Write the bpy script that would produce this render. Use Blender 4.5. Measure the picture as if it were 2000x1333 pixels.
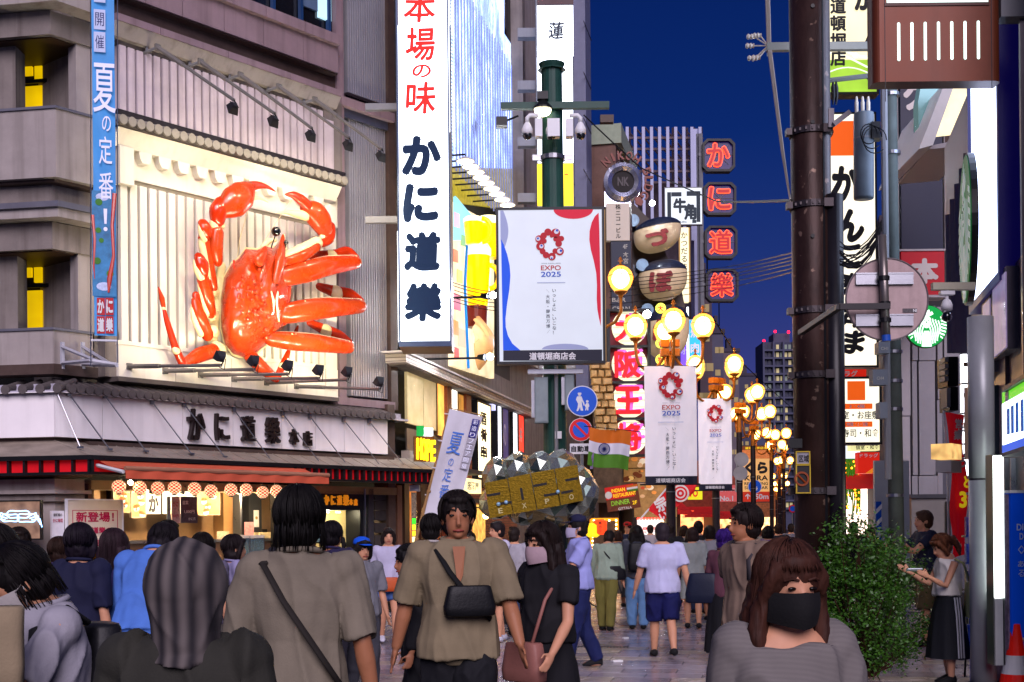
import bpy,bmesh,math,random
from mathutils import Vector,Matrix,noise
for _o in list(bpy.data.objects):bpy.data.objects.remove(_o)
SC=bpy.context.scene
COL=SC.collection
random.seed(7)
TMP=bpy.data.scenes.new('tmp');TVL=TMP.view_layers[0]
def baked(o):
    TMP.collection.objects.link(o);TVL.update();m=bpy.data.meshes.new_from_object(o.evaluated_get(TVL.depsgraph));bpy.data.objects.remove(o);return m
V=Vector
PI=math.pi

# ---------------------------------------------------------------- camera, sky, sun, exposure
FOC,ROLL,EYE=2500.0,0.0095,1.65
HX,HY=1000.0,1030.0
cam=bpy.data.cameras.new('camera')
cam.sensor_width=36.0;cam.lens=36.0*FOC/2000.0
cam.shift_y=(HY-666.5)/2000.0
cam.clip_start=0.05;cam.clip_end=3000
camo=bpy.data.objects.new('camera',cam);COL.objects.link(camo)
camo.matrix_world=Matrix.Translation((0,0,EYE))@Matrix.Rotation(PI/2,4,'X')@Matrix.Rotation(-ROLL,4,'Z')
SC.camera=camo

world=bpy.data.worlds.new('World');SC.world=world;world.use_nodes=True
nt=world.node_tree;nt.nodes.clear()
_out=nt.nodes.new('ShaderNodeOutputWorld');_bg=nt.nodes.new('ShaderNodeBackground')
_tc=nt.nodes.new('ShaderNodeTexCoord');_sp=nt.nodes.new('ShaderNodeSeparateXYZ');_rp=nt.nodes.new('ShaderNodeValToRGB')
nt.links.new(_tc.outputs['Generated'],_sp.inputs[0]);nt.links.new(_sp.outputs['Z'],_rp.inputs[0])
nt.links.new(_rp.outputs[0],_bg.inputs[0]);nt.links.new(_bg.outputs[0],_out.inputs[0])
el=_rp.color_ramp.elements
el[0].position=0.0;el[0].color=(0.034,0.030,0.150,1)
el[1].position=0.42;el[1].color=(0.0016,0.0125,0.100,1)
for p_,c_ in((0.11,(0.036,0.042,0.195,1)),(0.19,(0.012,0.030,0.165,1)),(0.29,(0.003,0.019,0.135,1))):
    e_=el.new(p_);e_.color=c_
_bg.inputs[1].default_value=1.0

sun=bpy.data.lights.new('city_glow','SUN');sun.energy=3.15;sun.angle=math.radians(40);sun.color=(0.98,0.86,0.99)
suno=bpy.data.objects.new('city_glow',sun);COL.objects.link(suno)
suno.rotation_euler=V((0.09,-0.82,0.50)).to_track_quat('Z','Y').to_euler()

SC.view_settings.view_transform='Standard';SC.view_settings.look='None'
SC.view_settings.exposure=0.18;SC.view_settings.gamma=1.0;SC.view_settings.use_curve_mapping=False
SC.render.engine='CYCLES'
SC.cycles.max_bounces=6;SC.cycles.diffuse_bounces=3;SC.cycles.glossy_bounces=3;SC.cycles.transparent_max_bounces=12
SC.cycles.sample_clamp_indirect=4.0;SC.cycles.use_light_tree=True

# ---------------------------------------------------------------- helpers
def ray(px,py):
    dx,dy=px-HX,py-HY
    return V(((dx-ROLL*dy)/FOC,1.0,-(dy+ROLL*dx)/FOC))
CAMP=V((0,0,EYE))
def P(px,py,Y):
    return CAMP+ray(px,py)*Y
def G(px,py,z=0.0):
    r=ray(px,py);return CAMP+r*((z-EYE)/r.z)

class Pl:
    def __init__(s,O,u,flip=False):
        s.u=V((u[0],u[1],0)).normalized();s.O=V((O[0],O[1],0));s.v=V((0,0,1))
        s.n=V((s.u.y,-s.u.x,0))*(-1 if flip else 1)
    def off(s,d):
        q=Pl(s.O+s.n*d,s.u);q.n=s.n.copy();return q
    def hit(s,px,py,d=0.0):
        r=ray(px,py);O=s.O+s.n*d
        t=(O-CAMP).dot(s.n)/r.dot(s.n)
        w=CAMP+r*t
        return((w-O).dot(s.u),w.z)
    def pt(s,a,z,d=0.0):
        w=s.O+s.u*a+s.n*d;w.z=z;return w
    def w(s,px,py,d=0.0):
        a,z=s.hit(px,py,d);return s.pt(a,z,d)
FR=lambda Y,u=(1,0):Pl((0,Y),u)

def lin(h):
    h=h.lstrip('#');o=[]
    for i in(0,2,4):
        c=int(h[i:i+2],16)/255;o.append(c/12.92 if c<=.04045 else((c+.055)/1.055)**2.4)
    return tuple(o)

_mats={}
def mat(name,col='#808080',rough=.6,metal=0.0,var=.14,scale=3.0,bump=0.0,bscale=60.0,emit=0.0,ecol=None,coat=0.0,stretch=None,alpha=1.0,grime=0.0,spec=.25):
    if name in _mats:return _mats[name]
    m=bpy.data.materials.new(name);m.use_nodes=True;_mats[name]=m
    c=lin(col)if isinstance(col,str)else col
    n=m.node_tree.nodes;L=m.node_tree.links.new
    b=n['Principled BSDF']
    b.inputs['Roughness'].default_value=rough;b.inputs['Metallic'].default_value=metal
    b.inputs['Coat Weight'].default_value=coat;b.inputs['Coat Roughness'].default_value=.12
    b.inputs['Specular IOR Level'].default_value=spec
    b.inputs['Alpha'].default_value=alpha
    b.inputs['Base Color'].default_value=(*c,1)
    if var or bump or grime:
        g=n.new('ShaderNodeNewGeometry');mp=n.new('ShaderNodeMapping');L(g.outputs['Position'],mp.inputs[0])
        if stretch:mp.inputs['Scale'].default_value=stretch
    if var:
        t=n.new('ShaderNodeTexNoise');t.inputs['Scale'].default_value=scale;t.inputs['Detail'].default_value=6;t.inputs['Roughness'].default_value=.65
        L(mp.outputs[0],t.inputs['Vector'])
        r=n.new('ShaderNodeMapRange');r.inputs[1].default_value=.3;r.inputs[2].default_value=.7
        r.inputs[3].default_value=1-var;r.inputs[4].default_value=1+var
        L(t.outputs[0],r.inputs[0])
        mx=n.new('ShaderNodeMix');mx.data_type='RGBA';mx.blend_type='MULTIPLY';mx.inputs[0].default_value=1
        mx.inputs[6].default_value=(*c,1);L(r.outputs[0],mx.inputs[7])
        last=mx.outputs[2]
        if grime:
            mp2=n.new('ShaderNodeMapping');L(g.outputs['Position'],mp2.inputs[0]);mp2.inputs['Scale'].default_value=(7,7,.35)
            t2=n.new('ShaderNodeTexNoise');t2.inputs['Scale'].default_value=1.0;t2.inputs['Detail'].default_value=8;L(mp2.outputs[0],t2.inputs['Vector'])
            r2=n.new('ShaderNodeMapRange');r2.inputs[1].default_value=.48;r2.inputs[2].default_value=.8;r2.inputs[3].default_value=0;r2.inputs[4].default_value=grime
            L(t2.outputs[0],r2.inputs[0])
            m2=n.new('ShaderNodeMix');m2.data_type='RGBA';L(r2.outputs[0],m2.inputs[0]);L(last,m2.inputs[6]);m2.inputs[7].default_value=(c[0]*.35,c[1]*.32,c[2]*.3,1)
            last=m2.outputs[2]
        L(last,b.inputs['Base Color'])
        r3=n.new('ShaderNodeMapRange');r3.inputs[3].default_value=max(.02,rough-.08);r3.inputs[4].default_value=min(1,rough+.08)
        L(t.outputs[0],r3.inputs[0]);L(r3.outputs[0],b.inputs['Roughness'])
    if bump:
        t3=n.new('ShaderNodeTexNoise');t3.inputs['Scale'].default_value=bscale;t3.inputs['Detail'].default_value=5;L(mp.outputs[0],t3.inputs['Vector'])
        bp=n.new('ShaderNodeBump');bp.inputs['Strength'].default_value=bump;bp.inputs['Distance'].default_value=.02
        L(t3.outputs[0],bp.inputs['Height']);L(bp.outputs[0],b.inputs['Normal'])
    if emit:
        e=lin(ecol)if isinstance(ecol,str)else(ecol or c)
        b.inputs['Emission Color'].default_value=(*e,1);b.inputs['Emission Strength'].default_value=emit
    return m
def glow(name,col,s,var=.06,base='#202020',scale=2.5):
    if name in _mats:return _mats[name]
    c=lin(col)if isinstance(col,str)else col
    m=mat(name,base,rough=.35,var=0)
    n=m.node_tree.nodes;L=m.node_tree.links.new;b=n['Principled BSDF']
    b.inputs['Base Color'].default_value=(c[0]*.5,c[1]*.5,c[2]*.5,1)
    b.inputs['Emission Color'].default_value=(*c,1)
    g=n.new('ShaderNodeNewGeometry');t=n.new('ShaderNodeTexNoise');t.inputs['Scale'].default_value=scale;t.inputs['Detail'].default_value=2
    L(g.outputs['Position'],t.inputs['Vector'])
    r=n.new('ShaderNodeMapRange');r.inputs[1].default_value=.3;r.inputs[2].default_value=.7;r.inputs[3].default_value=s*(1-var);r.inputs[4].default_value=s*(1+var)
    L(t.outputs[0],r.inputs[0]);L(r.outputs[0],b.inputs['Emission Strength'])
    return m

def origin_of(o):
    w=V((0,0,0))
    while o is not None:
        w=w+V(o.location);o=o.parent
    return w

class B:
    def __init__(s):s.v=[];s.f=[];s.m=[];s.mi=0;s.sm=[];s.smooth=False
    def add(s,vs,fs):
        k=len(s.v);s.v+=[V(x)for x in vs];s.f+=[tuple(k+i for i in f)for f in fs]
        s.m+=[s.mi]*len(fs);s.sm+=[s.smooth]*len(fs);return s
    def box(s,c,sx,sy,sz,ux=V((1,0,0)),uy=V((0,1,0)),uz=V((0,0,1))):
        c=V(c);vs=[c+ux*(sx*.5*i)+uy*(sy*.5*j)+uz*(sz*.5*k)for i in(-1,1)for j in(-1,1)for k in(-1,1)]
        return s.add(vs,[(0,1,3,2),(4,6,7,5),(0,4,5,1),(2,3,7,6),(0,2,6,4),(1,5,7,3)])
    def pb(s,pl,a0,a1,z0,z1,d0,d1):
        a=(a0+a1)/2
        return s.box(pl.pt(a,(z0+z1)/2,(d0+d1)/2),abs(a1-a0),abs(d1-d0),abs(z1-z0),pl.u,pl.n,pl.v)
    def prism(s,pts,dv,both=True):
        n=len(pts);pts=[V(p)for p in pts];dv=V(dv)
        fs=[tuple(range(n)),tuple(range(2*n-1,n-1,-1))]
        fs+=[(i,n+i,n+(i+1)%n,(i+1)%n)for i in range(n)]
        return s.add(pts+[p+dv for p in pts],fs)
    def quad(s,a,b,c,d):return s.add([a,b,c,d],[(0,1,2,3)])
    def poly(s,pts):return s.add(pts,[tuple(range(len(pts)))])
    def tube(s,pts,r,n=8,cap=True,ry=None,up=None):
        pts=[V(p)for p in pts];k=len(pts);R=r if isinstance(r,(list,tuple))else[r]*k
        RY=ry if isinstance(ry,(list,tuple))else([ry]*k if ry else R)
        vs=[];x=None
        for i,p in enumerate(pts):
            t=(pts[min(i+1,k-1)]-pts[max(i-1,0)]).normalized()
            if up is not None:x=t.cross(V(up))
            elif x is None:x=t.cross(V((0,0,1))if abs(t.z)<.95 else V((1,0,0)))
            else:x=x-t*x.dot(t)
            if x.length<1e-6:x=t.orthogonal()
            x.normalize();y=x.cross(t)
            for j in range(n):
                q=2*PI*j/n;vs.append(p+x*(R[i]*math.cos(q))+y*(RY[i]*math.sin(q)))
        fs=[(i*n+j,i*n+(j+1)%n,(i+1)*n+(j+1)%n,(i+1)*n+j)for i in range(k-1)for j in range(n)]
        if cap:fs+=[tuple(range(n-1,-1,-1)),tuple((k-1)*n+j for j in range(n))]
        return s.add(vs,fs)
    def cyl(s,p0,p1,r0,r1=None,n=12):return s.tube([p0,p1],[r0,r0 if r1 is None else r1],n)
    def disc(s,c,nrm,r,th,n=24,ry=None):
        nrm=V(nrm).normalized();return s.tube([V(c),V(c)+nrm*th],[r,r],n,True,[ry or r]*2,(0,0,1)if ry else None)
    def lathe(s,c,prof,n=16,axis=V((0,0,1))):
        x=axis.orthogonal().normalized()if abs(axis.z)<.99 else V((1,0,0));y=axis.cross(x);c=V(c)
        vs=[c+axis*h+(x*math.cos(2*PI*j/n)+y*math.sin(2*PI*j/n))*r for r,h in prof for j in range(n)]
        k=len(prof)
        fs=[(i*n+j,i*n+(j+1)%n,(i+1)*n+(j+1)%n,(i+1)*n+j)for i in range(k-1)for j in range(n)]
        fs+=[tuple(range(n-1,-1,-1)),tuple((k-1)*n+j for j in range(n))]
        return s.add(vs,fs)
    def ball(s,c,rx,ry=None,rz=None,nu=14,nv=9,M=None):
        ry=ry or rx;rz=rz or rx;c=V(c);vs=[V((0,0,-rz))]
        for i in range(1,nv):
            t=-PI/2+PI*i/nv
            for j in range(nu):
                q=2*PI*j/nu;vs.append(V((rx*math.cos(t)*math.cos(q),ry*math.cos(t)*math.sin(q),rz*math.sin(t))))
        vs.append(V((0,0,rz)))
        if M is not None:vs=[M@x for x in vs]
        vs=[c+x for x in vs];fs=[(0,1+(j+1)%nu,1+j)for j in range(nu)]
        for i in range(nv-2):
            a=1+i*nu;b=a+nu
            fs+=[(a+j,a+(j+1)%nu,b+(j+1)%nu,b+j)for j in range(nu)]
        l=len(vs)-1;a=1+(nv-2)*nu
        fs+=[(l,a+j,a+(j+1)%nu)for j in range(nu)]
        return s.add(vs,fs)
    def sheet(s,fn,nu,nv):
        vs=[fn(i/nu,j/nv)for j in range(nv+1)for i in range(nu+1)];w=nu+1
        return s.add(vs,[(j*w+i,j*w+i+1,(j+1)*w+i+1,(j+1)*w+i)for j in range(nv)for i in range(nu)])
    def build(s,name,mats,parent=None,at=None,kind=None,label=None,smooth=None,fix=True):
        mats=mats if isinstance(mats,(list,tuple))else[mats]
        base=origin_of(parent)if parent is not None else V((0,0,0))
        at=V(at)if at is not None else base
        me=bpy.data.meshes.new(name);me.from_pydata([x-at for x in s.v],[],s.f)
        for m in mats:me.materials.append(m)
        if len(mats)>1:me.polygons.foreach_set('material_index',s.m)
        me.polygons.foreach_set('use_smooth',[True]*len(s.f)if smooth else s.sm)
        if fix:
            bm=bmesh.new();bm.from_mesh(me);bmesh.ops.recalc_face_normals(bm,faces=bm.faces);bm.to_mesh(me);bm.free()
        me.update()
        o=bpy.data.objects.new(name,me);COL.objects.link(o)
        if parent is not None:o.parent=parent
        o.location=at-base
        if kind:o['kind']=kind
        if label:o['label']=label
        return o

def thing(name,label,cat,loc,group=None):
    o=bpy.data.objects.new(name,None);COL.objects.link(o);o.location=loc;o.empty_display_size=.2
    o['label']=label;o['category']=cat
    if group:o['group']=group
    return o
def tag(o,label,cat,group=None):
    o['label']=label;o['category']=cat
    if group:o['group']=group
    return o
def piece(src,loc,parent=None,rot=None,sc=None):
    c=src.copy();COL.objects.link(c)
    c.parent=parent if parent is not None else src.parent
    c.location=V(loc)-(origin_of(c.parent)if c.parent else V((0,0,0)))
    if rot is not None:c.rotation_euler=rot
    if sc is not None:c.scale=sc
    return c
def kids(o):return[c for c in COL.objects if c.parent==o]
def dup(o,loc=None,label=None,parent=None,rz=None,sc=None,group=None,_t=None):
    tree=_t or{}
    if not _t:
        for c in COL.objects:
            if c.parent is not None:tree.setdefault(c.parent.name,[]).append(c)
    c=o.copy();COL.objects.link(c)
    if parent is not None:c.parent=parent
    if loc is not None:c.location=loc
    if label:c['label']=label
    if group:c['group']=group
    if rz is not None:c.rotation_euler=(0,0,rz)
    if sc is not None:c.scale=(sc,sc,sc)if not isinstance(sc,(tuple,list))else sc
    for ch in tree.get(o.name,[]):dup(ch,parent=c,_t=tree)
    return c

# ---- lettering: the built-in font turned into thin solid meshes
_fc={}
def glyphs(s,bold=0.0,shear=0.0,res=4):
    k=(s,bold,shear,res)
    if k in _fc:return _fc[k]
    cu=bpy.data.curves.new('t','FONT');cu.body=s;cu.offset=bold;cu.shear=shear;cu.resolution_u=res
    me=baked(bpy.data.objects.new('t',cu))
    vs=[(v.co.x,v.co.y)for v in me.vertices];fs=[tuple(p.vertices)for p in me.polygons]
    bpy.data.curves.remove(cu);bpy.data.meshes.remove(me)
    _fc[k]=(vs,fs);return _fc[k]
def tx(b,s,c,u,v,w=None,h=None,bold=0.0,shear=0.0,solid=0.0,lift=0.0,wob=0.0,rot=0.0,res=4,nat=None):
    """text s centred at c in the directions u, v, fitted to w x h (either may be left out)"""
    if bold>.018:
        kk=dict(w=w,h=h,shear=shear,solid=solid,wob=wob,rot=rot,res=res,nat=nat)
        vs,_=glyphs(s,0,shear,res)
        if not vs:return b
        X_=max(p[0]for p in vs)-min(p[0]for p in vs);Y_=max(p[1]for p in vs)-min(p[1]for p in vs)
        if nat:sx=sy=nat
        else:sx=(w/X_)if w else h/Y_;sy=(h/Y_)if h else sx
        sh=1-2*bold
        if not nat:
            if w:kk['w']=w*(X_)/(X_+2*bold)
            if h:kk['h']=h*(Y_)/(Y_+2*bold)
        n_=8 if bold>.03 else 5
        for i in range(n_):
            q=2*PI*i/n_
            tx(b,s,V(c)+u*(bold*sx*math.cos(q))+v*(bold*sy*math.sin(q)),u,v,lift=lift+.0006*i,bold=0,**kk)
        return b
    vs,fs=glyphs(s,bold,shear,res)
    if not vs:return b
    x0=min(p[0]for p in vs);x1=max(p[0]for p in vs);y0=min(p[1]for p in vs);y1=max(p[1]for p in vs)
    if nat:kx=ky=nat;x0=0;x1=1;y0=-.12;y1=.88
    else:
        kx=(w/(x1-x0))if w else None;ky=(h/max(y1-y0,1e-4))if h else None
        kx=kx or ky;ky=ky or kx
    n=u.cross(v);c=V(c);out=[]
    ca,sa=math.cos(rot),math.sin(rot)
    for x,y in vs:
        X=(x-(x0+x1)/2)*kx;Y=(y-(y0+y1)/2)*ky
        if wob:X+=wob*math.sin(Y*9/(ky)+x*3);Y+=wob*math.sin(x*7+1)
        X,Y=X*ca-Y*sa,X*sa+Y*ca
        out.append(c+u*X+v*Y+n*lift)
    if not solid:return b.add(out,fs)
    k=len(out);ed={}
    for f in fs:
        for i in range(len(f)):
            e=(f[i],f[(i+1)%len(f)]);ed[e]=1
    side=[(a,bb,bb+k,a+k)for a,bb in ed if(bb,a)not in ed]
    return b.add(out+[p+n*solid for p in out],[tuple(reversed(f))for f in fs]+[tuple(i+k for i in f)for f in fs]+side)
def vtx(b,s,c,u,v,size,pitch,**k):
    for i,ch in enumerate(s):
        if ch!=' ':tx(b,ch,V(c)-v*(pitch*(i+.5)),u,v,nat=size,**k)
    return b
# ================================================================ CRAB RESTAURANT (left)
M_=mat
conc=mat('concrete_panel','#9c938f',rough=.75,var=.13,scale=1.6,bump=.15,bscale=90,grime=.6)
concd=mat('concrete_beam','#7d746f',rough=.8,var=.18,scale=2.2,bump=.2,bscale=70,grime=.75)
capst=mat('coping_metal','#6b6a74',rough=.45,metal=.3,var=.12)
panelp=mat('stone_panel','#877278',rough=.6,var=.1,scale=2.5,bump=.06,bscale=120,grime=.5)
whitew=mat('white_cladding','#e6dfd0',rough=.55,var=.06,scale=1.2,grime=.22)
fasc=mat('white_fascia','#ece6e6',rough=.5,var=.06,scale=1.1,grime=.18)
finp=mat('louver_paint','#c4b6bc',rough=.5,var=.1,grime=.45)
finm=mat('louver_metal','#a3a2aa',rough=.35,metal=.35,var=.08)
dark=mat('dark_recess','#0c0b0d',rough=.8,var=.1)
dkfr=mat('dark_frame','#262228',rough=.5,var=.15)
tilem=mat('roof_tile_grey','#57504f',rough=.62,var=.2,scale=9,bump=.15,bscale=60)
tilel=mat('roof_tile_pale','#8e8880',rough=.6,var=.15,scale=9)
plast=mat('eave_plaster','#a9a5b2',rough=.8,var=.3,scale=14)
roofs=mat('canopy_sheet','#93877b',rough=.55,metal=.25,var=.25,scale=2.5,stretch=(1,1,4),bump=.1,bscale=25)
redp=mat('red_panel','#c1101c',rough=.4,var=.1,emit=.18,ecol='#d01018')
awnm=mat('awning_cloth','#c4573c',rough=.75,var=.08,scale=3,bump=.05,bscale=200)
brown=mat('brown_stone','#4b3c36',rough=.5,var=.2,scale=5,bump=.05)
steel=mat('brushed_steel','#8f9095',rough=.3,metal=.9,var=.08)
greym=mat('grey_paint','#77787c',rough=.5,var=.1,grime=.3)
blackm=mat('black_paint','#121214',rough=.4,var=.1)
whitem=mat('white_paint','#d6d6d8',rough=.4,var=.05)
yelw=glow('yellow_window','#ffcf00',.62,.15)
warmw=glow('cream_shop_wall','#ffe6a6',.55,.12)
glassd=mat('dark_glass','#10141c',rough=.08,var=0,spec=.8)
wood=mat('dark_wood','#3a2518',rough=.5,var=.3,scale=4,stretch=(8,8,.6))
inkd=mat('ink_black','#17151a',rough=.5,var=0)

K=Pl((-7.14,20.0),(0.634,0.773));WD=V((-.985,.17,0)).normalized();WN=V((-.17,-.985,0)).normalized()
CO=K.O.copy()
def corner(dK,dW):
    a,b,c,d=K.n.x,K.n.y,WN.x,WN.y;det=a*d-b*c
    return V(((dK*d-b*dW)/det,(a*dW-c*dK)/det,0))+CO
def band(b,z0,z1,dK,dW=None,left=2.2,aR=1.0,t=.35):
    dW=dK if dW is None else dW
    c,ci=corner(dK,dW),corner(dK-t,dW-t)
    pts=[c+WD*left,c,K.pt(aR,0,dK),K.pt(aR,0,dK-t),ci,ci+WD*left]
    return b.prism([V((p.x,p.y,z0))for p in pts],(0,0,z1-z0))
def zc(y,d=0.0):return K.hit(107,y,d)[1]
def aK(x,y=500,d=0.0):return K.hit(x,y,d)[0]
def ks(b,x0,x1,yt,yb,d0,d1):
    a0,zt=K.hit(x0,yt,d1);zb=K.hit(x0,yb,d1)[1];a1=K.hit(x1,(yt+yb)/2,d1)[0]
    return b.pb(K,a0,a1,zb,zt,d0,d1)

KB=thing('restaurant_building','pink grey concrete restaurant block with white louvred sign bay and tiled eaves','building',K.pt(3.5,0,-2))
A_R=aK(770);A_P=aK(178,300)
# carcass
b=B();
c0,c1=corner(-1.6,-1.6),K.pt(A_R,0,-.35)
b.prism([c0+WD*3,c0,K.pt(A_R,0,-1.6),K.pt(A_R,0,-6),c0+WD*3+V((0,6,0))],(0,0,16));b.build('building_core',dark,KB)
b=B();b.pb(K,A_P-.1,A_R-.05,3.3,16,-1.6,-.3);b.build('wall',concd,KB)
# left stack of slabs, beams and balconies
def bpart(name,yt,yb,dK,dW,m,aR=None,t=.35):
    b=B();band(b,zc(yb),zc(yt),dK,dW,2.2,A_P if aR is None else aR,t);return b.build(name,m,KB)
bpart('floor_slab',-40,24,.42,.34,conc);bpart('beam',26,72,.05,.05,concd)
bpart('balcony_wall',226,357,.32,.26,conc);bpart('coping',221,226,.35,.29,capst)
bpart('beam',363,405,.02,.02,concd);bpart('coping',405,416,.42,.34,capst);bpart('floor_slab',416,434,.36,.28,conc)
bpart('beam',436,488,.04,.04,concd);bpart('balcony_wall',645,713,.0,.0,conc);bpart('coping',640,645,.03,.03,capst)
bpart('ledge',713,733,.14,.14,brown);
bpart('soffit',357,362,.2,.16,brown)
# cavities: back rooms coloured near black for their shade, lit panes, piers
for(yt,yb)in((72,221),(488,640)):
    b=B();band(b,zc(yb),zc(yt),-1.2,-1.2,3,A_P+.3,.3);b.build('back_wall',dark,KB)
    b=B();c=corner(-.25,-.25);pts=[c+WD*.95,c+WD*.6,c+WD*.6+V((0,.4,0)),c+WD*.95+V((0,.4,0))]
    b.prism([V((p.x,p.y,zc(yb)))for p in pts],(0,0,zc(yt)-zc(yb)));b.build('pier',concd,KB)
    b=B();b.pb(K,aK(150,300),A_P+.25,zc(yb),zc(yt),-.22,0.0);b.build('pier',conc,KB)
    b=B();band(b,zc(yt)-.02,zc(yt)+.05,-.05,-.05,2,A_P,1.4);b.build('soffit',wood,KB)
wp=Pl(corner(-1.15,-1.15),-WD)
for(x0,y0,x1,y1)in((34,172,84,219),(34,107,42,131),(48,117,64,148),(69,131,84,162),(33,570,84,640),(33,507,42,532),(48,513,63,542),(68,520,83,552)):
    a0,z1=wp.hit(x0,y0);a1,z0=wp.hit(x1,y1)
    b=B();b.pb(wp,a0,a1,z0,z1,-.02,.03);p=b.build('window_pane',yelw,KB)
b=B()
for(y,x0,x1)in((165,30,100),(100,30,100),(562,30,100),(498,30,100)):
    a0,z=wp.hit(x0,y);a1,_=wp.hit(x1,y);b.pb(wp,a0,a1,z-.03,z+.03,.03,.08)
b.build('window_frame',blackm,KB)

# upper facade
XE=662
def kp(name,x0,x1,yt,yb,d0,d1,m,**k):
    b=B();ks(b,x0,x1,yt,yb,d0,d1);return b.build(name,m,KB,**k)
def kseam(name,y0,x0,joints,x1,yt,yb,d0,d1,m):
    a0,zt=K.hit(x0,yt,d1);zb=K.hit(x0,yb,d1)[1];xs=[x0]+joints+[x1]
    for i in range(len(xs)-1):
        b=B();b.pb(K,aK(xs[i],y0,d1)+.006,aK(xs[i+1],y0,d1)-.006,zb,zt,d0,d1);b.build(name,m,KB)
kp('window_band',440,XE,-150,-18,-.3,-.12,glassd)
for xa in(532,586,640):kp('window_frame',xa,xa+6,-140,60,-.1,-.02,mat('blue_frame','#1d3a63',rough=.4))
b=B();a0,zt=K.hit(624,-20,-.05);a1,zb=K.hit(648,42,-.05);b.pb(K,a0,a1,zb,zt,-.12,-.06);b.build('window_pane',glow('lit_pane','#bfe8ff',1.0),KB)
b=B();a0,zt=K.hit(592,-40,-.05);a1,zb=K.hit(622,22,-.05);b.pb(K,a0,a1,zb,zt,-.12,-.07);b.build('blind',mat('blind','#566a84',rough=.6),KB)
kseam('sill_panel',20,228,[300,380,455,520,596],XE+3,-103,-80,-.3,.26,panelp)
kseam('facade_panel',60,228,[285,357,438,515,592],XE-2,-79,-14,-.3,.16,panelp)
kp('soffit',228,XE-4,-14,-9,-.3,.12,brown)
kp('wall',228,XE-6,-9,24,-.3,-.05,brown)  # recessed band given a dark colour for its shade
kseam('ledge_panel',60,228,[314,446,566],668,24,38,-.3,.30,panelp)
b=B();a0,zt=K.hit(228,38,.3);zb=K.hit(228,62,.3)[1];a1=aK(668,190,.3)
b.prism([K.pt(a0,zt,.28),K.pt(a0,zb,.14),K.pt(a0,zb,-.3),K.pt(a0,zt,-.3)],K.u*(a1-a0));b.build('cornice',conc,KB)
kp('soffit_beam',228,640,62,84,-.3,.02,concd)
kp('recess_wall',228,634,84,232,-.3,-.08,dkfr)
def fins(x0,x1,n,yt,yb,d0,d1,frac,m,name='louver_fin'):
    a0,zt=K.hit(x0,yt,d1);zb=K.hit(x0,yb,d1)[1];a1=aK(x1,(yt+yb)/2,d1);st=(a1-a0)/n;first=None
    for i in range(n):
        a=a0+st*(i+.5)
        if first is None:
            b=B();b.pb(K,a-st*frac/2,a+st*frac/2,zb,zt,d0,d1);first=b.build(name,m,KB,at=K.pt(a,zb,d0))
        else:piece(first,K.pt(a,zb,d0))
fins(231,632,27,86,224,-.08,.06,.72,finp)
kp('pier',633,668,190,345,-.3,.04,concd)
kp('pier_panel',634,652,232,332,.04,.07,finp)
# tiled eave above the crab
kp('eave_board',231,674,212,222,-.1,.3,dkfr)
def tiles(xa,ya,xb,yb,n,d0,d1,rise,r,m,name='roof_tile'):
    a0,z0=K.hit(xa,ya,d1);a1,z1=K.hit(xb,yb,d1);z=(z0+z1)/2;first=None
    for i in range(n):
        a=a0+(a1-a0)*i/(n-1)
        if first is None:
            b=B();b.smooth=True
            b.tube([K.pt(a,z+rise,d0),K.pt(a,z,d1-.02)],[r*.9,r],12,False);b.smooth=False
            b.disc(K.pt(a,z,d1-.03),K.n,r*1.06,.04,14);first=b.build(name,m,KB,at=K.pt(a,z,d1))
        else:piece(first,K.pt(a,z+random.uniform(-.004,.004),d1))
    return a0,a1,z
t0,t1,tz=tiles(241,233,673,353,30,.02,.42,.12,.075,tilel)
b=B();b.prism([K.pt(t0-.1,tz+.14,0),K.pt(t0-.1,tz-.02,.36),K.pt(t0-.1,tz-.08,.36),K.pt(t0-.1,tz-.08,0)],K.u*(t1-t0+.2));b.build('eave_roof',tilem,KB)
# white sign bay behind the crab
b=B();a0,zt=K.hit(231,247,.3);zb=K.hit(231,278,.3)[1];a1=aK(668,370,.3)
b.prism([K.pt(a0,zt,.3),K.pt(a0,zb,.12),K.pt(a0,zb,-.2),K.pt(a0,zt,-.2)],K.u*(a1-a0));b.build('bay_cornice',whitew,KB)
kp('bay_frieze',231,660,278,345,-.2,-.02,whitew)
b0=None
for i in range(11):
    f=i/10;a0,z0=K.hit(284,302,.12);a1,z1=K.hit(622,388,.12);a=a0+(a1-a0)*f;z=z0
    if b0 is None:
        b=B();w=.13
        b.prism([K.pt(a-w,z+.03,-.02),K.pt(a+w,z+.03,-.02),K.pt(a+w*.8,z-.1,-.02),K.pt(a+w*.45,z-.16,-.02),K.pt(a-w*.45,z-.16,-.02),K.pt(a-w*.8,z-.1,-.02)],K.n*.15)
        b0=b.build('corbel',whitew,KB,at=K.pt(a,z,0))
    else:piece(b0,K.pt(a,z,0))
kp('bay_post',234,262,283,357,-.02,.16,whitew)
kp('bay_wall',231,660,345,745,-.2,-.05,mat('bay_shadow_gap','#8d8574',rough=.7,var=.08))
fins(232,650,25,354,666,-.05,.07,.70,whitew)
kp('bay_rail',231,640,664,672,-.05,.12,whitew)
kseam('bay_panel',700,231,[343,452,560],660,672,735,-.2,.1,whitew)
kp('bay_post',634,657,400,760,-.05,.13,whitew)
kp('ledge',231,662,735,744,-.2,.22,mat('bay_ledge','#5a524e',rough=.6,var=.2))
kp('corner_post',205,231,640,735,-.3,.04,concd)
kp('wall',178,231,20,735,-.3,-.12,concd)
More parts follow.
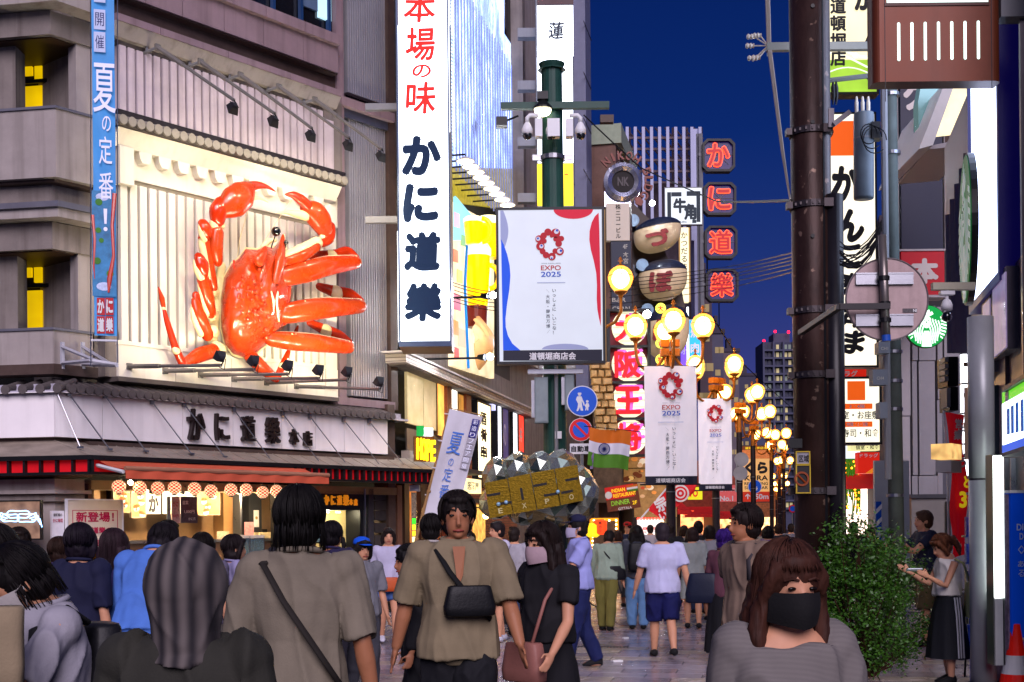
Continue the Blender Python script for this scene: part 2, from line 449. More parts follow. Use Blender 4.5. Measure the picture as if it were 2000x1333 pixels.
# right side: louvre columns between piers
kp('pier',655,673,-160,778,-.3,.0,panelp)
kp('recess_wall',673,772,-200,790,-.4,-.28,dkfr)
fins(675,752,17,-260,178,-.28,-.12,.55,finm,'louver_slat')
fins(680,764,18,202,772,-.28,-.12,.55,finm,'louver_slat')
kp('ledge_panel',668,771,187,204,-.3,.06,panelp)
kp('ledge_wall',668,771,204,226,-.3,-.06,mat('ledge_metal','#55586a',rough=.4,metal=.4))
kp('pier',755,773,-200,800,-.3,-.04,brown)
kp('sill_panel',660,772,775,790,-.3,.02,panelp)

# second tiled eave, white fascia with raised letters
def zk(y,d):return K.hit(107,y,d)[1]
a0,a1,tz=tiles(141,750,768,822,47,-.1,.42,.16,.062,tilem)
b=B();c=corner(.34,.34);zt=tz
band(b,tz-.06,tz-.02,.34,.3,2.2,A_R+.02,.5);band(b,tz-.02,tz+.10,.12,.1,2.2,A_R+.02,.3);b.build('eave_plaster',plast,KB)
for i in range(4):
    p=corner(.34,.3)+WD*(-.02+.29*i);p.z=tz
    b=B();b.smooth=True;b.tube([p-WN*.5+V((0,0,.16)),p],[.055,.068],12,False);b.smooth=False;b.disc(p-WN*.01,WN,.075,.04,14)
    b.build('roof_tile',tilem,KB)
b=B();band(b,zc(765,.3),tz-.06,.36,.32,2.2,A_R-.1,.4);b.build('fascia_rail',fasc,KB)
zf0,zf1=zc(853,.25),zc(766,.25)
xs=[107,200,357,455,550,616,672,712,757]
b=B();c=corner(.25,.22);b.prism([V((q.x,q.y,zf0))for q in(c+WD*2.2,c,corner(-.1,-.1),corner(-.1,-.1)+WD*2.2)],(0,0,zf1-zf0));b.build('fascia_panel',fasc,KB)
for i in range(len(xs)-1):
    b=B();b.pb(K,aK(xs[i],810,.25)+.005,aK(xs[i+1],810,.25)-.005,zf0,zf1,-.1,.25);b.build('fascia_panel',fasc,KB)
b=B();band(b,zf0-.16,zf0,.1,.1,2.2,A_R,.3);b.build('fascia_foot',brown,KB)
kp('pier',757,772,790,1060,-.3,.1,brown)
for ch,x0,y0,x1,y1 in(('か',363,798,396,862),('に',417,808,444,862),('道',468,812,495,864),('樂',516,815,543,868),('本',563,838,579,870),('店',590,842,605,872)):
    A=K.hit(x0,y0,.27);C=K.hit(x1,y1,.27);b=B()
    tx(b,ch,K.pt((A[0]+C[0])/2,(A[1]+C[1])/2,.27),K.u,K.v,abs(C[0]-A[0]),abs(A[1]-C[1]),bold=.02,solid=.09,shear=-.06)
    b.build('letter',mat('letter_bronze','#2a2020',rough=.35,metal=.3,var=.1),KB)

# canopy over the shopfront
dK_,dW_=1.03,.53;cc=corner(dK_,dW_);ZE=2.74;aC=aK(848,925,dK_)
ci=corner(.1,.1);zi=zf0-.1
b=B()
T=lambda p,z:V((p.x,p.y,z))
L0,L1=cc+WD*2.4,ci+WD*2.4
b.prism([T(L0,ZE),T(cc,ZE),T(ci,zi),T(L1,zi)],(0,0,.05))
E0,E1=K.pt(aC,ZE,dK_),K.pt(A_R+.5,zi,.1)
b.prism([T(cc,ZE),E0,E1,T(ci,zi)],(0,0,.05));b.build('canopy_roof',roofs,KB)
sm=None
for i in range(26):
    f=i/25;p0=T(cc,ZE+.05).lerp(E0+V((0,0,.05)),f);p1=T(ci,zi+.05).lerp(E1+V((0,0,.05)),f)
    b=B();b.tube([p0,p1],.012,4);b.build('roof_seam',roofs,KB)
b=B();band(b,ZE-.01,ZE+.06,dK_+.04,dW_+.04,2.4,aC,.1);band(b,ZE-.23,ZE-.19,dK_+.02,dW_+.02,2.4,aC,.12);b.build('canopy_edge',blackm,KB)
b=B();band(b,ZE-.19,ZE-.01,dK_-.06,dW_-.06,2.4,aC,.04);b.build('fringe_backing',redp,KB)
n=46;a_s=K.hit(170,890,dK_)[0];first=None
for i in range(n):
    a=a_s+(aC-a_s)*(i+.5)/n
    if aK(190,890,dK_)<a<aK(575,920,dK_):continue
    if first is None:
        b=B();b.pb(K,a-.025,a+.025,ZE-.19,ZE-.01,dK_-.06,dK_+.02);first=b.build('fringe_bar',blackm,KB,at=K.pt(a,ZE,dK_))
    else:piece(first,K.pt(a,ZE,dK_))
for i in range(9):
    p=corner(dK_,dW_)+WD*(.02+.265*i);b=B();b.box(T(p,ZE-.1)-WN*.02,.035,.08,.18,WD,WN);b.build('fringe_bar',blackm,KB)
# stay rods
for(x0,y0,x1,y1)in((110,763,157,874),(134,768,214,878),(205,773,285,882),(297,785,374,887),(360,790,439,893),(457,800,530,900),(552,808,625,904),(605,813,677,907),(671,820,744,911),(721,823,793,914)):
    A=K.w(x0,y0,.3);Cq=K.w(x1,y1,.72)
    b=B();b.cyl(A,Cq,.011,n=6);b.box(A,.06,.05,.09,K.u,K.n);b.box(Cq,.07,.07,.03,K.u,K.n);b.build('stay_rod',steel,KB)
kp('gutter',175,770,862,874,-.1,.3,brown)

# ---------------- shopfront under the canopy
kp('head_beam',178,775,938,956,-.3,.12,mat('head_beam','#8a7656',rough=.5,var=.15))
b=B();band(b,zc(932),zc(917),.2,.2,2.2,aK(180,920,.2),.35);b.build('beam',brown,KB)
b=B();band(b,zc(958),zc(936),.1,.1,2.2,aK(165,920,.1),.35);b.build('base_panel',conc,KB)
b=B();band(b,zc(965),zc(958),.2,.2,2.2,aK(172,920,.1),.35);b.build('ledge',conc,KB)
b=B();band(b,zc(980),zc(966),.1,.1,2.2,aK(165,920,.1),.35);b.build('base_panel',concd,KB)
b=B();band(b,0,zc(981),.0,.0,2.2,aK(178,920,0),.35);b.build('base_wall',conc,KB)
kp('back_wall',172,772,955,1290,-1.6,-1.3,mat('shop_back','#8a6c4c',rough=.6,var=.25,scale=2))
kp('shop_floor',172,772,1270,1285,-1.5,.1,brown)
kp('pilaster',172,182,945,1280,-1.0,.05,brown)
kp('wood_shutter',183,214,948,1280,-.9,-.8,mat('shutter_wood','#a07a45',rough=.45,var=.2,scale=6,stretch=(1,1,12)))
kp('pilaster',214,222,948,1280,-.9,-.7,wood)
kp('counter',222,532,1062,1280,-.9,-.35,mat('counter_front','#8a6c50',rough=.4,var=.15))
kp('counter_top',220,536,1057,1063,-.95,-.28,steel)
kp('wall_panel',436,470,955,1058,-1.3,-1.0,mat('tan_panel','#a87f52',rough=.5,var=.12))
kp('wall_panel',486,512,955,1280,-1.3,-.9,mat('slate_panel','#2b2c30',rough=.35,var=.15))
kp('pilaster',468,474,950,1280,-.6,-.4,steel)
# entrance box with the lit display room
kp('entrance_head',556,712,957,996,-.3,.12,mat('entrance_black','#1b1a1a',rough=.3,var=.1))
kp('pilaster',556,562,996,1280,-.3,.1,blackm);kp('pilaster',594,602,996,1280,-.3,.1,blackm);kp('pilaster',703,712,996,1280,-.3,.1,blackm)
kp('door_panel',562,594,1050,1280,-.3,-.2,wood);kp('door_pane',563,593,998,1050,-.3,-.22,glow('door_glow','#c98a30',.35,.3))
kp('display_back',602,703,994,1110,-.9,-.85,mat('damask_paper','#d8c48e',rough=.7,var=.06,scale=40))
kp('display_ceiling',602,706,992,996,-.9,.02,whitem);kp('display_floor',602,703,1108,1114,-.9,.05,steel);kp('display_base',602,703,1114,1280,-.3,.02,blackm)
kp('pilaster',712,716,955,1280,-.2,.14,steel);kp('pilaster',716,719,955,1280,-.2,.08,blackm);kp('pilaster',720,731,955,1280,-.2,.12,mat('stone_dark','#38363c',rough=.4,var=.15))
for yy in(958,978,998,1022,1046,1070,1094,1118):kp('wall_tile',732,757,yy,yy+19,-.2,.03,mat('wall_tile','#3f3a38',rough=.4,var=.2))
kp('post',776,786,948,1130,-.1,.1,mat('post_brown','#6b4a3a',rough=.5))
for ch,x0,y0,x1,y1 in(('か',632,967,641,987),('に',645,968,653,987),('道',657,968,666,987),('樂',669,967,679,988),('本',681,975,687,987),('店',690,975,696,988)):
    A=K.hit(x0,y0,.12);Cq=K.hit(x1,y1,.12);b=B()
    tx(b,ch,K.pt((A[0]+Cq[0])/2,(A[1]+Cq[1])/2,.125),K.u,K.v,abs(Cq[0]-A[0]),abs(A[1]-Cq[1]),bold=.03,solid=.04)
    b.build('letter',mat('letter_gold','#d98a1c',rough=.35,metal=.4,emit=.35,ecol='#ff9a20'),KB)
def point(p,w,col,r=.06,kind='POINT',aim=None,ang=100):
    l=bpy.data.lights.new('lamp_light',kind);l.energy=w;l.color=col;l.shadow_soft_size=r
    if kind=='SPOT':l.spot_size=math.radians(ang);l.spot_blend=.6
    o=bpy.data.objects.new('lamp_light',l);COL.objects.link(o);o.location=p
    if aim is not None:o.rotation_euler=(V(aim)-V(p)).to_track_quat('-Z','Y').to_euler()
    return o
b=B()
for x in(638,660,685):
    p=K.w(x,1000,-.3);b.disc(p,V((0,0,-1)),.05,.02,12)
b.build('downlight',glow('downlight_glow','#fff0c0',8),KB)
for x in(638,685):point(K.w(x,1004,-.35),16,(1,.86,.55),.05)

# fabric awning over the take-out window
AW=thing('fabric_awning','terracotta cloth awning rolled out over the takeaway counter','awning',K.w(400,900,.6))
za=K.hit(190,893,1.0)[1];aa0,aa1=K.hit(192,893,1.0)[0],K.hit(590,910,1.0)[0]
b=B();N=30
zt_,zb_=za-.02,K.hit(245,935,1.75)[1];al,ar=K.hit(245,925,1.75)[0],K.hit(643,935,1.75)[0]
zfr=K.hit(245,915,1.75)[1]
b.sheet(lambda u,v:K.pt((aa0+(aa1-aa0)*u)*(1-v)+(al+(ar-al)*u)*v,zt_*(1-v)+zfr*v-.05*math.sin(PI*v)+.01*math.sin(u*70)*v,.95*(1-v)+1.75*v),60,10)
b.build('awning_cloth',awnm,AW,smooth=True)
b=B();b.sheet(lambda u,v:K.pt(al+(ar-al)*u,zfr*(1-v)+zb_*v,1.75+.012*math.sin(u*55+v)),70,4);b.build('valance',awnm,AW,smooth=True)
b=B();b.tube([K.pt(al,zfr,1.74),K.pt(ar,zfr,1.74)],.035,8);b.build('front_rail',mat('awning_rail','#9b6a52',rough=.4),AW)
b=B();b.tube([K.pt(aa0,zt_-.1,.95),K.pt(al,zfr-.05,1.7)],.03,6);b.build('arm',whitem,AW)
# checked lanterns
lr=mat('lantern_red','#b01408',rough=.6,var=0,emit=.62,ecol='#ff2a08');lw=mat('lantern_white','#c0b8a0',rough=.6,var=0,emit=.95,ecol='#ffe4b0')
LP=[(232,951),(273,953),(308,954),(341,953),(380,955),(412,959),(451,957),(481,957),(513,962),(540,959)]
LTX=['first','second','third','fourth','fifth','sixth','seventh','eighth','ninth','tenth']
proto=None
for i,(x,y)in enumerate(LP):
    dd=.85;p=K.w(x,y,dd)
    if proto is None:
        t=thing('paper_lantern','','lantern',p,'checked lanterns under the awning')
        b=B();r=.108;nu,nv=16,10
        for j in range(nv):
            for k in range(nu):
                q=lambda jj,kk:p+V((r*math.cos(-PI/2+PI*(.08+.84*jj/nv))*math.cos(2*PI*kk/nu),r*math.cos(-PI/2+PI*(.08+.84*jj/nv))*math.sin(2*PI*kk/nu),r*.98*math.sin(-PI/2+PI*(.08+.84*jj/nv))))
                b.mi=(j+k)%2;b.quad(q(j,k),q(j,k+1),q(j+1,k+1),q(j+1,k))
        b.build('lantern_shade',[lr,lw],t,smooth=True)
        b=B();b.cyl(p+V((0,0,r*.95)),p+V((0,0,r*1.13)),.04,n=10);b.cyl(p-V((0,0,r*.95)),p-V((0,0,r*1.13)),.04,n=10);b.build('ring',blackm,t)
        b=B();b.tube([p+V((0,0,r*1.13)),p+V((0,0,r*1.13+.14))],.006,5);b.build('hook',blackm,t);proto=t
    else:t=dup(proto,p)
    t['label']=f'red and white checked paper lantern, {LTX[i]} from the left in its row'
b=B();A=K.hit(215,930,.85);b.pb(K,A[0],aK(560,945,.85),proto.location.z+.25,proto.location.z+.3,.83,.88);b.build('lantern_rail',wood,KB)
# bare bulb spotlight at the awning corner
t=thing('spotlight','small bare glowing lamp under the corner of the awning beside the first lanterns','lamp',K.w(255,943,.9))
b=B();b.smooth=True;b.ball(K.w(255,943,.9),.04);b.build('bulb',glow('bulb_hot','#ffe0a0',60),t)
b=B();b.cyl(K.w(255,943,.9)+V((0,0,.04)),K.w(255,943,.9)+V((0,0,.16)),.03);b.build('socket',blackm,t)
for x in(300,360,420,470,520):
    p=K.w(x,948,.1)
    t=thing('spotlight',f'black track spotlight under the awning above the counter, {LTX[(x-270)//50]} from the left on the rail','lamp',p,'track spotlights above the counter')
    ax=(K.n*.5+V((0,0,-.8))).normalized()*(-1 if False else 1)
    b=B();b.cyl(p,p-K.n*.06+V((0,0,-.14)),.035,.045,10);b.build('lamp_shade',blackm,t)
    b=B();b.disc(p-K.n*.06+V((0,0,-.142)),V((-K.n.x*.4,-K.n.y*.4,-.9)),.04,.004,10);b.build('lens',glow('spot_lens','#ffdfa0',14),t)
    point(p-K.n*.1+V((0,0,-.2)),62,(1,.74,.42),.04)
# signs and posters of the shop
def board(name,label,cat,pl,x0,y0,x1,y1,m,th=.05,frame=None,group=None,d=0.0):
    a0,zt=pl.hit(x0,y0,d);a1,zb=pl.hit(x1,y1,d)
    t=thing(name,label,cat,pl.pt((a0+a1)/2,zb,d),group)
    b=B();b.pb(pl,a0,a1,zb,zt,d-th,d);b.build('board',m,t)
    if frame is not None:
        w=frame[1];b=B()
        b.pb(pl,a0-w,a0,zb-w,zt+w,d-th,d+.015);b.pb(pl,a1,a1+w,zb-w,zt+w,d-th,d+.015)
        b.pb(pl,a0,a1,zt,zt+w,d-th,d+.015);b.pb(pl,a0,a1,zb-w,zb,d-th,d+.015);b.build('frame',frame[0],t)
    return t,(a0,a1,zb,zt)
def ptx(t,pl,s,x,y,w=None,h=None,m=None,d=.006,name='lettering',vert=False,bold=.015,pitch=1.1,px=None,**k):
    """text on a board at pixel (x, y); w, h in pixels at that place"""
    a,z=pl.hit(x,y,d);a2,z2=pl.hit(x+10,y,d)[0],pl.hit(x,y+10,d)[1]
    ka,kz=(a2-a)/10,(z-z2)/10
    b=B()
    if vert:vtx(b,s,pl.pt(a,z,d),pl.u,pl.v,h*kz,h*kz*pitch,bold=bold,**k)
    else:tx(b,s,pl.pt(a,z,d),pl.u,pl.v,w*ka if w else None,h*kz if h else None,bold=bold,**k)
    return b.build(name,m or inkd,t)
K5=K.off(.25);pinkt=mat('magenta_ink','#b01845',rough=.5,var=0)
W5=Pl(corner(.6,.6),-WD)
t,r=board('shop_sign','cream board with magenta new arrival lettering before the shopfront','sign',K5,132,977,239,1075,mat('cream_board','#cfc3ad',rough=.6,var=.06),frame=(whitem,.02))
ptx(t,K5,'新登場！',186,1010,74,20,pinkt,bold=.03);ptx(t,K5,'かに道樂の',186,1036,66,13,pinkt,bold=.03);ptx(t,K5,'かにまん',186,1060,66,14,pinkt,bold=.03)
b=B();a0,a1,zb,zt=r
for(x0,x1,z0,z1)in((a0+.08,a1-.08,zt-.165,zt-.155),(a0+.08,a0+.09,zb,zt-.165),(a1-.09,a1-.08,zb,zt-.165)):b.pb(K5,x0,x1,z0,z1,0,.004)
b.build('border_line',pinkt,t)
t,r=board('shop_sign','narrow white notice with red lettering beside the neon crab picture','sign',K5,101,998,126,1075,mat('notice_white','#d5d2d8',rough=.5),d=-.05)
ptx(t,K5,'道頓堀の',113,1006,17,6,inkd,d=-.04);ptx(t,K5,'かに味噌',113,1017,19,8,pinkt,d=-.04)
t,r=board('food_picture','backlit food picture with a blue neon crab outline at the corner','sign',W5,-30,981,79,1052,glow('food_print','#8a6a58',.7,.6,scale=6),frame=(blackm,.02))
neon=glow('neon_blue','#8fc8ff',4)
b=B()
for(cx,cy,rx,ry)in((20,1012,17,8),(52,1012,18,9),(36,1005,22,8)):
    b.tube([W5.w(cx+rx*math.cos(q),cy+ry*math.sin(q)+6*math.sin(q*3)*.3,.03)for q in[i*2*PI/24 for i in range(25)]],.009,5,False)
for s in(-1,1):
    for k in range(3):b.tube([W5.w(36+s*(18+4*k),1010+3*k,.03),W5.w(36+s*(34+4*k),1002+6*k,.03),W5.w(36+s*(40+3*k),1020+5*k,.03)],.009,5)
b.build('neon_tube',neon,t)
sal=mat('salmon','#e0673c',rough=.4,var=.2,scale=30,emit=.25,ecol='#ff7040');rice=mat('rice','#e6e0d2',rough=.6,var=.1,emit=.3,ecol='#fff0dc');nori=mat('nori','#1a201a',rough=.5)
def sushi_panel(x0,y0,x1,y1,lab,seed):
    t,r=board('menu_panel',lab,'sign',K,x0,y0,x1,y1,mat('panel_tan','#b08a58',rough=.5,var=.2,scale=8,emit=.12,ecol='#c08a50'),frame=(mat('pale_frame','#b7a98e',rough=.5),.015),d=-.6)
    a0,a1,zb,zt=r;rg=random.Random(seed);S_=B();R_=B();N_=B()
    n=4
    for i in range(n):
        a=a0+(a1-a0)*rg.uniform(.25,.75);z=zb+(zt-zb)*(i+.5)/n
        R_.ball(K.pt(a,z-.02,-.6),.07,.03,.05,10,6);S_.ball(K.pt(a,z+.02,-.59),.08,.03,.035,10,6,Matrix.Rotation(.3*rg.uniform(-1,1),3,'Y'))
        if i%2:N_.box(K.pt(a,z,-.575),.02,.03,.1,K.u,K.n)
    R_.build('rice',rice,t);S_.build('topping',sal,t);N_.build('seaweed',nori,t)
sushi_panel(222,962,252,1000,'small salmon sushi picture at the left end of the counter menu',1)
sushi_panel(257,962,283,1010,'sushi picture between the left menu panel and the white brush panel',2)
sushi_panel(384,962,428,1005,'wide sushi picture right of the hanging price sheets',4)
t,r=board('menu_panel','backlit white panel with one black brushed character above the counter','sign',K,286,958,314,1004,glow('white_menu','#fff4dc',1.0),d=-.58)
ptx(t,K,'か',300,984,20,34,inkd,bold=.05,d=-.57)
t,r=board('menu_panel','backlit white menu panel behind the hanging price sheets','sign',K,320,958,380,1004,glow('white_menu','#fff4dc',1.0),d=-.62)
for(x0,x1,nm,cc_)in((326,334,'grey narrow notice hung over the counter edge','#8fa39c'),(335,352,'price sheet with red lettering hung over the counter','#c9a8a0'),(353,386,'dark price sheet of fried dishes hung over the counter','#4a4450')):
    t,r=board('price_sheet',nm,'sign',K,x0,970,x1,1022,mat('sheet'+cc_,cc_,rough=.6,var=.35,scale=18),th=.01,d=.3)
    if x0==353:
        ptx(t,K,'1,000円',370,1000,20,7,whitem,d=.304);ptx(t,K,'道樂',362,982,12,8,whitem,d=.304);ptx(t,K,'かに爪',375,1014,14,6,whitem,d=.304)
    elif x0==335:ptx(t,K,'かに',343,985,10,10,pinkt,d=.304);ptx(t,K,'300円',343,1008,12,6,pinkt,d=.304)
t,r=board('poster','slim white poster with an oval mark on the dark slate panel','sign',K,496,997,506,1030,whitem,th=.01,d=-.88)
b=B();q=K.w(501,1012,-.875);b.disc(q,K.n,.03,.003,16);b.build('emblem',mat('tan_ink','#a68a4c',rough=.6,var=0),t)
t,r=board('price_card','pink tilted price card standing on the counter','sign',K,478,1020,496,1047,mat('pinkish_card','#a87478',rough=.6,var=.3,scale=25),th=.015,d=-.3)
t,r=board('price_card','cream price card with red print lying against the counter','sign',K,424,1038,448,1056,mat('cream_card','#b89f8a',rough=.6,var=.3,scale=25),th=.015,d=-.3)
t=thing('cash_register','beige cash register on the counter beside the entrance','cash register',K.w(515,1058,-.4))
b=B();ks(b,508,530,1040,1057,-.6,-.3);b.build('body',mat('beige_plastic','#b8a780',rough=.45),t)
b=B();ks(b,512,522,1034,1041,-.5,-.4);b.build('display',blackm,t)
t=thing('display_case','glass display case with steel rims on the takeaway counter','display case',K.w(485,1075,-.1))
for x in(456,487,515):
    b=B();ks(b,x,x+2,1048,1100,-.32,-.3+.26);b.build('post',steel,t)
b=B();ks(b,456,517,1046,1052,-.4,-.04);b.build('lid',whitem,t)
b=B();ks(b,457,516,1052,1100,-.05,-.045);b.build('glass',mat('case_glass','#8fb0b8',rough=.05,var=0,alpha=.35),t)
b=B();ks(b,457,516,1100,1140,-.4,-.03);b.build('base',steel,t)
t=thing('framed_menu','black framed menu leaning in the lit display window','menu',K.w(645,1065,-.5))
b=B();ks(b,634,659,1026,1064,-.5,-.47);b.build('board',mat('cream_board','#cfc3ad'),t)
b=B();ks(b,634,636,1026,1064,-.49,-.45);ks(b,657,659,1026,1064,-.49,-.45);ks(b,634,659,1025,1028,-.49,-.45);b.build('frame',blackm,t)
t=thing('framed_poster','tall dark framed poster at the left of the lit display window','poster',K.w(620,1075,-.5))
b=B();ks(b,612,628,998,1062,-.5,-.47);b.build('frame',blackm,t)
b=B();ks(b,614,626,1001,1059,-.47,-.465);b.build('print',mat('poster_print','#6d8794',rough=.3,var=.5,scale=14),t)
# ================================================================ GIANT CRAB
crabr=mat('crab_red','#c8380a',rough=.27,var=.22,scale=5,bump=.12,bscale=38,coat=.5)
for _m,_d in((crabr,(.42,.045,.008)),):
    n=_m.node_tree.nodes;L=_m.node_tree.links.new;bs=n['Principled BSDF'];g=n.new('ShaderNodeNewGeometry');t9=n.new('ShaderNodeTexNoise');t9.inputs['Scale'].default_value=2.2;t9.inputs['Detail'].default_value=5;L(g.outputs['Position'],t9.inputs[0]);r9=n.new('ShaderNodeMapRange');r9.inputs[1].default_value=.42;r9.inputs[2].default_value=.62;L(t9.outputs[0],r9.inputs[0]);m9=n.new('ShaderNodeMix');m9.data_type='RGBA';L(r9.outputs[0],m9.inputs[0]);lk=bs.inputs['Base Color'].links[0].from_socket;L(lk,m9.inputs[6]);m9.inputs[7].default_value=(*_d,1);L(m9.outputs[2],bs.inputs['Base Color'])
crabd=mat('crab_deep_red','#ba2c08',rough=.22,var=.18,scale=4,bump=.08,bscale=50,coat=.6)
cream=mat('crab_cream','#e5d3a0',rough=.3,var=.14,scale=7,bump=.05,coat=.3)
CR=thing('crab_sculpture','giant glossy orange red mechanical crab mounted on the white louvred wall','crab sign',K.w(515,575,.4),)
def cz(x,y,d):return K.w(280+x/3.1,330+y/3.1,d)
def rz(r):return r/3.1/108
def ctube(name,pts,rs,m,n=14,smooth_steps=5,flat=.78,cap=True):
    q=[cz(*p)for p in pts];P2=[];R2=[]
    for i in range(len(q)-1):
        p0=q[max(i-1,0)];p1=q[i];p2=q[i+1];p3=q[min(i+2,len(q)-1)]
        for k in range(smooth_steps):
            t=k/smooth_steps
            P2.append(.5*((2*p1)+(p2-p0)*t+(2*p0-5*p1+4*p2-p3)*t*t+(3*p1-p0-3*p2+p3)*t**3));R2.append(rz(rs[i]*(1-t)+rs[i+1]*t))
    P2.append(q[-1]);R2.append(rz(rs[-1]))
    for sgn in(0,-1):
        e=P2[sgn];dv=(e-(P2[1]if sgn==0 else P2[-2])).normalized();r=R2[sgn]
        ext=[(e+dv*r*.55,r*.75),(e+dv*r*.85,r*.3)]
        if sgn==0:
            for p,rr in ext:P2.insert(0,p);R2.insert(0,rr)
        else:
            for p,rr in ext:P2.append(p);R2.append(rr)
    b=B();b.tube(P2,R2,n,True,[r*flat for r in R2],K.n);return b.build(name,m,CR,smooth=True)
OUT=[(575,545),(620,485),(690,492),(735,470),(790,478),(822,440),(846,402),(858,470),(872,560),(880,640),(895,700),(898,770),(885,860),(862,935),(800,1010),(740,1070),(680,1120),(610,1142),(545,1122),(495,1062),(470,960),(468,800),(488,660),(535,575)]
def dome(outl,cx,cy,d0,h,pw,m,name,nr=16,bumps=True,N=72,grow=1.0):
    ol=[]
    for i in range(N):
        f=i/N*len(outl);k=int(f);t=f-k;a,c=outl[k],outl[(k+1)%len(outl)]
        ol.append((cx+(a[0]+(c[0]-a[0])*t-cx)*grow,cy+(a[1]+(c[1]-a[1])*t-cy)*grow))
    vs=[];fs=[]
    for j in range(nr+1):
        r=1-j/nr
        for(x,y)in ol:
            X,Y=cx+(x-cx)*r,cy+(y-cy)*r
            d=d0+h*(max(0,1-r**pw))**.55
            if bumps:
                ridge=math.exp(-((X-770)/26)**2)*.05-math.exp(-((X-700-(Y-700)*.1)/34)**2)*.055*(1 if Y<900 else .3)
                d+=ridge*(1-r**4)+.035*noise.noise(V((X*.02,Y*.02,3)))*(1-r**6)+.02*noise.noise(V((X*.06,Y*.06,1)))*(1-r**6)
            vs.append(cz(X,Y,d))
    for j in range(nr):
        for i in range(N):fs.append((j*N+i,j*N+(i+1)%N,(j+1)*N+(i+1)%N,(j+1)*N+i))
    b=B();b.smooth=True;b.add(vs,fs)
    if bumps:
        rg=random.Random(3)
        for _ in range(150):
            x,y=rg.uniform(515,850),rg.uniform(560,1060);r=math.hypot((x-cx)/200,(y-cy)/320)
            if r>.8:continue
            b.ball(cz(x,y,d0+h*(1-min(1,r**pw))**.55+.0),rg.uniform(.018,.05),nu=8,nv=5)
    return b.build(name,m,CR,smooth=True)
dome(OUT,665,800,.28,.12,6,cream,'shell_rim',bumps=False,grow=1.035)
dome(OUT,680,800,.38,.62,2.4,crabr,'carapace')
# shell edge spines, snout and mouth seam
b=B()
for i in range(46):
    f=i/46;x=548-6*math.sin(f*PI);y=560+f*420;p=cz(x+12*math.sin(f*3),y,.66)
    b.ball(p,.022,nu=6,nv=4)
for i in range(26):
    f=i/26;b.ball(cz(888-35*f*f,650+300*f,.62),.03,nu=6,nv=4)
b.build('edge_spine',crabd,CR,smooth=True)
ctube('snout',[(846,402,.75),(838,470,.85),(828,560,.95),(800,680,1.0)],[7,22,34,20],crabr)
ctube('snout',[(700,560,.9),(722,520,.88),(740,480,.8)],[36,30,14],crabr)
ctube('mouth_line',[(775,745,1.04),(788,800,1.05),(790,860,1.02)],[5,8,4],cream);ctube('mouth_line',[(815,745,1.0),(808,800,1.03),(815,880,.98),(822,925,.92)],[5,8,6,4],cream)
for(x,y,r,d)in((803,380,28,1.0),(864,446,14,.9)):
    b=B();b.ball(cz(x,y,d),rz(r),nu=18,nv=12);b.build('eye',mat('eye_black','#060606',rough=.06,var=0,coat=1),CR,smooth=True)
b=B();b.tube([cz(773,482,.85),cz(800,400,1.0)],rz(4),6);b.tube([cz(857,480,.8),cz(863,455,.9)],rz(4),6);b.build('eye_stalk',blackm,CR)
b=B();b.tube([cz(570,530,.5),cz(585,420,.55),cz(625,280,.5),cz(655,190,.5)],.006,4);b.tube([cz(730,445,.7),cz(800,330,.7),cz(900,190,.6)],.006,4);b.build('feeler',cream,CR)
ctube('brow',[(725,475,.7),(760,440,.72),(800,432,.75)],[18,16,12],cream)
# big right legs: thigh forward, shank folded back, cream knees
for(th,sh,kn,tr,sr)in(
    ([(850,655,.62),(980,625,.7),(1120,588,.75),(1290,566,.72)],[(1292,552,.5),(1235,508,.38),(1150,528,.34),(1005,522,.3)],(1140,533,.36),[58,66,60,42],[30,40,40,26]),
    ([(850,880,.62),(980,858,.72),(1120,842,.78),(1318,832,.75)],[(1318,806,.5),(1250,762,.4),(1170,748,.34),(1062,712,.3)],(1168,750,.36),[58,68,62,44],[28,40,42,24]),
    ([(770,1030,.6),(900,1045,.7),(1060,1058,.75),(1248,1082,.72)],[(1250,1060,.5),(1185,1012,.4),(1105,978,.34),(1005,932,.3)],(1105,980,.36),[45,56,54,40],[28,38,38,22])):
    ctube('leg',th,tr,crabr,16);ctube('shank',sh,sr,crabd);ctube('knee',[(kn[0]-9,kn[1]-6,kn[2]),(kn[0]+9,kn[1]+6,kn[2])],[sr[2]+2,sr[2]+2],cream)
    b=B()
    for i in range(16):
        f=i/15;x0,y0=th[1][0],th[1][1];x1,y1=th[3][0],th[3][1]
        b.ball(cz(x0+(x1-x0)*f,y0+(y1-y0)*f-tr[1]*.82+(tr[1]-tr[3])*f*.75,th[1][2]+.08),.016,nu=6,nv=4)
    b.build('spine',cream,CR,smooth=True)
    ctube('pale_edge',[(x,y-r*.86,d-.03)for(x,y,d),r in zip(th,tr)],[9,11,11,8],cream)
ctube('hidden_leg',[(880,625,.3),(930,640,.3)],[26,22],crabd)
# right claw arm
ctube('claw_arm',[(855,548,.6),(960,500,.65),(1055,448,.62)],[40,44,40],cream);ctube('claw_arm_underside',[(855,565,.66),(960,530,.72),(1050,472,.68)],[26,34,30],crabr)
ctube('claw_wrist',[(1075,450,.6),(1118,412,.6),(1135,350,.58)],[30,48,34],crabd)
ctube('claw_palm',[(1105,390,.6),(1075,320,.62),(1035,270,.62),(990,240,.6)],[50,78,78,52],crabr);ctube('claw_cuff',[(1082,418,.62),(1112,375,.62)],[22,24],cream)
ctube('pincer',[(1000,228,.66),(950,185,.66),(905,160,.64),(858,156,.62)],[34,34,22,4],crabd);ctube('pincer',[(985,285,.6),(920,272,.6),(870,263,.6),(808,268,.58)],[34,22,12,3],cream)
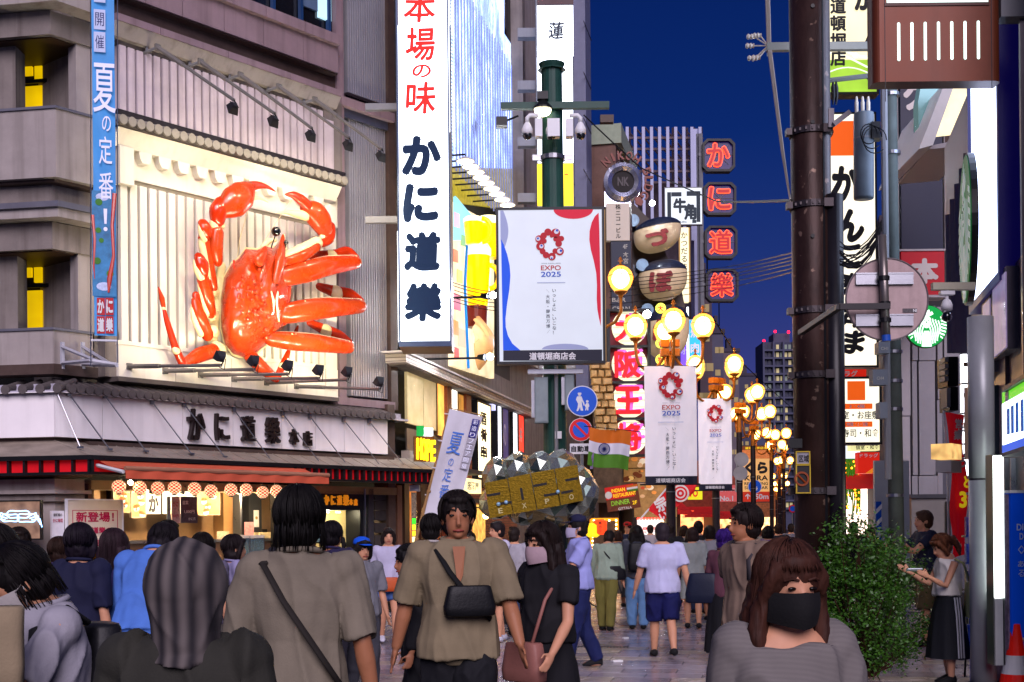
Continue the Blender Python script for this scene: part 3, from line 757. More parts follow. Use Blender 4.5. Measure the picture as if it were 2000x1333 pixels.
# left claw arm
ctube('claw_arm',[(452,565,.5),(440,480,.55),(448,380,.58)],[30,44,40],crabr);ctube('claw_cuff',[(430,330,.58),(465,340,.58)],[36,34],cream)
ctube('claw_wrist',[(450,320,.6),(455,260,.64),(480,215,.64)],[44,58,52],crabd)
ctube('claw_palm',[(480,250,.66),(545,205,.7),(600,160,.68),(640,118,.64)],[52,90,84,44],crabr)
ctube('pincer',[(630,112,.64),(690,100,.62),(750,110,.6),(800,138,.58)],[34,24,12,3],crabd);ctube('pincer',[(640,185,.6),(700,176,.58),(755,202,.56)],[16,10,3],cream)
# left side: joints along the pale belly and folded legs
ctube('belly_side',[(475,590,.22),(450,760,.22),(432,900,.22),(420,1060,.22),(470,1110,.22)],[28,30,32,32,26],cream)
for(pts,rs,m)in(([(362,335,.6),(374,365,.62),(380,410,.58)],[34,42,32],crabr),([(345,345,.6),(352,385,.62),(372,425,.58)],[16,20,22],cream),([(365,415,.5),(392,560,.46),(428,722,.4)],[36,36,24],crabr),([(352,440,.52),(372,560,.5),(395,660,.46)],[22,24,16],cream),
    ([(335,535,.62),(352,580,.64),(360,635,.6)],[30,44,36],crabd),([(315,560,.6),(325,610,.62),(350,655,.6)],[16,22,26],cream),([(358,660,.55),(390,790,.5),(412,880,.42)],[38,42,30],crabr),([(338,690,.52),(362,790,.5),(385,880,.44)],[14,20,20],cream),
    ([(318,765,.6),(330,830,.62)],[24,26],crabd),([(312,800,.62),(342,900,.64),(390,1008,.58)],[24,42,38],crabr),([(298,820,.6),(312,910,.64),(350,1000,.6)],[12,22,22],cream),
    ([(425,742,.34),(432,745,.34)],[38,34],cream),([(418,885,.34),(428,890,.34)],[40,36],cream),([(420,985,.34),(428,990,.34)],[42,38],cream)):
    ctube('leg_joint' if m is cream else 'folded_leg',pts,rs,m)
ctube('leg_joint',[(475,1095,.3),(440,1085,.35),(420,1090,.36)],[38,42,34],cream)
ctube('leg',[(425,1102,.42),(335,1130,.5),(250,1178,.5)],[44,44,24],crabr);ctube('shank',[(238,1180,.5),(198,1095,.48),(148,940,.46),(124,848,.44)],[26,24,18,10],crabd);ctube('leg_joint',[(120,840,.44),(127,855,.44)],[11,12],cream);ctube('leg_tip',[(122,838,.44),(112,785,.44),(90,714,.44)],[12,17,2],crabr);ctube('leg_joint',[(192,1100,.5),(206,1108,.5)],[22,22],cream)
ctube('leg',[(645,1130,.4),(712,1200,.5),(800,1268,.5)],[42,42,26],crabr);ctube('shank',[(805,1275,.5),(842,1195,.48),(880,1105,.44)],[22,24,14],crabd);ctube('leg_joint',[(838,1200,.5),(850,1195,.5)],[24,24],cream);ctube('leg_tip',[(908,1035,.4),(925,985,.4),(938,948,.4)],[14,14,4],crabr)

# floodlights: low arms reaching out under the crab, high arms raking down from the soffit
def arm_end(base,px,py):
    r=ray(px,py);t=(base-CAMP).dot(K.u)/r.dot(K.u);return CAMP+r*t
def flood(base,end,up,lab,grp,watt,aim,first=True):
    t=thing('floodlight',lab,'floodlight',base,grp)
    b=B();b.tube([base,end],.028,6);b.tube([base,base.lerp(end,.35)],.04,6);b.box(base,.1,.05,.1,K.u,K.n);b.build('arm',mat('arm_paint','#7d7a74',rough=.45,metal=.3),t)
    h=end+V((0,0,.13 if up else-.12))-K.n*.02;dv=(V(aim)-h).normalized();s=K.u;w=dv.cross(s).normalized()
    b=B();hb=h-dv*.06
    b.add([hb+s*x*.06+w*y*.05 for x,y in((-1,-1),(1,-1),(1,1),(-1,1))]+[h+dv*.06+s*x*.09+w*y*.075 for x,y in((-1,-1),(1,-1),(1,1),(-1,1))],[(0,1,2,3),(0,1,5,4),(1,2,6,5),(2,3,7,6),(3,0,4,7)])
    b.add([hb+s*x*.04-dv*.04+w*y*.03 for x,y in((-1,-1),(1,-1),(1,1),(-1,1))]+[hb+s*x*.06+w*y*.05 for x,y in((-1,-1),(1,-1),(1,1),(-1,1))],[(0,1,2,3),(0,1,5,4),(1,2,6,5),(2,3,7,6),(3,0,4,7)])
    b.build('lamp_head',mat('flood_black','#26262a',rough=.45,var=.15),t)
    b=B();c=h+dv*.06;b.add([c+s*x*.08+w*y*.065 for x,y in((-1,-1),(1,-1),(1,1),(-1,1))],[(0,1,2,3)]);b.build('lens',glow('flood_lens','#fff2c8',6),t)
    b=B();b.tube([end,end+V((0,0,.07 if up else-.05))+K.u*.05,h-dv*.08],.012,5);b.tube([end-K.n*.1,end+K.u*.06-V((0,0,.06)),h+K.u*.09-dv*.04],.008,5);b.build('bracket',blackm,t)
    point(h+dv*.12,watt,(1,.86,.58),.08,'SPOT',aim,118)
LOW=[(252,716,432,714,(330,560)),(322,725,497,722,(400,520)),(391,733,564,731,(470,500)),(457,741,624,739,(540,520)),(520,748,680,742,(600,560)),(578,755,742,761,(650,600))]
ORD=['first','second','third','fourth','fifth','sixth']
for i,(x0,y0,x1,y1,am)in enumerate(LOW):
    p=K.w(x0,y0,.1);flood(p,arm_end(p,x1,y1),True,f'black floodlight on a level arm under the crab, {ORD[i]} from the left','floodlights under the crab',130,K.w(am[0],am[1]-60,0))
HIGH=[(308,93,457,196),(392,121,536,222),(470,147,609,251),(545,170,682,270),(615,195,746,292)]
for i,(x0,y0,x1,y1)in enumerate(HIGH):
    p=K.w(x0,y0,.4);flood(p,arm_end(p,x1,y1),False,f'black floodlight on a slanting arm above the tiled eave, {ORD[i]} from the left','floodlights above the eave',75,K.w(x0+50,y0+300,0))
    b=B();b.tube([p,p-K.n*.42],.025,6);b.tube([p-K.n*.3,p-K.n*.3+V((0,0,.16))],.025,6);b.build('bracket',greym,[o for o in COL.objects if o.name.startswith('floodlight')and o.parent is None][-1])

# ================================================================ BLUE BANNER on the corner
BN=FR(19.4,(.97,.24));
t=thing('vertical_banner','long sky blue summer menu banner with white lettering beside the crab','banner',BN.w(204,655))
def bq(x0,y0,x1,y1,d):a0,z1=BN.hit(x0,y0,d);a1,z0=BN.hit(x1,y1,d);return a0,a1,z0,z1
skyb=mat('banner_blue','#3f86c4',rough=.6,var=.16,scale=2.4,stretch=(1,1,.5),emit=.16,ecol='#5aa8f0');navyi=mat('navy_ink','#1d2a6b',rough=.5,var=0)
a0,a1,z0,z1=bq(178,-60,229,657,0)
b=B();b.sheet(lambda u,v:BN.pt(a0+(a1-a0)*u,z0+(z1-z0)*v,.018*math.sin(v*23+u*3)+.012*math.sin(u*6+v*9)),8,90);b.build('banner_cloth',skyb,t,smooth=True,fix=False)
a0,a1,z0,z1=bq(179,372,228,580,.035)
b=B();b.quad(BN.pt(a0,z0,.035),BN.pt(a1,z0,.035),BN.pt(a1,z1,.035),BN.pt(a0,z1,.035));b.build('photo_print',mat('banner_photo','#2f6f9c',rough=.5,var=.45,scale=7,emit=.12,ecol='#4a90d0'),t)
b=B()
for(pts,rr)in(([(224,378),(219,440),(222,500),(214,545),(212,572)],[.03,.022,.02,.034,.012]),([(181,420),(185,470),(183,520),(185,545)],[.02,.018,.012,.005])):b.tube([BN.w(x,y,.045)for x,y in pts],rr,6,ry=[.006]*len(rr),up=BN.n)
b.build('crab_leg_print',crabd,t)
b=B()
for(x,y,r)in((193,395,.05),(198,470,.035),(192,450,.04),(215,535,.05),(190,510,.05)):b.disc(BN.w(x,y,.038),BN.n,r,.003,12)
b.build('leaf_print',mat('leaf_print','#3f7d2c',rough=.6,var=.2),t)
b=B()
b.disc(BN.w(203,560,.037),BN.n,.1,.002,14,ry=.06);b.build('dish_print',mat('dish_print','#b9c6e6',rough=.4,var=.25,scale=20),t);b=B();b.disc(BN.w(200,385,.037),BN.n,.09,.002,14,ry=.055)
b.build('dish_print',mat('dish_print','#b9c6e6',rough=.4,var=.25,scale=20),t)
for(y,s)in((-15,'ア'),(38,'開'),(82,'催')):
    a0,a1,z0,z1=bq(183,y-20,206,y+21,.035);b=B();b.pb(BN,a0,a1,z0,z1,.03,.036);b.build('character_tile',mat('tile_pale','#b9c4e2',rough=.5,var=.05),t)
    ptx(t,BN,s,194.5,y,17,26,navyi,d=.04,bold=.0)
for(s,x,y,w,h)in(('夏',204,172,44,96),('の',208,242,17,30),('定',206,294,26,54),('番',207,363,28,52),('！',206,430,8,44)):ptx(t,BN,s,x,y,w,h,mat('banner_white','#d8d8ea',rough=.5,var=0,emit=.15,ecol='#e8e8ff'),d=.04,bold=.005)
for i,s in enumerate('かに道樂'):
    x0=189+(i%2)*17;y0=582+(i//2)*36
    a0,a1,z0,z1=bq(x0,y0,x0+16,y0+34,.036);b=B();b.pb(BN,a0,a1,z0,z1,.03,.037);b.build('red_square',mat('print_red','#b31a22',rough=.5,var=0),t)
    ptx(t,BN,s,x0+8,y0+17,13,27,whitem,d=.041,bold=.04)
b=B();a0,a1,z0,z1=bq(178,663,229,668,0);b.pb(BN,a0,a1,z0,z1,-.02,.02);b.build('bottom_bar',steel,t)
b=B()
for x in(177.5,229.5):b.tube([BN.w(x,0,0),BN.w(x,715,0)],.008,5)
b.build('side_cable',steel,t)
t=thing('banner_bracket','white steel wall bracket holding the foot of the blue banner','bracket',K.w(130,715,.05))
b=B()
for x in(122,162):
    q=K.w(x,695,.12);b.box(q,.05,.05,.42,K.u,K.n);b.tube([K.w(x,678,.14),K.w(x+48,706,.14).lerp(BN.w(215,712,0),.7)],.03,5)
b.tube([K.w(122,710,.14),BN.w(178,705,-.05),BN.w(231,713,.05)],.03,5);b.tube([K.w(162,712,.14),BN.w(229,714,.1)],.03,5);b.build('bracket_frame',mat('bracket_white','#b8b8c0',rough=.4),t)

# ================================================================ WHITE VERTICAL LIGHTBOX
WB=FR(23.6)
t=thing('vertical_sign','tall glowing white lightbox sign with red then blue brushed characters','sign',WB.w(827,680))
def wq(pl,x0,y0,x1,y1,d=0):a0,z1=pl.hit(x0,y0,d);a1,z0=pl.hit(x1,y1,d);return a0,a1,z0,z1
a0,a1,z0,z1=wq(WB,771,-200,882,677)
b=B();b.pb(WB,a0,a1,z0,z1,-1.0,-.01);b.build('sign_box',mat('sign_side','#6a4a3c',rough=.45,metal=.3,var=.12),t)
b=B();w=.05;b.pb(WB,a0,a0+w*.7,z0,z1,-.01,.03);b.pb(WB,a1-w*.6,a1,z0,z1,-.01,.03);b.pb(WB,a0+w*.7,a1-w*.6,z0,z0+.1,-.01,.03);b.build('frame',mat('sign_trim','#39465e',rough=.4,metal=.3),t)
wg=glow('lightbox_white','#e9f2ff',3.4,.03);ys=[-200,50,259,452,668]
for i in range(4):
    c0,c1,y0,y1=wq(WB,776,ys[i]+.5,879,ys[i+1]-.5);b=B();b.pb(WB,c0,c1,y0,y1,-.01,.015);b.build('light_panel',wg,t)
redi=mat('sign_red','#d81a14',rough=.6,var=0,emit=.55,ecol='#ff2418');bluei=mat('sign_blue','#03203f',rough=.7,var=0,emit=.04,ecol='#0a4a90')
for(s,x0,y0,x1,y1,m)in(('本',788,-12,850,44,redi),('場',792,54,850,119,redi),('の',805,126,842,152,redi),('味',792,160,851,223,redi),('か',785,267,861,343,bluei),('に',788,361,856,435,bluei),('道',789,454,861,530,bluei),('樂',790,554,862,628,bluei)):
    big=m is bluei
    ptx(t,WB,s,(x0+x1)/2,(y0+y1)/2,x1-x0,y1-y0,m,d=.03 if not big else .04,bold=.05 if big else .022,shear=.06,wob=.004,name='character',solid=.05 if big else .004)
for y in(210,430):p=WB.w(771,y,-.5);b=B();b.box(p+V((-.25,0,0)),.6,.12,.12);b.build('wall_bracket',greym,t)

# ================================================================ NEXT BUILDINGS ALONG THE LEFT SIDE OF THE STREET
SD=V((.2096,.978,0)).normalized();SB=Pl((-2.29,26.0),SD)
brickm=mat('pale_brick','#a89c90',rough=.6,var=.2,scale=14)
def brickmat(name,c1,c2,c3,sx,sz):
    m=bpy.data.materials.new(name);m.use_nodes=True;n=m.node_tree.nodes;L=m.node_tree.links.new;bs=n['Principled BSDF']
    g=n.new('ShaderNodeNewGeometry');d=n.new('ShaderNodeVectorMath');d.operation='DOT_PRODUCT';d.inputs[1].default_value=SD[:]
    L(g.outputs['Position'],d.inputs[0]);s=n.new('ShaderNodeSeparateXYZ');L(g.outputs['Position'],s.inputs[0]);c=n.new('ShaderNodeCombineXYZ')
    L(d.outputs['Value'],c.inputs[0]);L(s.outputs['Z'],c.inputs[1]);t=n.new('ShaderNodeTexBrick');L(c.outputs[0],t.inputs[0])
    t.inputs['Color1'].default_value=(*lin(c1),1);t.inputs['Color2'].default_value=(*lin(c2),1);t.inputs['Mortar'].default_value=(*lin(c3),1)
    t.inputs['Scale'].default_value=1;t.inputs['Brick Width'].default_value=sx;t.inputs['Row Height'].default_value=sz;t.inputs['Mortar Size'].default_value=.008
    L(t.outputs[0],bs.inputs[0]);bs.inputs['Roughness'].default_value=.6
    bp=n.new('ShaderNodeBump');bp.inputs['Strength'].default_value=.6;bp.inputs['Distance'].default_value=.01;bp.invert=True;L(t.outputs[1],bp.inputs['Height']);L(bp.outputs[0],bs.inputs['Normal'])
    return m
ledgeb=brickmat('ledge_brick','#d0c6ba','#b4a89c','#7a7068',.24,.07);redbr=brickmat('red_brick','#8a4a30','#a05c3c','#5a443a',.22,.07)
LB=thing('dining_building','brick and glass dining building with a glittering blue light curtain above its ledge','building',SB.pt(4,0,-2))
def sp(name,x0,y0,x1,y1,d0,d1,m,par=None,**k):
    if d0<0 and d1>-.06:d0=max(d0,-.08)
    a0,zt=SB.hit(x0,y0,d1);zb=SB.hit(x0,y1,d1)[1];a1=SB.hit(x1,(y0+y1)/2,d1)[0]
    b=B();b.pb(SB,a0,a1,zb,zt,d0,d1);return b.build(name,m,par or LB,**k)
b=B();ae=SB.hit(1016,500)[0];b.pb(SB,-.2,ae,0,16.5,-6,-.35);b.build('building_core',mat('core_dark','#2a2624',rough=.7),LB)
# light curtain: a slatted metal mesh lit from its own lamps
m=glow('light_curtain','#7f9fe0',.75,.1);n=m.node_tree.nodes;L=m.node_tree.links.new;bs=n['Principled BSDF']
for l in list(m.node_tree.links):
    if l.to_socket in(bs.inputs['Emission Strength'],):m.node_tree.links.remove(l)
g=n.new('ShaderNodeNewGeometry');mp=n.new('ShaderNodeMapping');mp.inputs['Scale'].default_value=(1.3,1.3,.5);L(g.outputs['Position'],mp.inputs[0])
t1=n.new('ShaderNodeTexNoise');t1.inputs['Scale'].default_value=1.1;t1.inputs['Detail'].default_value=9;t1.inputs['Roughness'].default_value=.78;L(mp.outputs[0],t1.inputs[0])
rp=n.new('ShaderNodeValToRGB');e=rp.color_ramp.elements;e[0].position=.32;e[0].color=(.14,.14,.36,1);e[1].position=.66;e[1].color=(2.2,2.7,3.6,1)
q=e.new(.48);q.color=(.6,.85,1.8,1);L(t1.outputs[0],rp.inputs[0])
wv=n.new('ShaderNodeTexWave');wv.bands_direction='DIAGONAL';wv.inputs['Scale'].default_value=7;wv.inputs['Distortion'].default_value=.4;L(g.outputs['Position'],wv.inputs[0])
mr=n.new('ShaderNodeMapRange');mr.inputs[3].default_value=.35;mr.inputs[4].default_value=1.35;L(wv.outputs[1],mr.inputs[0])
t2=n.new('ShaderNodeTexNoise');t2.inputs['Scale'].default_value=2.3;L(mp.outputs[0],t2.inputs[0]);r2=n.new('ShaderNodeMapRange');r2.inputs[1].default_value=.30;r2.inputs[2].default_value=.35;r2.inputs[3].default_value=.12;L(t2.outputs[0],r2.inputs[0])
mm=n.new('ShaderNodeMath');mm.operation='MULTIPLY';L(mr.outputs[0],mm.inputs[0]);L(r2.outputs[0],mm.inputs[1])
L(rp.outputs[0],bs.inputs['Emission Color']);L(mm.outputs[0],bs.inputs['Emission Strength']);bs.inputs['Base Color'].default_value=(.1,.12,.2,1)
b=B();b.prism([SB.w(x,y,0)for x,y in((885,-60),(985,-60),(985,66),(1015,112),(1015,385),(885,325))],SB.n*-.12);b.build('light_curtain',m,LB)
b=B();b.prism([SB.w(x,y,.01)for x,y in((885,327),(1015,330),(1015,415),(960,405),(885,395))],SB.n*-.12);
ym=glow('yellow_mesh','#c9b52a',.42,.5,scale=9);b.build('lit_mesh',ym,LB)
b=B()
for i in range(26):
    a=SB.hit(886,0)[0]+(SB.hit(1014,200)[0]-SB.hit(886,0)[0])*i/25;b.pb(SB,a-.015,a+.015,SB.hit(950,400)[1],15,.012,.05)
b.build('mesh_batten',mat('batten','#8b98c4',rough=.4,metal=.5),LB)
# lamps over the food billboard
pr=None
for i in range(9):
    f=i/8;x,y=909+82*f,313+86*f;p=SB.w(x,y,.9);w0=SB.pt(SB.hit(x,y,.9)[0],p.z+.12,0)
    if pr is None:
        t=thing('sign_lamp','','lamp',p,'lamps on arms above the food billboard')
        b=B();b.tube([w0,p+V((0,0,.12)),p+V((0,0,.06))],.022,5);b.build('arm',blackm,t)
        b=B();b.lathe(p,[(.05,.07),(.09,.05),(.2,-.01),(.21,-.03)],14);b.build('lamp_shade',mat('shade_white','#d8d4cc',rough=.4),t)
        b=B();b.disc(p+V((0,0,-.035)),V((0,0,-1)),.18,.004,14);b.build('bulb',glow('sign_lamp_glow','#fff4c8',6),t);pr=t
    else:t=dup(pr,p)
    t['label']=f'white shaded lamp on a thin arm above the food billboard, {["nearest","second nearest","third nearest","fourth nearest","middle","fourth farthest","third farthest","second farthest","farthest"][i] if i != 4 else "middle"} of its row'
# food billboard with a solid beer mug and dumpling
BB=thing('food_billboard','bright painted food billboard with giant moulded beer mug and dumpling','billboard',SB.w(925,700,.3))
def bbp(name,pts,d0,d1,m):b=B();b.prism([SB.w(x,y,d1)for x,y in pts],SB.n*(d0-d1));return b.build(name,m,BB)
bbp('board',[(885,395),(965,440),(965,740),(885,715)],.0,.12,glow('bill_cream','#ffe9b8',.8,.3,scale=2))
bbp('sky_print',[(886,385),(890,383),(925,425),(925,470),(886,470)],.12,.13,glow('bill_blue','#74d0f0',.9))
for i,(x,y,s,c)in enumerate(((892,430,16,'#f0b0d0'),(890,500,14,'#f07860'),(898,540,14,'#e8d060'),(893,590,18,'#e06a90'),(890,640,16,'#f0a050'),(905,470,12,'#70b860'),(902,660,20,'#f2c8a0'),(892,690,12,'#d04030'))):
    bbp('painted_shape',[(x-s*.3,y-s),(x+s*.35,y-s*.7),(x+s*.4,y+s),(x-s*.3,y+s*.8)],.12,.135,glow('bill'+c,c,.7))
mugm=mat('mug_amber','#f0b400',rough=.15,var=.05,coat=.5,emit=.75,ecol='#ffc400');foam=mat('foam_white','#fff6d8',rough=.4,var=.05,emit=.9,ecol='#fff4c0')
def mug(x,yt,yb,wpx,d):
    p0,p1=SB.w(x,yb,d),SB.w(x,yt,d);h=p1.z-p0.z;r=wpx/2/75
    b=B();b.lathe(p0,[(r*.72,0),(r*.8,h*.05),(r*.98,h*.6),(r,h*.8)],22);b.build('mug_glass',mugm,BB,smooth=False)
    b=B();b.lathe(p0,[(r*1.0,h*.8),(r*1.06,h*.84),(r*1.05,h*.92),(r*.8,h),(r*.1,h*1.03)],22);b.build('foam',foam,BB,smooth=True)
    b=B();q=[p0+V((r*.9+.22*math.sin(a),-.2,h*.45-.28*math.cos(a)))for a in[PI*i/10 for i in range(11)]];b.tube(q,.06,8);b.build('handle',mugm,BB,smooth=True)
mug(934,478,600,46,.55);mug(955,425,505,42,.75);mug(925,425,478,34,.5)
b=B();p0,p1=SB.w(931,640,.5),SB.w(931,600,.5);b.lathe(p0,[(.24,0),(.27,p1.z-p0.z)],18);b.build('brown_band',mat('brown_band','#5e1c12',rough=.3,emit=.15,ecol='#702010'),BB)
b=B();c=SB.w(935,668,.6)
b.sheet(lambda u,v:c+SB.u*(.55*math.cos(PI*u)*(1-.1*v))+V((0,0,-.12+.72*math.sin(PI*u)**.6*(1-v)-.55*v*math.sin(PI*u)))+SB.n*(.35*math.sin(PI*v)*math.sin(PI*u)**.5+.035*math.sin(u*40)*(v<.4)),44,14)
b.build('dumpling',mat('dumpling','#dba56a',rough=.35,var=.2,scale=5,coat=.3,emit=.3,ecol='#e8a860'),BB,smooth=True)
b=B();b.tube([SB.w(912,480,.45),SB.w(908,560,.45),SB.w(915,720,.45)],.035,6);b.build('blue_edge',mat('blue_edge','#1c70b0',rough=.3,emit=.3,ecol='#2080d0'),BB)
# star-bright lamps at the billboard
for i,(x,y)in enumerate(((963,577),(957,697))):
    t=thing('floodlight',['dazzling white floodlight at the edge of the food billboard','dazzling white floodlight at the foot of the food billboard'][i],'floodlight',SB.w(x,y,1.6))
    p=SB.w(x,y,1.6);b=B();b.ball(p,.07,nu=10,nv=8);b.build('bulb',glow('white_hot','#e8f4ff',420),t)
    point(p+SB.n*.16-V((0,.1,0)),160,(.9,.95,1),.06);b=B();b.cyl(p+V((-.1,.1,0)),p+V((-.25,.2,.02)),.08,.05);b.tube([p+V((-.25,.2,0)),SB.pt(SB.hit(x,y,1.6)[0],p.z,.1)],.025,6);b.build('housing',blackm,t)
# ledge, windows, pillars, lit signs
sp('ledge',793,688,1042,708,-.3,.35,ledgeb);sp('ledge_cap',793,684,1042,688,-.3,.42,mat('cap_pale','#b9b4b0',rough=.5));sp('ledge_foot',793,708,1042,713,-.3,.28,concd)
sp('wall',793,640,1010,686,-.3,.0,concd)
sp('glass_panel',795,714,826,826,-.3,-.02,mat('pale_glass_glow','#b0a488',rough=.25,metal=.2,var=.35,scale=1.4,emit=.32,ecol='#ffe0a0'));sp('glass_panel',827,730,852,835,-.3,-.02,mat('pale_glass_glow','#7f7a70'))  # warm emission added to brighten the reflecting glass
bm_=mat('bronze_frame','#6a4526',rough=.4,metal=.3,var=.15);rgr=mat('red_granite','#7a3f28',rough=.3,var=.25,scale=30)
sp('window_frame',853,742,875,850,-.3,.0,bm_);sp('window_pane',855,748,868,850,-.02,.006,glow('amber_window','#e8a84c',1.5,.4));sp('pillar',873,748,884,1120,-.3,.08,rgr)
sp('light_strip',884,752,893,815,-.3,.0,glow('strip_white','#f4ecdc',2.6));sp('window_frame',893,766,911,860,-.3,.0,bm_);sp('window_pane',896,770,908,860,-.02,.006,glow('amber_dim','#c08438',.9,.4));sp('pillar',911,762,922,1120,-.3,.08,rgr)
sp('wall',795,836,905,905,-.3,-.05,mat('dark_metal_wall','#75685c',rough=.4,metal=.3));sp('fascia',800,880,905,932,-.3,.1,mat('pale_canvas','#b5a99c',rough=.7,var=.15))
sp('base_wall',788,935,1010,1125,-.3,-.1,redbr);sp('door_frame',790,940,800,1120,-.2,.1,wood);sp('door_frame',822,940,834,1120,-.2,.1,wood);sp('shop_glow_pane',800,950,822,1100,-.2,.0,glow('shop_amber','#c87430',.9,.5,scale=5))
def sbox(lab,x0,y0,x1,y1,m,d0=-.2,d1=.12,name='lightbox_sign',fr=True):
    a0,zt=SB.hit(x0,y0,d1);zb=SB.hit(x0,y1,d1)[1];a1=SB.hit(x1,(y0+y1)/2,d1)[0]
    t=thing(name,lab,'sign',SB.pt((a0+a1)/2,zb,d1));b=B();b.pb(SB,a0,a1,zb,zt,d0,d1);b.build('light_panel',m,t)
    if fr:
        w=.05;b=B();b.pb(SB,a0-w,a0,zb-w,zt+w,d0,d1+.02);b.pb(SB,a1,a1+w,zb-w,zt+w,d0,d1+.02);b.pb(SB,a0,a1,zt,zt+w,d0,d1+.02);b.pb(SB,a0,a1,zb-w,zb,d0,d1+.02);b.build('frame',blackm,t)
    return t
t=sbox('tall cream lightbox with black brushed characters on the brick frontage',932,785,958,932,glow('cream_box','#ffe9b4',2.6,.2));ptx(t,SB,'いしり',944,850,14,90,inkd,d=.13,bold=.06)if False else None
ptx(t,SB,'酒',944,818,13,26,inkd,d=.13,bold=.04);ptx(t,SB,'肴',945,850,13,26,inkd,d=.13,bold=.04);ptx(t,SB,'串',945,884,13,26,inkd,d=.13,bold=.04)
t=sbox('slim white lightbox beside the violet panel on the left frontage',971,792,979,920,glow('white_box','#eef4ff',2.6,.1));t=sbox('slim violet panel with a white swash between white lightboxes',981,796,993,905,glow('violet_box','#3a3a70',.7,.2));ptx(t,SB,'の',986,850,5,44,whitem,d=.13)
t=sbox('white lightbox with blue marks next to the red menu sign',1001,806,1010,905,glow('white_box','#eef4ff',2.6,.1));ptx(t,SB,'日',1006,838,4,16,navyi,d=.13);ptx(t,SB,'三',1006,862,4,16,navyi,d=.13)
t=sbox('red vertical menu sign beside the green pole',1012,810,1023,912,glow('red_box','#e83a2a',1.2,.3));ptx(t,SB,'丼',1017,850,5,28,whitem,d=.13,bold=.04)
t=sbox('wide pale lightbox under the ledge at the far end of the frontage',962,770,968,800,glow('lilac_box','#cfd0ff',1.2,.3),fr=False)
t=thing('neon_sign','green and yellow glowing letter sign hung on the dark frontage','sign',SB.w(835,905,.5))
NS=FR(26.2,(.9,.44));a0,a1,z0,z1=wq(NS,817,832,826,852);b=B();b.pb(NS,a0,a1,z0,z1,-.1,.06);b.build('green_box',glow('green_box','#1fa046',1.0),t)
a0,a1,z0,z1=wq(NS,827,836,845,852);b=B();b.pb(NS,a0,a1,z0,z1,-.08,.02);b.build('white_box',glow('white_box','#eef4ff',2.6,.1),t);ptx(t,NS,'居酒屋',836,844,16,8,mat('green_ink','#1b8a40',rough=.5,var=0),d=.025)
a0,a1,z0,z1=wq(NS,811,852,850,902);b=B();b.pb(NS,a0,a1,z0,z1,-.1,-.04);b.build('back_panel',bm_,t)
yl=glow('yellow_neon','#ffd418',3.0,.1)
for i,s in enumerate('HOPE'):ptx(t,NS,s,818+i*9,877+i*1.5,9,42,yl,d=.0,bold=.03,name='letter',solid=.05)
# izakaya porch
t=thing('shop_porch','small tiled porch with a lit name sign behind the slanting white flag','porch',SB.w(920,1110,.3))
sp('porch_roof',895,912,948,920,-.1,.7,mat('porch_roof','#4c4640',rough=.6),t);sp('name_sign',912,934,940,962,.1,.3,glow('name_sign','#ffeab0',1.3,.1),t);sp('lower_roof',905,972,948,980,-.1,.6,mat('porch_roof','#4c4640'),t)
ptx(t,SB,'居酒屋',924,950,22,16,inkd,d=.31)
for i,(x,y)in enumerate(((911,1008),(949,1008))):
    p=SB.w(x,y,.5);t=thing('globe_lamp',['small warm globe lamp left of the porch doorway','small warm globe lamp right of the porch doorway'][i],'lamp',p)
    b=B();b.ball(p,.075);b.build('globe',glow('porch_globe','#ffc870',40),t,smooth=True)
    b=B();b.tube([p+V((0,0,.07)),p+V((0,0,.2)),SB.pt(SB.hit(x,y,.5)[0],p.z+.22,0)],.015,5);b.build('bracket',blackm,t)
sp('shop_glow_pane',915,985,948,1100,-.1,-.05,glow('shop_amber2','#e0a850',1.3,.5,scale=6))
# strip of flashing sign by the post
t=thing('led_sign','narrow vertical sign with green and amber lights beside the restaurant corner','sign',FR(25.2).w(812,1060))
LP2=FR(25.2);a0,a1,z0,z1=wq(LP2,803,962,814,1062);b=B();b.pb(LP2,a0,a1,z0,z1,-.08,0);b.build('sign_box',mat('foil','#9a8a70',rough=.25,metal=.8,var=.5,scale=20),t)
for(y,c)in((1018,'#30d020'),(1030,'#c0d020'),(1042,'#ffb020'),(1054,'#fff0a0')):
    a0,a1,z0,z1=wq(LP2,805,y-5,812,y+5);b=B();b.pb(LP2,a0,a1,z0,z1,0,.01);b.build('light_cell',glow('cell'+c,c,2.0),t)
b=B();a0,a1,z0,z1=wq(LP2,800,948,820,960);b.pb(LP2,a0,a1,z0,z1,-.1,.06);b.build('hood',steel,t)

# slanting nobori flag on a bamboo pole
NB=FR(21.5,(.985,.17));t=thing('flag_banner','white summer menu flag leaning on a bamboo pole before the brick frontage','flag',NB.w(826,1090))
b=B();pole=[NB.w(881,790,-.02),NB.w(850,910,-.02),NB.w(815,1045,-.02),NB.w(803,1100,-.02)];b.tube(pole,[.018,.022,.026,.028],8);b.tube([NB.w(876,797,0),NB.w(945,812,0)],.01,6)
for f in(.1,.25,.4,.55,.7,.85):q=pole[0].lerp(pole[3],f);b.ball(q,.032,nu=8,nv=5)
b.build('pole',mat('bamboo','#8d6b42',rough=.5,var=.25,scale=8),t)
ca=[(878,799),(942,815),(893,1008),(828,1010)]
co=[NB.hit(x,y)for x,y in ca]
def nb(u,v,d=0):
    top=V(co[0]).lerp(V(co[1]),u);bot=V(co[3]).lerp(V(co[2]),u);q=top.lerp(bot,v);return NB.pt(q.x,q.y,d+.03*math.sin(v*5+u*2)+.015*math.sin(u*9+v*4))
b=B();b.sheet(lambda u,v:nb(u,v),14,36);b.build('flag_cloth',mat('flag_white','#bfbcc4',rough=.7,var=.05,bump=.04),t,smooth=True,fix=False)
rot_=-.27
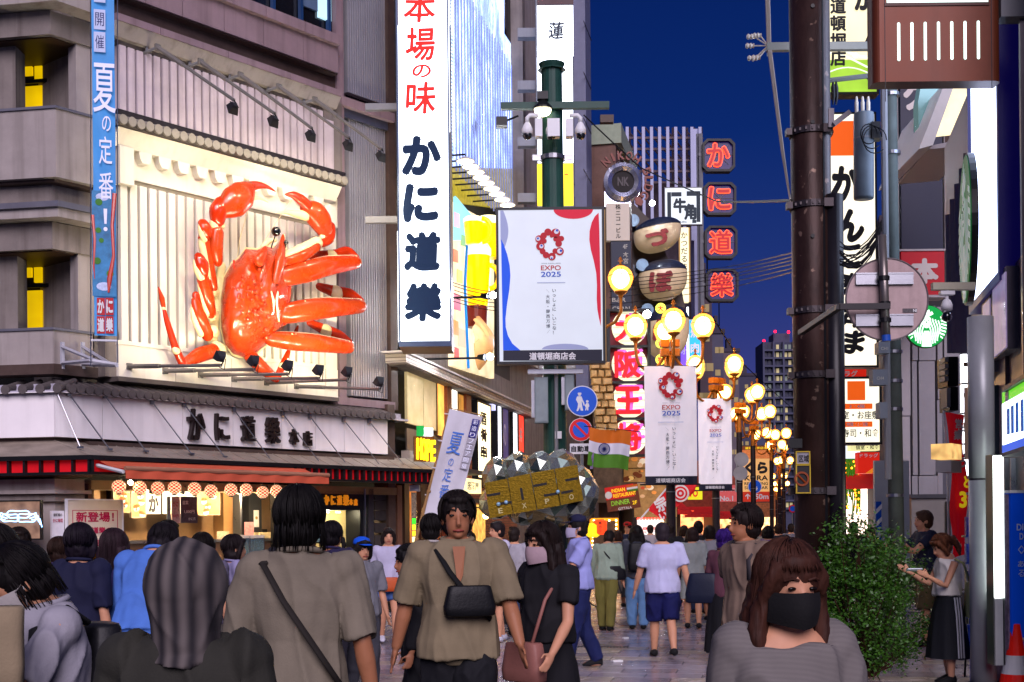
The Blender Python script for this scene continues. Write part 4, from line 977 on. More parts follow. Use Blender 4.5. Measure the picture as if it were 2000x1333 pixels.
for(s,u,v,w,h)in(('夏',.40,.30,.42,.21),('の',.41,.48,.15,.07),('定',.41,.60,.26,.13),('番',.42,.76,.27,.13),('！',.42,.91,.06,.09)):
    p=nb(u,v,.012);W=(nb(1,.5)-nb(0,.5)).length;H=(nb(.5,0)-nb(.5,1)).length;ux=NB.u*math.cos(rot_)+NB.v*math.sin(rot_)*.6;vx=NB.v*math.cos(rot_*.9)-NB.u*math.sin(rot_*.9)
    b=B();tx(b,s,p,ux.normalized(),vx.normalized(),W*w,H*h,bold=.0,lift=.012);b.build('lettering',mat('outline_blue','#3d6cc0',rough=.5,var=0),t)
for i,s in enumerate('彩造りフェア開催'):
    p=nb(.83,.07+.062*i,.012);ux=NB.u*math.cos(rot_)+NB.v*math.sin(rot_)*.6;vx=(NB.v*math.cos(rot_*.9)-NB.u*math.sin(rot_*.9)).normalized();ux.normalize()
    b=B();b.box(p+NB.n*.02,.125,.1,.008,ux,vx,NB.n);b.build('character_tile',mat('tile_navy','#2a2a78',rough=.5,var=0)if i<3 else mat('tile_grey','#9a96a0',rough=.5,var=0),t)
    b=B();tx(b,s,p+NB.n*.026,ux,vx,.085,.08,lift=.004);b.build('lettering',mat('banner_white','#d8d8ea'),t)
b=B()
for f in(.05,.3,.55,.8):q=nb(0,f);b.tube([q,q-NB.u*.07+V((0,0,.01))],.01,4)
b.build('ties',whitem,t)
# ================================================================ FARTHER LEFT SIDE OF THE STREET
def logo(t,pl,cx,cy,h,d):
    k=h/254.0;M2=lambda x,y:pl.w(cx+(x-1226)*k,cy+(y-415)*k,d)
    s_=(pl.w(cx+10,cy,d)-pl.w(cx,cy,d)).length/10*k
    rd=mat('logo_red','#b00b1e',rough=.5,var=0);R_=B();E_=B();P_=B()
    for(x,y,r)in((1210,316,29),(1272,325,37),(1300,372,26),(1318,368,22),(1296,408,27),(1305,470,33),(1268,468,22),(1242,512,31),(1195,500,26),(1168,470,24),(1150,430,34),(1140,372,31),(1180,388,21),(1176,345,26),(1272,372,20),(1240,345,16)):
        R_.disc(M2(x,y),pl.n,r*s_,.004+.0001*(x%13),18)
    for(x,y,r,px_,py_)in((1278,312,19,1283,304),(1305,468,21,1314,466),(1240,520,14,1240,526),(1158,430,17,1159,424),(1132,370,17,1130,367)):
        E_.disc(M2(x,y),pl.n,r*s_,.0075,14);P_.disc(M2(px_,py_),pl.n,r*.5*s_,.0095,10)
    R_.build('logo_cells',rd,t);E_.build('logo_eyes',mat('logo_white','#d8dae0',rough=.5,var=0),t);P_.build('logo_pupils',mat('logo_blue','#0a48b8',rough=.5,var=0),t)
logr=lambda:mat('logo_red','#b00b1e',rough=.5,var=0)
logb=lambda:mat('logo_blue','#0a48b8',rough=.5,var=0)

CB=thing('concrete_building','tall grey concrete building with a glowing sign column beside the sky','building',SB.pt(18,0,-2))
E0_=SB.hit(1016,500)[0]+.05;E1_=SB.hit(1156,500)[0]
def cpart(name,x0,x1,y0,y1,d0,d1,m,**k):return sp(name,x0,y0,x1,y1,d0,d1,m,CB,**k)
b=B();b.pb(SB,E0_,E1_,0,25,-6,-.4);b.build('building_core',concd,CB)
cpart('wall',1017,1048,-200,700,-.4,.0,conc);cpart('pier',1018,1027,-200,690,.0,.35,concd);cpart('wall',1128,1140,-250,700,-.4,.0,conc);cpart('pier',1140,1155,-250,760,-.4,.4,mat('grey_tile_wall','#6d7088',rough=.5,var=.1))
for y in(-60,40,140,230,330,430,520):cpart('tile_joint',1140,1155,y,y+3,.4,.41,dkfr)
for y in(60,165,265,350):cpart('window',1100,1128,y,y+60,-.2,-.05,glassd)
SGC=FR(35.5)
t=thing('sign_column','column of stacked lightboxes, white above yellow, bracketed to the concrete building','sign',SGC.w(1086,720))
a0,a1,z0,z1=wq(SGC,1046,-30,1124,720);b=B();b.pb(SGC,a0,a1,z0,z1,-.5,-.01);b.build('sign_box',greym,t)
for(y0,y1,m)in((-28,9,mat('maroon','#3a1016',rough=.4)),(12,110,wg),(113,318,wg),(321,402,glow('sign_yellow','#ffe500',1.25,.03)),(406,560,wg),(564,700,wg)):
    a0,a1,z0,z1=wq(SGC,1049,y0,1120,y1);b=B();b.pb(SGC,a0,a1,z0,z1,-.01,.02);b.build('light_panel',m,t)
ink2=mat('ink_blue_black','#0b1c30',rough=.5,var=0)
ptx(t,SGC,'蓮',1086,60,32,34,ink2,d=.03,bold=.025,shear=.1,wob=.006);ptx(t,SGC,'完全個室居酒屋',1055,27,h=9.5,m=mat('grey_ink','#6a7688',rough=.5,var=0),d=.03,vert=True,bold=0);ptx(t,SGC,'れん',1103,73,14,7,mat('grey_ink','#6a7688'),d=.03,bold=0)
ptx(t,SGC,'4F',1059,232,11,8,ink2,d=.03,bold=.02);ptx(t,SGC,'2F',1112,728-20,12,9,ink2,d=.03);ptx(t,SGC,'六',1106,345,8,22,mat('orange_ink','#e07818',rough=.5,var=0),d=.03)
for y in(62,165,275,385):
    b=B();q=SGC.w(1046,y,-.25);b.box(q+V((-.25,.2,0)),.5,.3,.25);b.build('bracket',greym,t)

NBK=thing('narrow_building','narrow brown building with a pale cornice and a loudspeaker behind the round sign','building',SB.pt(30,0,0))
f0,f1=SB.hit(1157,500)[0],SB.hit(1192,500)[0]
b=B();b.pb(SB,f0,f1,0,17.3,-5,1.0);b.build('wall',mat('brown_wall','#6b5148',rough=.7,var=.2,grime=.4),NBK)
b=B();b.pb(SB,f0-.1,f1+.1,17.3,18.1,-5,1.25);b.build('cornice',mat('green_grey','#8f9a86',rough=.6),NBK)
NF=Pl(SB.pt(f0,0,1.0),(1,-.05));b=B();q=FR(48).w(1185,234);b.box(q,.5,.3,.28);b.build('loudspeaker',mat('speaker_brown','#4f4038',rough=.5),NBK)
# ring sign with letters
RS=FR(50);t=thing('ring_sign','polished steel ring sign with raised letters curving round it above a name plate','sign',RS.w(1217,400))
c=RS.w(1217,355);k=50/2500
b=B();b.smooth=False
for(r0,r1,d,m_)in((36,22,.0,0),):
    n_=40;vs=[];fs=[]
    for j,(r,dd)in enumerate(((38,-.6),(38,.0),(30,.06),(22,.0),(22,-.1))):
        for i in range(n_):q=2*PI*i/n_;vs.append(c+V((math.cos(q),0,math.sin(q)))*(r*k)+RS.n*dd)
    for j in range(4):
        for i in range(n_):fs.append((j*n_+i,j*n_+(i+1)%n_,(j+1)*n_+(i+1)%n_,(j+1)*n_+i))
    b.add(vs,fs)
b.build('steel_ring',mat('ring_steel','#b8bcd0',rough=.18,metal=.9,var=.1),t)
b=B();b.disc(c-RS.n*.12,RS.n,22.5*k,.06,32);b.build('dark_disc',mat('disc_brown','#140d0d',rough=.6),t)
ptx(t,RS,'NK',1217,355,22,18,mat('disc_letter','#2c2022',rough=.3),d=-.04,bold=.03)
b=B()
for i,s in enumerate('NIKOH BLDG.'):
    if s==' ':continue
    q=math.radians(132-i*18.5);p=c+V((math.cos(q),0,math.sin(q)))*(50*k);u=V((math.sin(q),0,-math.cos(q)));v=V((math.cos(q),0,math.sin(q)))
    tx(b,s,p,u,v,13*k if s!='I' else 4*k,17*k,bold=.03,solid=.12)
b.build('letter',mat('letter_rust','#6a3c34',rough=.4,metal=.2),t)
a0,a1,z0,z1=wq(RS,1181,372,1232,402);b=B();b.pb(RS,a0,a1,z0,z1,-.6,-.15);b.build('steel_base',mat('ring_steel','#b8bcd0'),t)
a0,a1,z0,z1=wq(RS,1184,398,1230,470);b=B();b.pb(RS,a0,a1,z0,z1,-.3,.02);b.build('name_plate',mat('plate_cream','#b3aaa0',rough=.5,var=.05,emit=.12,ecol='#ffe8c8'),t)
ptx(t,RS,'株ニコービル',1207,399,h=10.5,m=inkd,d=.03,vert=True,pitch=1.08,bold=.02)
# board beside it: dark bar sign, stacked signs
def fsign(name,lab,Y,x0,y0,x1,y1,m,frame=None,th=.25,**k):return board(name,lab,'sign',FR(Y),x0,y0,x1,y1,m,th=th,frame=frame,**k)
t,_=fsign('bar_sign','dark hanging bar sign with pale capitals under the pale name plate',46,1194,472,1233,607,mat('bar_dark','#1c2438',rough=.4,var=.1),frame=(blackm,.02))
F46=FR(46);pal=mat('pale_ink','#a8a79c',rough=.5,var=0)
ptx(t,F46,'BAR',1209,586,27,8,pal,d=.01);ptx(t,F46,'CRAN',1213,603,34,8,pal,d=.01);ptx(t,F46,'本宮',1222,492,h=11,m=pal,d=.01,vert=True);ptx(t,F46,'ICONIC',1209,520,h=11,m=pal,d=.01,vert=True);ptx(t,F46,'4F',1221,482,9,9,pal,d=.01)
# four big cream discs with red brushed characters in a black frame
t=thing('disc_sign','black frame of four glowing cream discs with red and pink brushed characters','sign',FR(43).w(1230,890))
F43=FR(43);b=B()
a0,a1,z0,z1=wq(F43,1188,604,1270,892)
for x in(a0,a1):b.pb(F43,x-.05,x+.05,z0,z1,-.3,.05)
for y in(606,677,747,818,890):zz=F43.hit(1230,y)[1];b.pb(F43,a0+.05,a1-.05,zz-.04,zz+.04,-.3,.05)
b.build('frame',blackm,t)
b=B();b.pb(F43,a0,a1,z0,z1,-.35,-.3);b.build('back_panel',mat('maroon_panel','#6a1420',rough=.5),t)
crm=glow('disc_cream','#ffffd8',.95,.05);pk=mat('disc_pink','#c860b0',rough=.5,var=.1,emit=.4,ecol='#e060e0');rdd=mat('disc_red','#c80818',rough=.5,var=0,emit=.45,ecol='#e00818')
for i,(s,y)in enumerate((('大',641),('阪',712),('王',783),('将',854))):
    p=F43.w(1229,y,-.28);b=B();b.lathe(p,[(.56,0),(.6,.05),(.58,.14),(.4,.2),(.1,.22)],26,V(F43.n));b.build('disc',crm,t)
    b=B()
    for q in(-.36,-.18,0,.18,.36):hw=math.sqrt(.58**2-q*q)*.98;b.box(p+V((0,0,q*1.3))+F43.n*.2,2*math.sqrt(max(.01,.57**2-(q*1.3)**2)),.02,.012)
    b.build('wire',blackm,t)
    ptx(t,F43,s,1226,y,52,54,rdd,d=.04,bold=.034,solid=.02,wob=.01);ptx(t,F43,s,1233,y-3,52,54,pk,d=.0,bold=.026,wob=.02)
for i,(s,y)in enumerate((('大',603),('名',671),('物',703))):
    t=thing('round_sign',f'small round yellow lit sign with a red character, {["top","middle","bottom"][i]} one of three','sign',FR(42).w(1290,y),'small round yellow signs')
    p=FR(42).w(1290,y);b=B();b.disc(p,FR(42).n,.17,.08,20);b.build('disc',glow('disc_yellow','#eef04a',1.1),t);ptx(t,FR(42),s,1290,y,11,12,rdd,d=.09,bold=.03)
# post of the lower signs, stone clad leg
t=thing('stone_column','tall leaning column clad in rough pale golden stones behind the parking signs','column',FR(33).w(1175,890));rg=random.Random(5);F33=FR(33)
sb0=None
for j in range(13):
    y=708+j*15;xl=1152+j*1.6;xr=1192+j*1.9;n_=3 if j%2 else 2
    for i in range(n_):
        x0=xl+(xr-xl)*i/n_;x1=xl+(xr-xl)*(i+1)/n_;p=F33.w((x0+x1)/2,y+7.5);w=(x1-x0)*33/2500*.97;h=15*33/2500*.97
        b=B();ys_=[rg.uniform(-.08,.08)*h for _ in range(4)];b.add([p+V((sx*w*.5,.2,sz*h*.5+ys_[q_]))for q_,(sx,sz)in enumerate(((-1,-1),(1,-1),(1,1),(-1,1)))]+[p+V((sx*w*.5,-.02,sz*h*.5+ys_[q_]))for q_,(sx,sz)in enumerate(((-1,-1),(1,-1),(1,1),(-1,1)))]+[p+V((sx*w*.38,-.08-rg.uniform(0,.07),sz*h*.36+ys_[q_]))for q_,(sx,sz)in enumerate(((-1,-1),(1,-1),(1,1),(-1,1)))],[(0,1,5,4),(1,2,6,5),(2,3,7,6),(3,0,4,7),(4,5,9,8),(5,6,10,9),(6,7,11,10),(7,4,8,11),(8,9,10,11),(0,1,2,3)]);b.build('stone',mat('gold_stone','#a8895a',rough=.6,var=.3,scale=6,bump=.3,bscale=20),t)
b=B();a0,a1,z0,z1=wq(F33,1158,709,1190,900);b.pb(F33,a0+.1,a1+.1,z0,z1,-.6,-.22);b.build('core',wood,t)

# fugu shaped lanterns
fw=mat('fugu_white','#bca98c',rough=.4,var=.14,coat=.3,emit=.16,ecol='#ffd8a0');fbm=mat('fugu_blue','#232838',rough=.4,var=.2,coat=.4);fr_=mat('fugu_red','#7a1c1c',rough=.5,var=0)
FY=62;FF=FR(FY)
for i,(x0,y0,x1,y1,s,lx,ly,lab)in enumerate(((1238,424,1330,497,'づ',1287,462,'pale blowfish shaped lantern with a red hooked letter, highest of the three'),(1248,505,1342,592,'ぼ',1295,548,'pale blowfish shaped lantern with a red two part letter, in the middle of three'),(1258,592,1346,708,'ら',1300,650,'large dim blowfish shaped lantern at the bottom of three, behind the street lamps'))):
    p=FF.w((x0+x1)/2,(y0+y1)/2);k=FY/2500;rx,rzz=(x1-x0)/2*k,(y1-y0)/2*k
    t=thing('fish_lantern',lab,'lantern sign',p,'blowfish lanterns')
    def body(z_lo,z_hi,gr):
        b=B();b.smooth=True;vs=[];fs=[];nu,nv=30,16
        for j in range(nv+1):
            ze=z_lo+(z_hi-z_lo)*j/nv
            for a in range(nu):
                q=2*PI*a/nu;r=math.sqrt(max(0,1-abs(ze)**2.6));xx=math.cos(q)*r*(1+.1*ze);yy=math.sin(q)*r*.75
                tilt=.22*math.cos(q)*r if i==0 else .08*math.cos(q)*r
                vs.append(p+V((xx*rx*gr,yy*rx*gr,(ze*.92+tilt)*rzz*gr)))
        for j in range(nv):
            for a in range(nu):fs.append((j*nu+a,j*nu+(a+1)%nu,(j+1)*nu+(a+1)%nu,(j+1)*nu+a))
        fs.append(tuple(range(nu-1,-1,-1)));fs.append(tuple(nv*nu+a for a in range(nu)));return b.add(vs,fs)
    body(-1,.5,1).build('belly',fw,t,smooth=True);body(.42,1,1.02).build('back',fbm,t,smooth=True)
    ptx(t,FF,s,lx-4,ly+2,(x1-x0)*.5,(y1-y0)*.48,fr_,d=rx*.78,bold=.05,solid=.05)
    b=B();b.disc(FF.w(x0+6,y0+14,.3)if i else FF.w(x0-2,y0+8,.3),FF.n,.3,.15,16);b.build('eye',mat('fugu_eye','#7fa0b8',rough=.2),t)
    b=B();b.add([p+V((-rx*.9,0,rzz*.5)),p+V((-rx*1.25,0,rzz*.75)),p+V((-rx*1.2,0,rzz*.1)),p+V((-rx*.9,.3,rzz*.3))],[(0,1,2),(0,2,3),(0,1,3),(1,2,3)]);b.build('fin',fbm,t)
t=thing('lantern_frame','dark dotted steel bracket carrying the blowfish lanterns','bracket',FF.w(1255,600,-.6));b=B();a0,a1,z0,z1=wq(FF,1234,400,1243,600);b.pb(FF,a0,a1,z0,z1,-1,-.8);b.prism([FF.w(x,y,-.9)for x,y in((1234,395),(1270,430),(1330,560),(1338,600),(1240,600))],V((0,.3,0)));b.build('steel_frame',mat('dotted_steel','#4a403a',rough=.5,var=.4,scale=60),t)
# floodlight among the lanterns
for i,(x,y,Y)in enumerate(((1274,397,60),(1264,614,41))):
    p=FR(Y).w(x,y);t=thing('floodlight',['dazzling white lamp above the blowfish lanterns','dazzling white lamp at the top of the cream disc sign'][i],'floodlight',p)
    b=B();b.ball(p,.12,nu=10,nv=8);b.build('bulb',glow('white_hot','#e8f4ff',90),t);b=B();b.cyl(p+V((0,.1,0)),p+V((0,.4,.05)),.14,.08);b.build('housing',blackm,t)
# slatted crown building, far
SBG=thing('slatted_building','far building crowned with tall white vertical slats over steel trusses','building',FR(112).w(1290,1000))
F112=FR(112,(1,.03));a0,a1,z0,z1=wq(F112,1205,250,1372,1040)
b=B();b.pb(F112,a0,a1,0,F112.hit(1290,342)[1],-20,-2.2);b.build('wall',mat('mauve_wall','#4c4048',rough=.7,var=.2),SBG)
pr=None
for i in range(10):
    x=1226+15.8*i;q=F112.w(x,370);
    if pr is None:
        aa0,aa1,zz0,zz1=wq(F112,x-4,248,x+4,470);b=B();b.pb(F112,aa0,aa1,zz0,zz1,-.3,0);pr=b.build('slat',mat('slat_white','#a8abc8',rough=.5,var=.05),SBG,at=q)
    else:piece(pr,q)
b=B()
for j in range(5):
    z=F112.hit(1290,262+j*22)[1];b.pb(F112,a0,a1,z-.1,z+.1,-1.3,-1.1)
    for i in range(8):A=F112.w(1222+i*19,250+j*22,-1.2);b.tube([A,F112.w(1240+i*19,272+j*22,-1.2)],.08,4)
for i in range(6):b.tube([F112.w(1230+i*28,250,-1.2),F112.w(1230+i*28,400,-1.2)],.1,4)
b.build('truss',mat('truss','#5a4c52',rough=.5,metal=.4),SBG)
b=B();aa0,aa1,zz0,zz1=wq(F112,1355,250,1371,700);b.pb(F112,aa0,aa1,zz0,zz1,-14,-.31);b.build('end_wall',mat('slat_white','#a8abc8'),SBG)
b=B();aa0,aa1,zz0,zz1=wq(F112,1208,254,1224,300);
for j in range(6):b.pb(F112,aa0,aa1,zz0+(zz1-zz0)*j/6,zz0+(zz1-zz0)*(j+.5)/6,-.5,-.2)
b.build('louver_slat',greym,SBG)
t,_=fsign('brush_sign','white square sign with a grey brushed frame and ink characters',74,1299,368,1371,438,glow('gyu_white','#dfe8ee',.8,.12),frame=(greym,.05));F74=FR(74)
gi=mat('gyu_ink','#2c3840',rough=.6,var=.2)
for(x0,y0,x1,y1)in((1303,376,1311,431),(1311,376,1331,384),(1341,374,1368,383),(1360,383,1368,434),(1352,430,1360,436)):
    aa0,aa1,zz0,zz1=wq(F74,x0,y0,x1,y1);b=B();b.pb(F74,aa0,aa1,zz0,zz1,0,.02);b.build('brush_stroke',gi,t)
ptx(t,F74,'牛',1328,402,26,30,gi,d=.02,bold=.05);ptx(t,F74,'角',1348,414,24,32,gi,d=.02,bold=.05);ptx(t,F74,'GyuKaku',1328,434,26,5,gi,d=.02)
t=thing('light_sign','slim cream vertical lightbox beneath the square brush sign','sign',FR(70).w(1337,600));a0,a1,z0,z1=wq(FR(70),1328,445,1346,590);b=B();b.pb(FR(70),a0,a1,z0,z1,-.4,0);b.build('light_panel',glow('cream_lit','#fff3c0',1.0),t);ptx(t,FR(70),'かつだるま',1336,452,h=14,m=inkd,d=.01,vert=True);b=B();b.pb(FR(70),a0-.08,a0,z0,z1,-.45,.03);b.pb(FR(70),a1,a1+.08,z0,z1,-.45,.03);b.build('frame',mat('gold_trim','#b89040',rough=.4),t)
# neon squares
NM=glow('neon_red','#c00000',.55,.05);NE=glow('neon_orange','#ff4a20',2.6,.0);FN=FR(104)
for i,(s,y)in enumerate((('か',303),('に',388),('道',473),('樂',557))):
    x=1404+i*2.3;t=thing('neon_sign',f'eight sided dark box with a red neon character, {ORD[i]} from the top','sign',FN.w(x,y+32),'red neon boxes')
    R=32;C=[(-R,-R+9),(-R+9,-R),(R-9,-R),(R,-R+9),(R,R-9),(R-9,R),(-R+9,R),(-R,R-9)]
    pts=[FN.w(x+a,y+c,.3)for a,c in C];pin=[FN.w(x+a*.86,y+c*.86,.3)for a,c in C]
    b=B();n_=8;vs=pts+pin+[p-FN.n*.8 for p in pts]+[p-FN.n*.3 for p in pin];fs=[]
    for j in range(8):l=(j+1)%8;fs+=[(j,l,8+l,8+j),(j,l,16+l,16+j),(8+j,8+l,24+l,24+j)]
    b.add(vs,fs+[tuple(16+j for j in range(8))]);b.build('box',blackm,t)
    b=B();b.poly([p-FN.n*.28 for p in pin]);b.build('back_glass',mat('neon_back','#251a48',rough=.3,var=.1,emit=.12,ecol='#3020a0'),t)
    b=B()
    for q in range(8):A=FN.w(x,y,.05);E=FN.w(x+R*.84*math.cos(q*PI/4),y+R*.84*math.sin(q*PI/4),.05);b.tube([A,E],.03,4)
    b.build('wire',greym,t)
    ptx(t,FN,s,x-1,y,46,48,NE,d=.1,bold=.05,name='neon_outline');ptx(t,FN,s,x-1,y,43,45,NM,d=.18,bold=.022,name='neon_character')
    b=B();b.tube([FN.w(x-34,y,-.2),FN.w(x-40,y,-.2)],.2,5);b.build('bracket',greym,t)
t=thing('sign_mast','grey steel mast carrying the red neon boxes on the slatted building','mast',FN.w(1371,620,-.2));b=B();b.tube([FN.w(1368,262,-.2),FN.w(1372,620,-.2)],.18,6);b.tube([FN.w(1362,262,-.6),FN.w(1366,620,-.6)],.12,6);b.build('mast',greym,t)
# lower-left far signs and blocks
t,_=fsign('meat_sign','sky blue lit sign with white characters behind the lamp globes',66,1346,626,1368,702,glow('sign_sky','#20a8e8',1.0),frame=(whitem,.03));ptx(t,FR(66),'肉',1357,680,17,20,whitem,d=.01,bold=.03);ptx(t,FR(66),'焼',1357,650,17,20,whitem,d=.01,bold=.03)
t,_=fsign('violet_sign','violet glowing vertical sign left of the sky blue sign',64,1330,640,1341,720,glow('sign_violet','#7a50ff',.9));ptx(t,FR(64),'カラオ',1335,648,h=14,m=whitem,d=.01,vert=True)
t,_=fsign('white_sign','slim white lightbox beside the violet sign',65,1342,600,1346,720,glow('lightbox_white','#e9f2ff',2.3,.03))
dk2=mat('night_block','#3a3440',rough=.8,var=.25,scale=.4)
FAR=[(1366,1394,560,130,'dark far building with roof aerials below the neon boxes','#4d4048'),(1390,1416,652,170,'grey far building with a stepped top beside the lamp posts','#484656'),(1412,1446,688,220,'low far building beyond the second lamp post','#5a5058'),(1440,1478,735,270,'low far building at the end of the lamp row','#3c3a4c'),(1472,1496,770,330,'pale far building left of the apartment tower','#40425a')]
for i,(x0,x1,y,Y,lab,c)in enumerate(FAR):
    F=FR(Y);t=thing('far_building',lab,'building',F.w((x0+x1)/2,1000));a0,a1,z0,z1=wq(F,x0,y,x1,1000);w=a1-a0
    b=B();b.pb(F,a0,a1,0,z1,-w*1.5,0);b.build('wall',mat('farwall'+c,c,rough=.8,var=.2,scale=.3),t);b=B();b.pb(F,a0-.2,a1+.2,z1,z1+.6,-w*1.5-.2,.2);b.build('parapet',dk2,t)
    b=B();b.pb(F,a0+w*.3,a0+w*.6,z1+.6,z1+2.5,-w,-w*.4);b.build('roof_hut',dk2,t)
    rg=random.Random(i);pr=None
    for r_ in range(6):
        for q in range(3):
            if rg.random()<.45:continue
            p=F.pt(a0+w*(.2+.3*q),z1-2.2-3*r_,.02)
            if pr is None:b=B();b.pb(F,p.x-.35-F.O.x,p.x+.35-F.O.x,p.z-.4,p.z+.4,-.05,.03);pr=b.build('window',glow('far_window','#c8b070',.09,.6,scale=1),t,at=p)
            else:piece(pr,p)
    if i<2:b=B();b.tube([F.pt(a0+w*.7,z1,-w*.3),F.pt(a0+w*.7,z1+5,-w*.3)],.08,4);b.build('aerial',blackm,t)
# apartment tower
TY=420;FT=FR(TY);t=thing('apartment_tower','tall dark apartment tower with lit balconies and red roof lights at the street end','building',FT.w(1525,1000))
a0,a1,z0,z1=wq(FT,1491,668,1572,1000);b=B();b.pb(FT,a0,a1,0,z1,-14,-1.2);b.build('wall',mat('tower_wall','#3a3b50',rough=.8,var=.1,scale=.2),t)
aa0,aa1,zz0,zz1=wq(FT,1513,650,1545,668);b=B();b.pb(FT,aa0,aa1,zz0,zz1,-10,-2);b.build('roof_block',mat('tower_roof','#45465c',rough=.8),t)
prs={};rg=random.Random(11)
lit=[glow('tower_lit','#d8c890',.3,.3,scale=.3),glow('tower_lit2','#8f9c90',.16,.3,scale=.3),mat('tower_dim','#23263a',rough=.3)]
for r_ in range(21):
    z=z1-1.6-r_*2.6
    b=B();b.pb(FT,a0-.2,a1,z-1.5,z-.9,-1.2,.3);b.build('balcony',mat('tower_balcony','#45465a',rough=.8),t)
    for q in range(9):
        m_=lit[0]if rg.random()<.25 else lit[1]if rg.random()<.3 else lit[2];p=FT.pt(a0+.8+(a1-a0-1)*q/9,z,-1.1)
        if m_.name not in prs:b=B();b.box(p,.9,.2,1.5);prs[m_.name]=b.build('window',m_,t,at=p)
        else:piece(prs[m_.name],p)
for i in range(5):b=B();x=a0+(a1-a0)*i/4;b.pb(FT,x-.3,x+.3,0,z1,-1.2,.4);b.build('pier',mat('tower_roof','#45465c'),t)
for(x,y)in((1492,666),(1514,648),(1540,649)):b=B();b.ball(FT.w(x,y),.45);b.build('warning_light',glow('warn_red','#ff1030',5),t)

# ---------------- shops at street level along the left
hot=glow('shop_hot','#fff0d8',1.6,.4,scale=1.5)
def shop(lab,Y,x0,x1,y0,y1,wallm,glowm,awn=None):
    F=FR(Y,(.96,.28));t=thing('street_shop',lab,'shop',F.w((x0+x1)/2,1000));a0,a1,z0,z1=wq(F,x0,y0,x1,y1);z0=0
    b=B();b.pb(F,a0,a1,2.6,z1,-2,0);b.build('upper_wall',wallm,t);b=B();b.pb(F,a0,a1,0,2.6,-2,-1.6);b.build('back_wall',glowm,t)
    b=B();b.pb(F,a0,a0+.2,0,2.6,-1.6,0);b.pb(F,a1-.2,a1,0,2.6,-1.6,0);b.build('pier',brown,t);b=B();b.pb(F,a0+.2,a1-.2,0,.95,-.9,-.1);b.build('counter',mat('shop_counter','#6a3a2a',rough=.5,var=.3,scale=5),t)
    if awn:
        b=B();zt=2.9;b.sheet(lambda u,v:F.pt(a0+(a1-a0)*u,zt-.5*v-.06*math.sin(v*PI),1.2*v),12,6);b.sheet(lambda u,v:F.pt(a0+(a1-a0)*u,zt-.5-.22*v,1.2+.01*math.sin(u*60)),40,1);b.build('awning',awn,t)
    return t
redaw=mat('awning_red','#a01818',rough=.7,var=.15,emit=.1,ecol='#c01818')
shop('lit food shop under the food picture boards beside the leaning stone column',50,1158,1245,800,1100,mat('shop_wall_a','#5a4a38',rough=.7,var=.4,scale=4),glow('shop_glow_a','#ffd090',2.2,.6,scale=3))
shop('lit snack shop with a red awning behind the two expo banners',60,1240,1330,880,1100,mat('shop_wall_b','#6a5436',rough=.7,var=.5,scale=4),glow('shop_glow_b','#ffe0a8',2.6,.6,scale=3),redaw)
shop('shop with a red awning and crimson hangings in the middle distance',82,1322,1400,900,1100,mat('shop_wall_c','#7a3020',rough=.7,var=.4,scale=4),glow('shop_glow_c','#ff9a60',2.2,.6,scale=3),redaw)
shop('far brightly lit shopfront beyond the second lamp post',110,1385,1450,930,1100,mat('shop_wall_d','#8a4030',rough=.7,var=.4,scale=4),glow('shop_glow_d','#ffb070',2.4,.6,scale=3),redaw)
shop('farthest warmly lit shopfronts at the end of the lamp row',150,1440,1530,950,1100,mat('shop_wall_e','#a0603a',rough=.7,var=.5,scale=4),glow('shop_glow_e','#ffc080',2.6,.6,scale=3))
foodm=mat('food_print2','#8a6a40',rough=.5,var=.7,scale=3.5,emit=.3,ecol='#c08a48')
for i,(Y,x0,y0,x1,y1,lab)in enumerate(((45,1216,888,1262,914,'upper food picture board behind the Indian flag'),(45,1218,916,1262,942,'lower food picture board behind the Indian flag'),(49,1238,938,1322,1010,'large golden picture board of a dog below the lamp banner'))):
    t,_=fsign('picture_board',lab,Y,x0,y0,x1,y1,foodm,frame=(blackm,.02));rg=random.Random(i);F=FR(Y)
    for q in range(9):
        b=B();x,y=rg.uniform(x0+5,x1-5),rg.uniform(y0+4,y1-4);r=rg.uniform(3,8)*Y/2500;cc_=rg.choice(['#e8c070','#c04820','#f0e0c0','#6a3010','#e09040','#d8b080']);b.disc(F.w(x,y,.0),F.n,r,.012+.001*q,12,ry=r*.7);b.build('painted_shape',mat('pf'+cc_,cc_,rough=.5,emit=.3,ecol=cc_),t)
    if i==2:ptx(t,F,'MAMESHIBA CAFE',1262,942,50,6,whitem,d=.03)
FI=FR(36,(.98,-.2));t=thing('restaurant_sign','tilted red and brown Indian restaurant dinner sign with a small flag print','sign',FI.w(1216,1000))
un,vn=(FI.u+FI.v*.14).normalized(),(FI.v-FI.u*.14).normalized();c=FI.w(1216,972);S_=36/2500
def ib(x,y,w,h,d,m,name):b=B();b.box(c+un*((x-1216)*S_)+vn*((972-y)*S_)+FI.n*d,w*S_,.02,h*S_,un,FI.n,vn);return b.build(name,m,t)
ib(1216,972,64,48,0,mat('sign_brown','#5a2c1a',rough=.5,var=.3,emit=.15,ecol='#803818'),'board');ib(1212,961,56,24,.012,mat('sign_red2','#b81c1c',rough=.5,emit=.25,ecol='#d02020'),'red_field');ib(1237,953,21,4,.026,mat('flag_orange','#c86414',rough=.6,var=.08),'flag_stripe');ib(1237,957,21,4,.026,whitem,'flag_stripe');ib(1237,961,21,4,.026,mat('flag_green','#4a7a1c',rough=.6,var=.08),'flag_stripe')
b=B();b.disc(c+un*(-26*S_)+vn*(8*S_)+FI.n*.02,FI.n,7*S_,.01,16);b.build('emblem',whitem,t)
def itx(s,x,y,w,h,m):b=B();tx(b,s,c+un*((x-1216)*S_)+vn*((972-y)*S_)+FI.n*.04,un,vn,w*S_,h*S_,bold=.015);b.build('lettering',m,t)
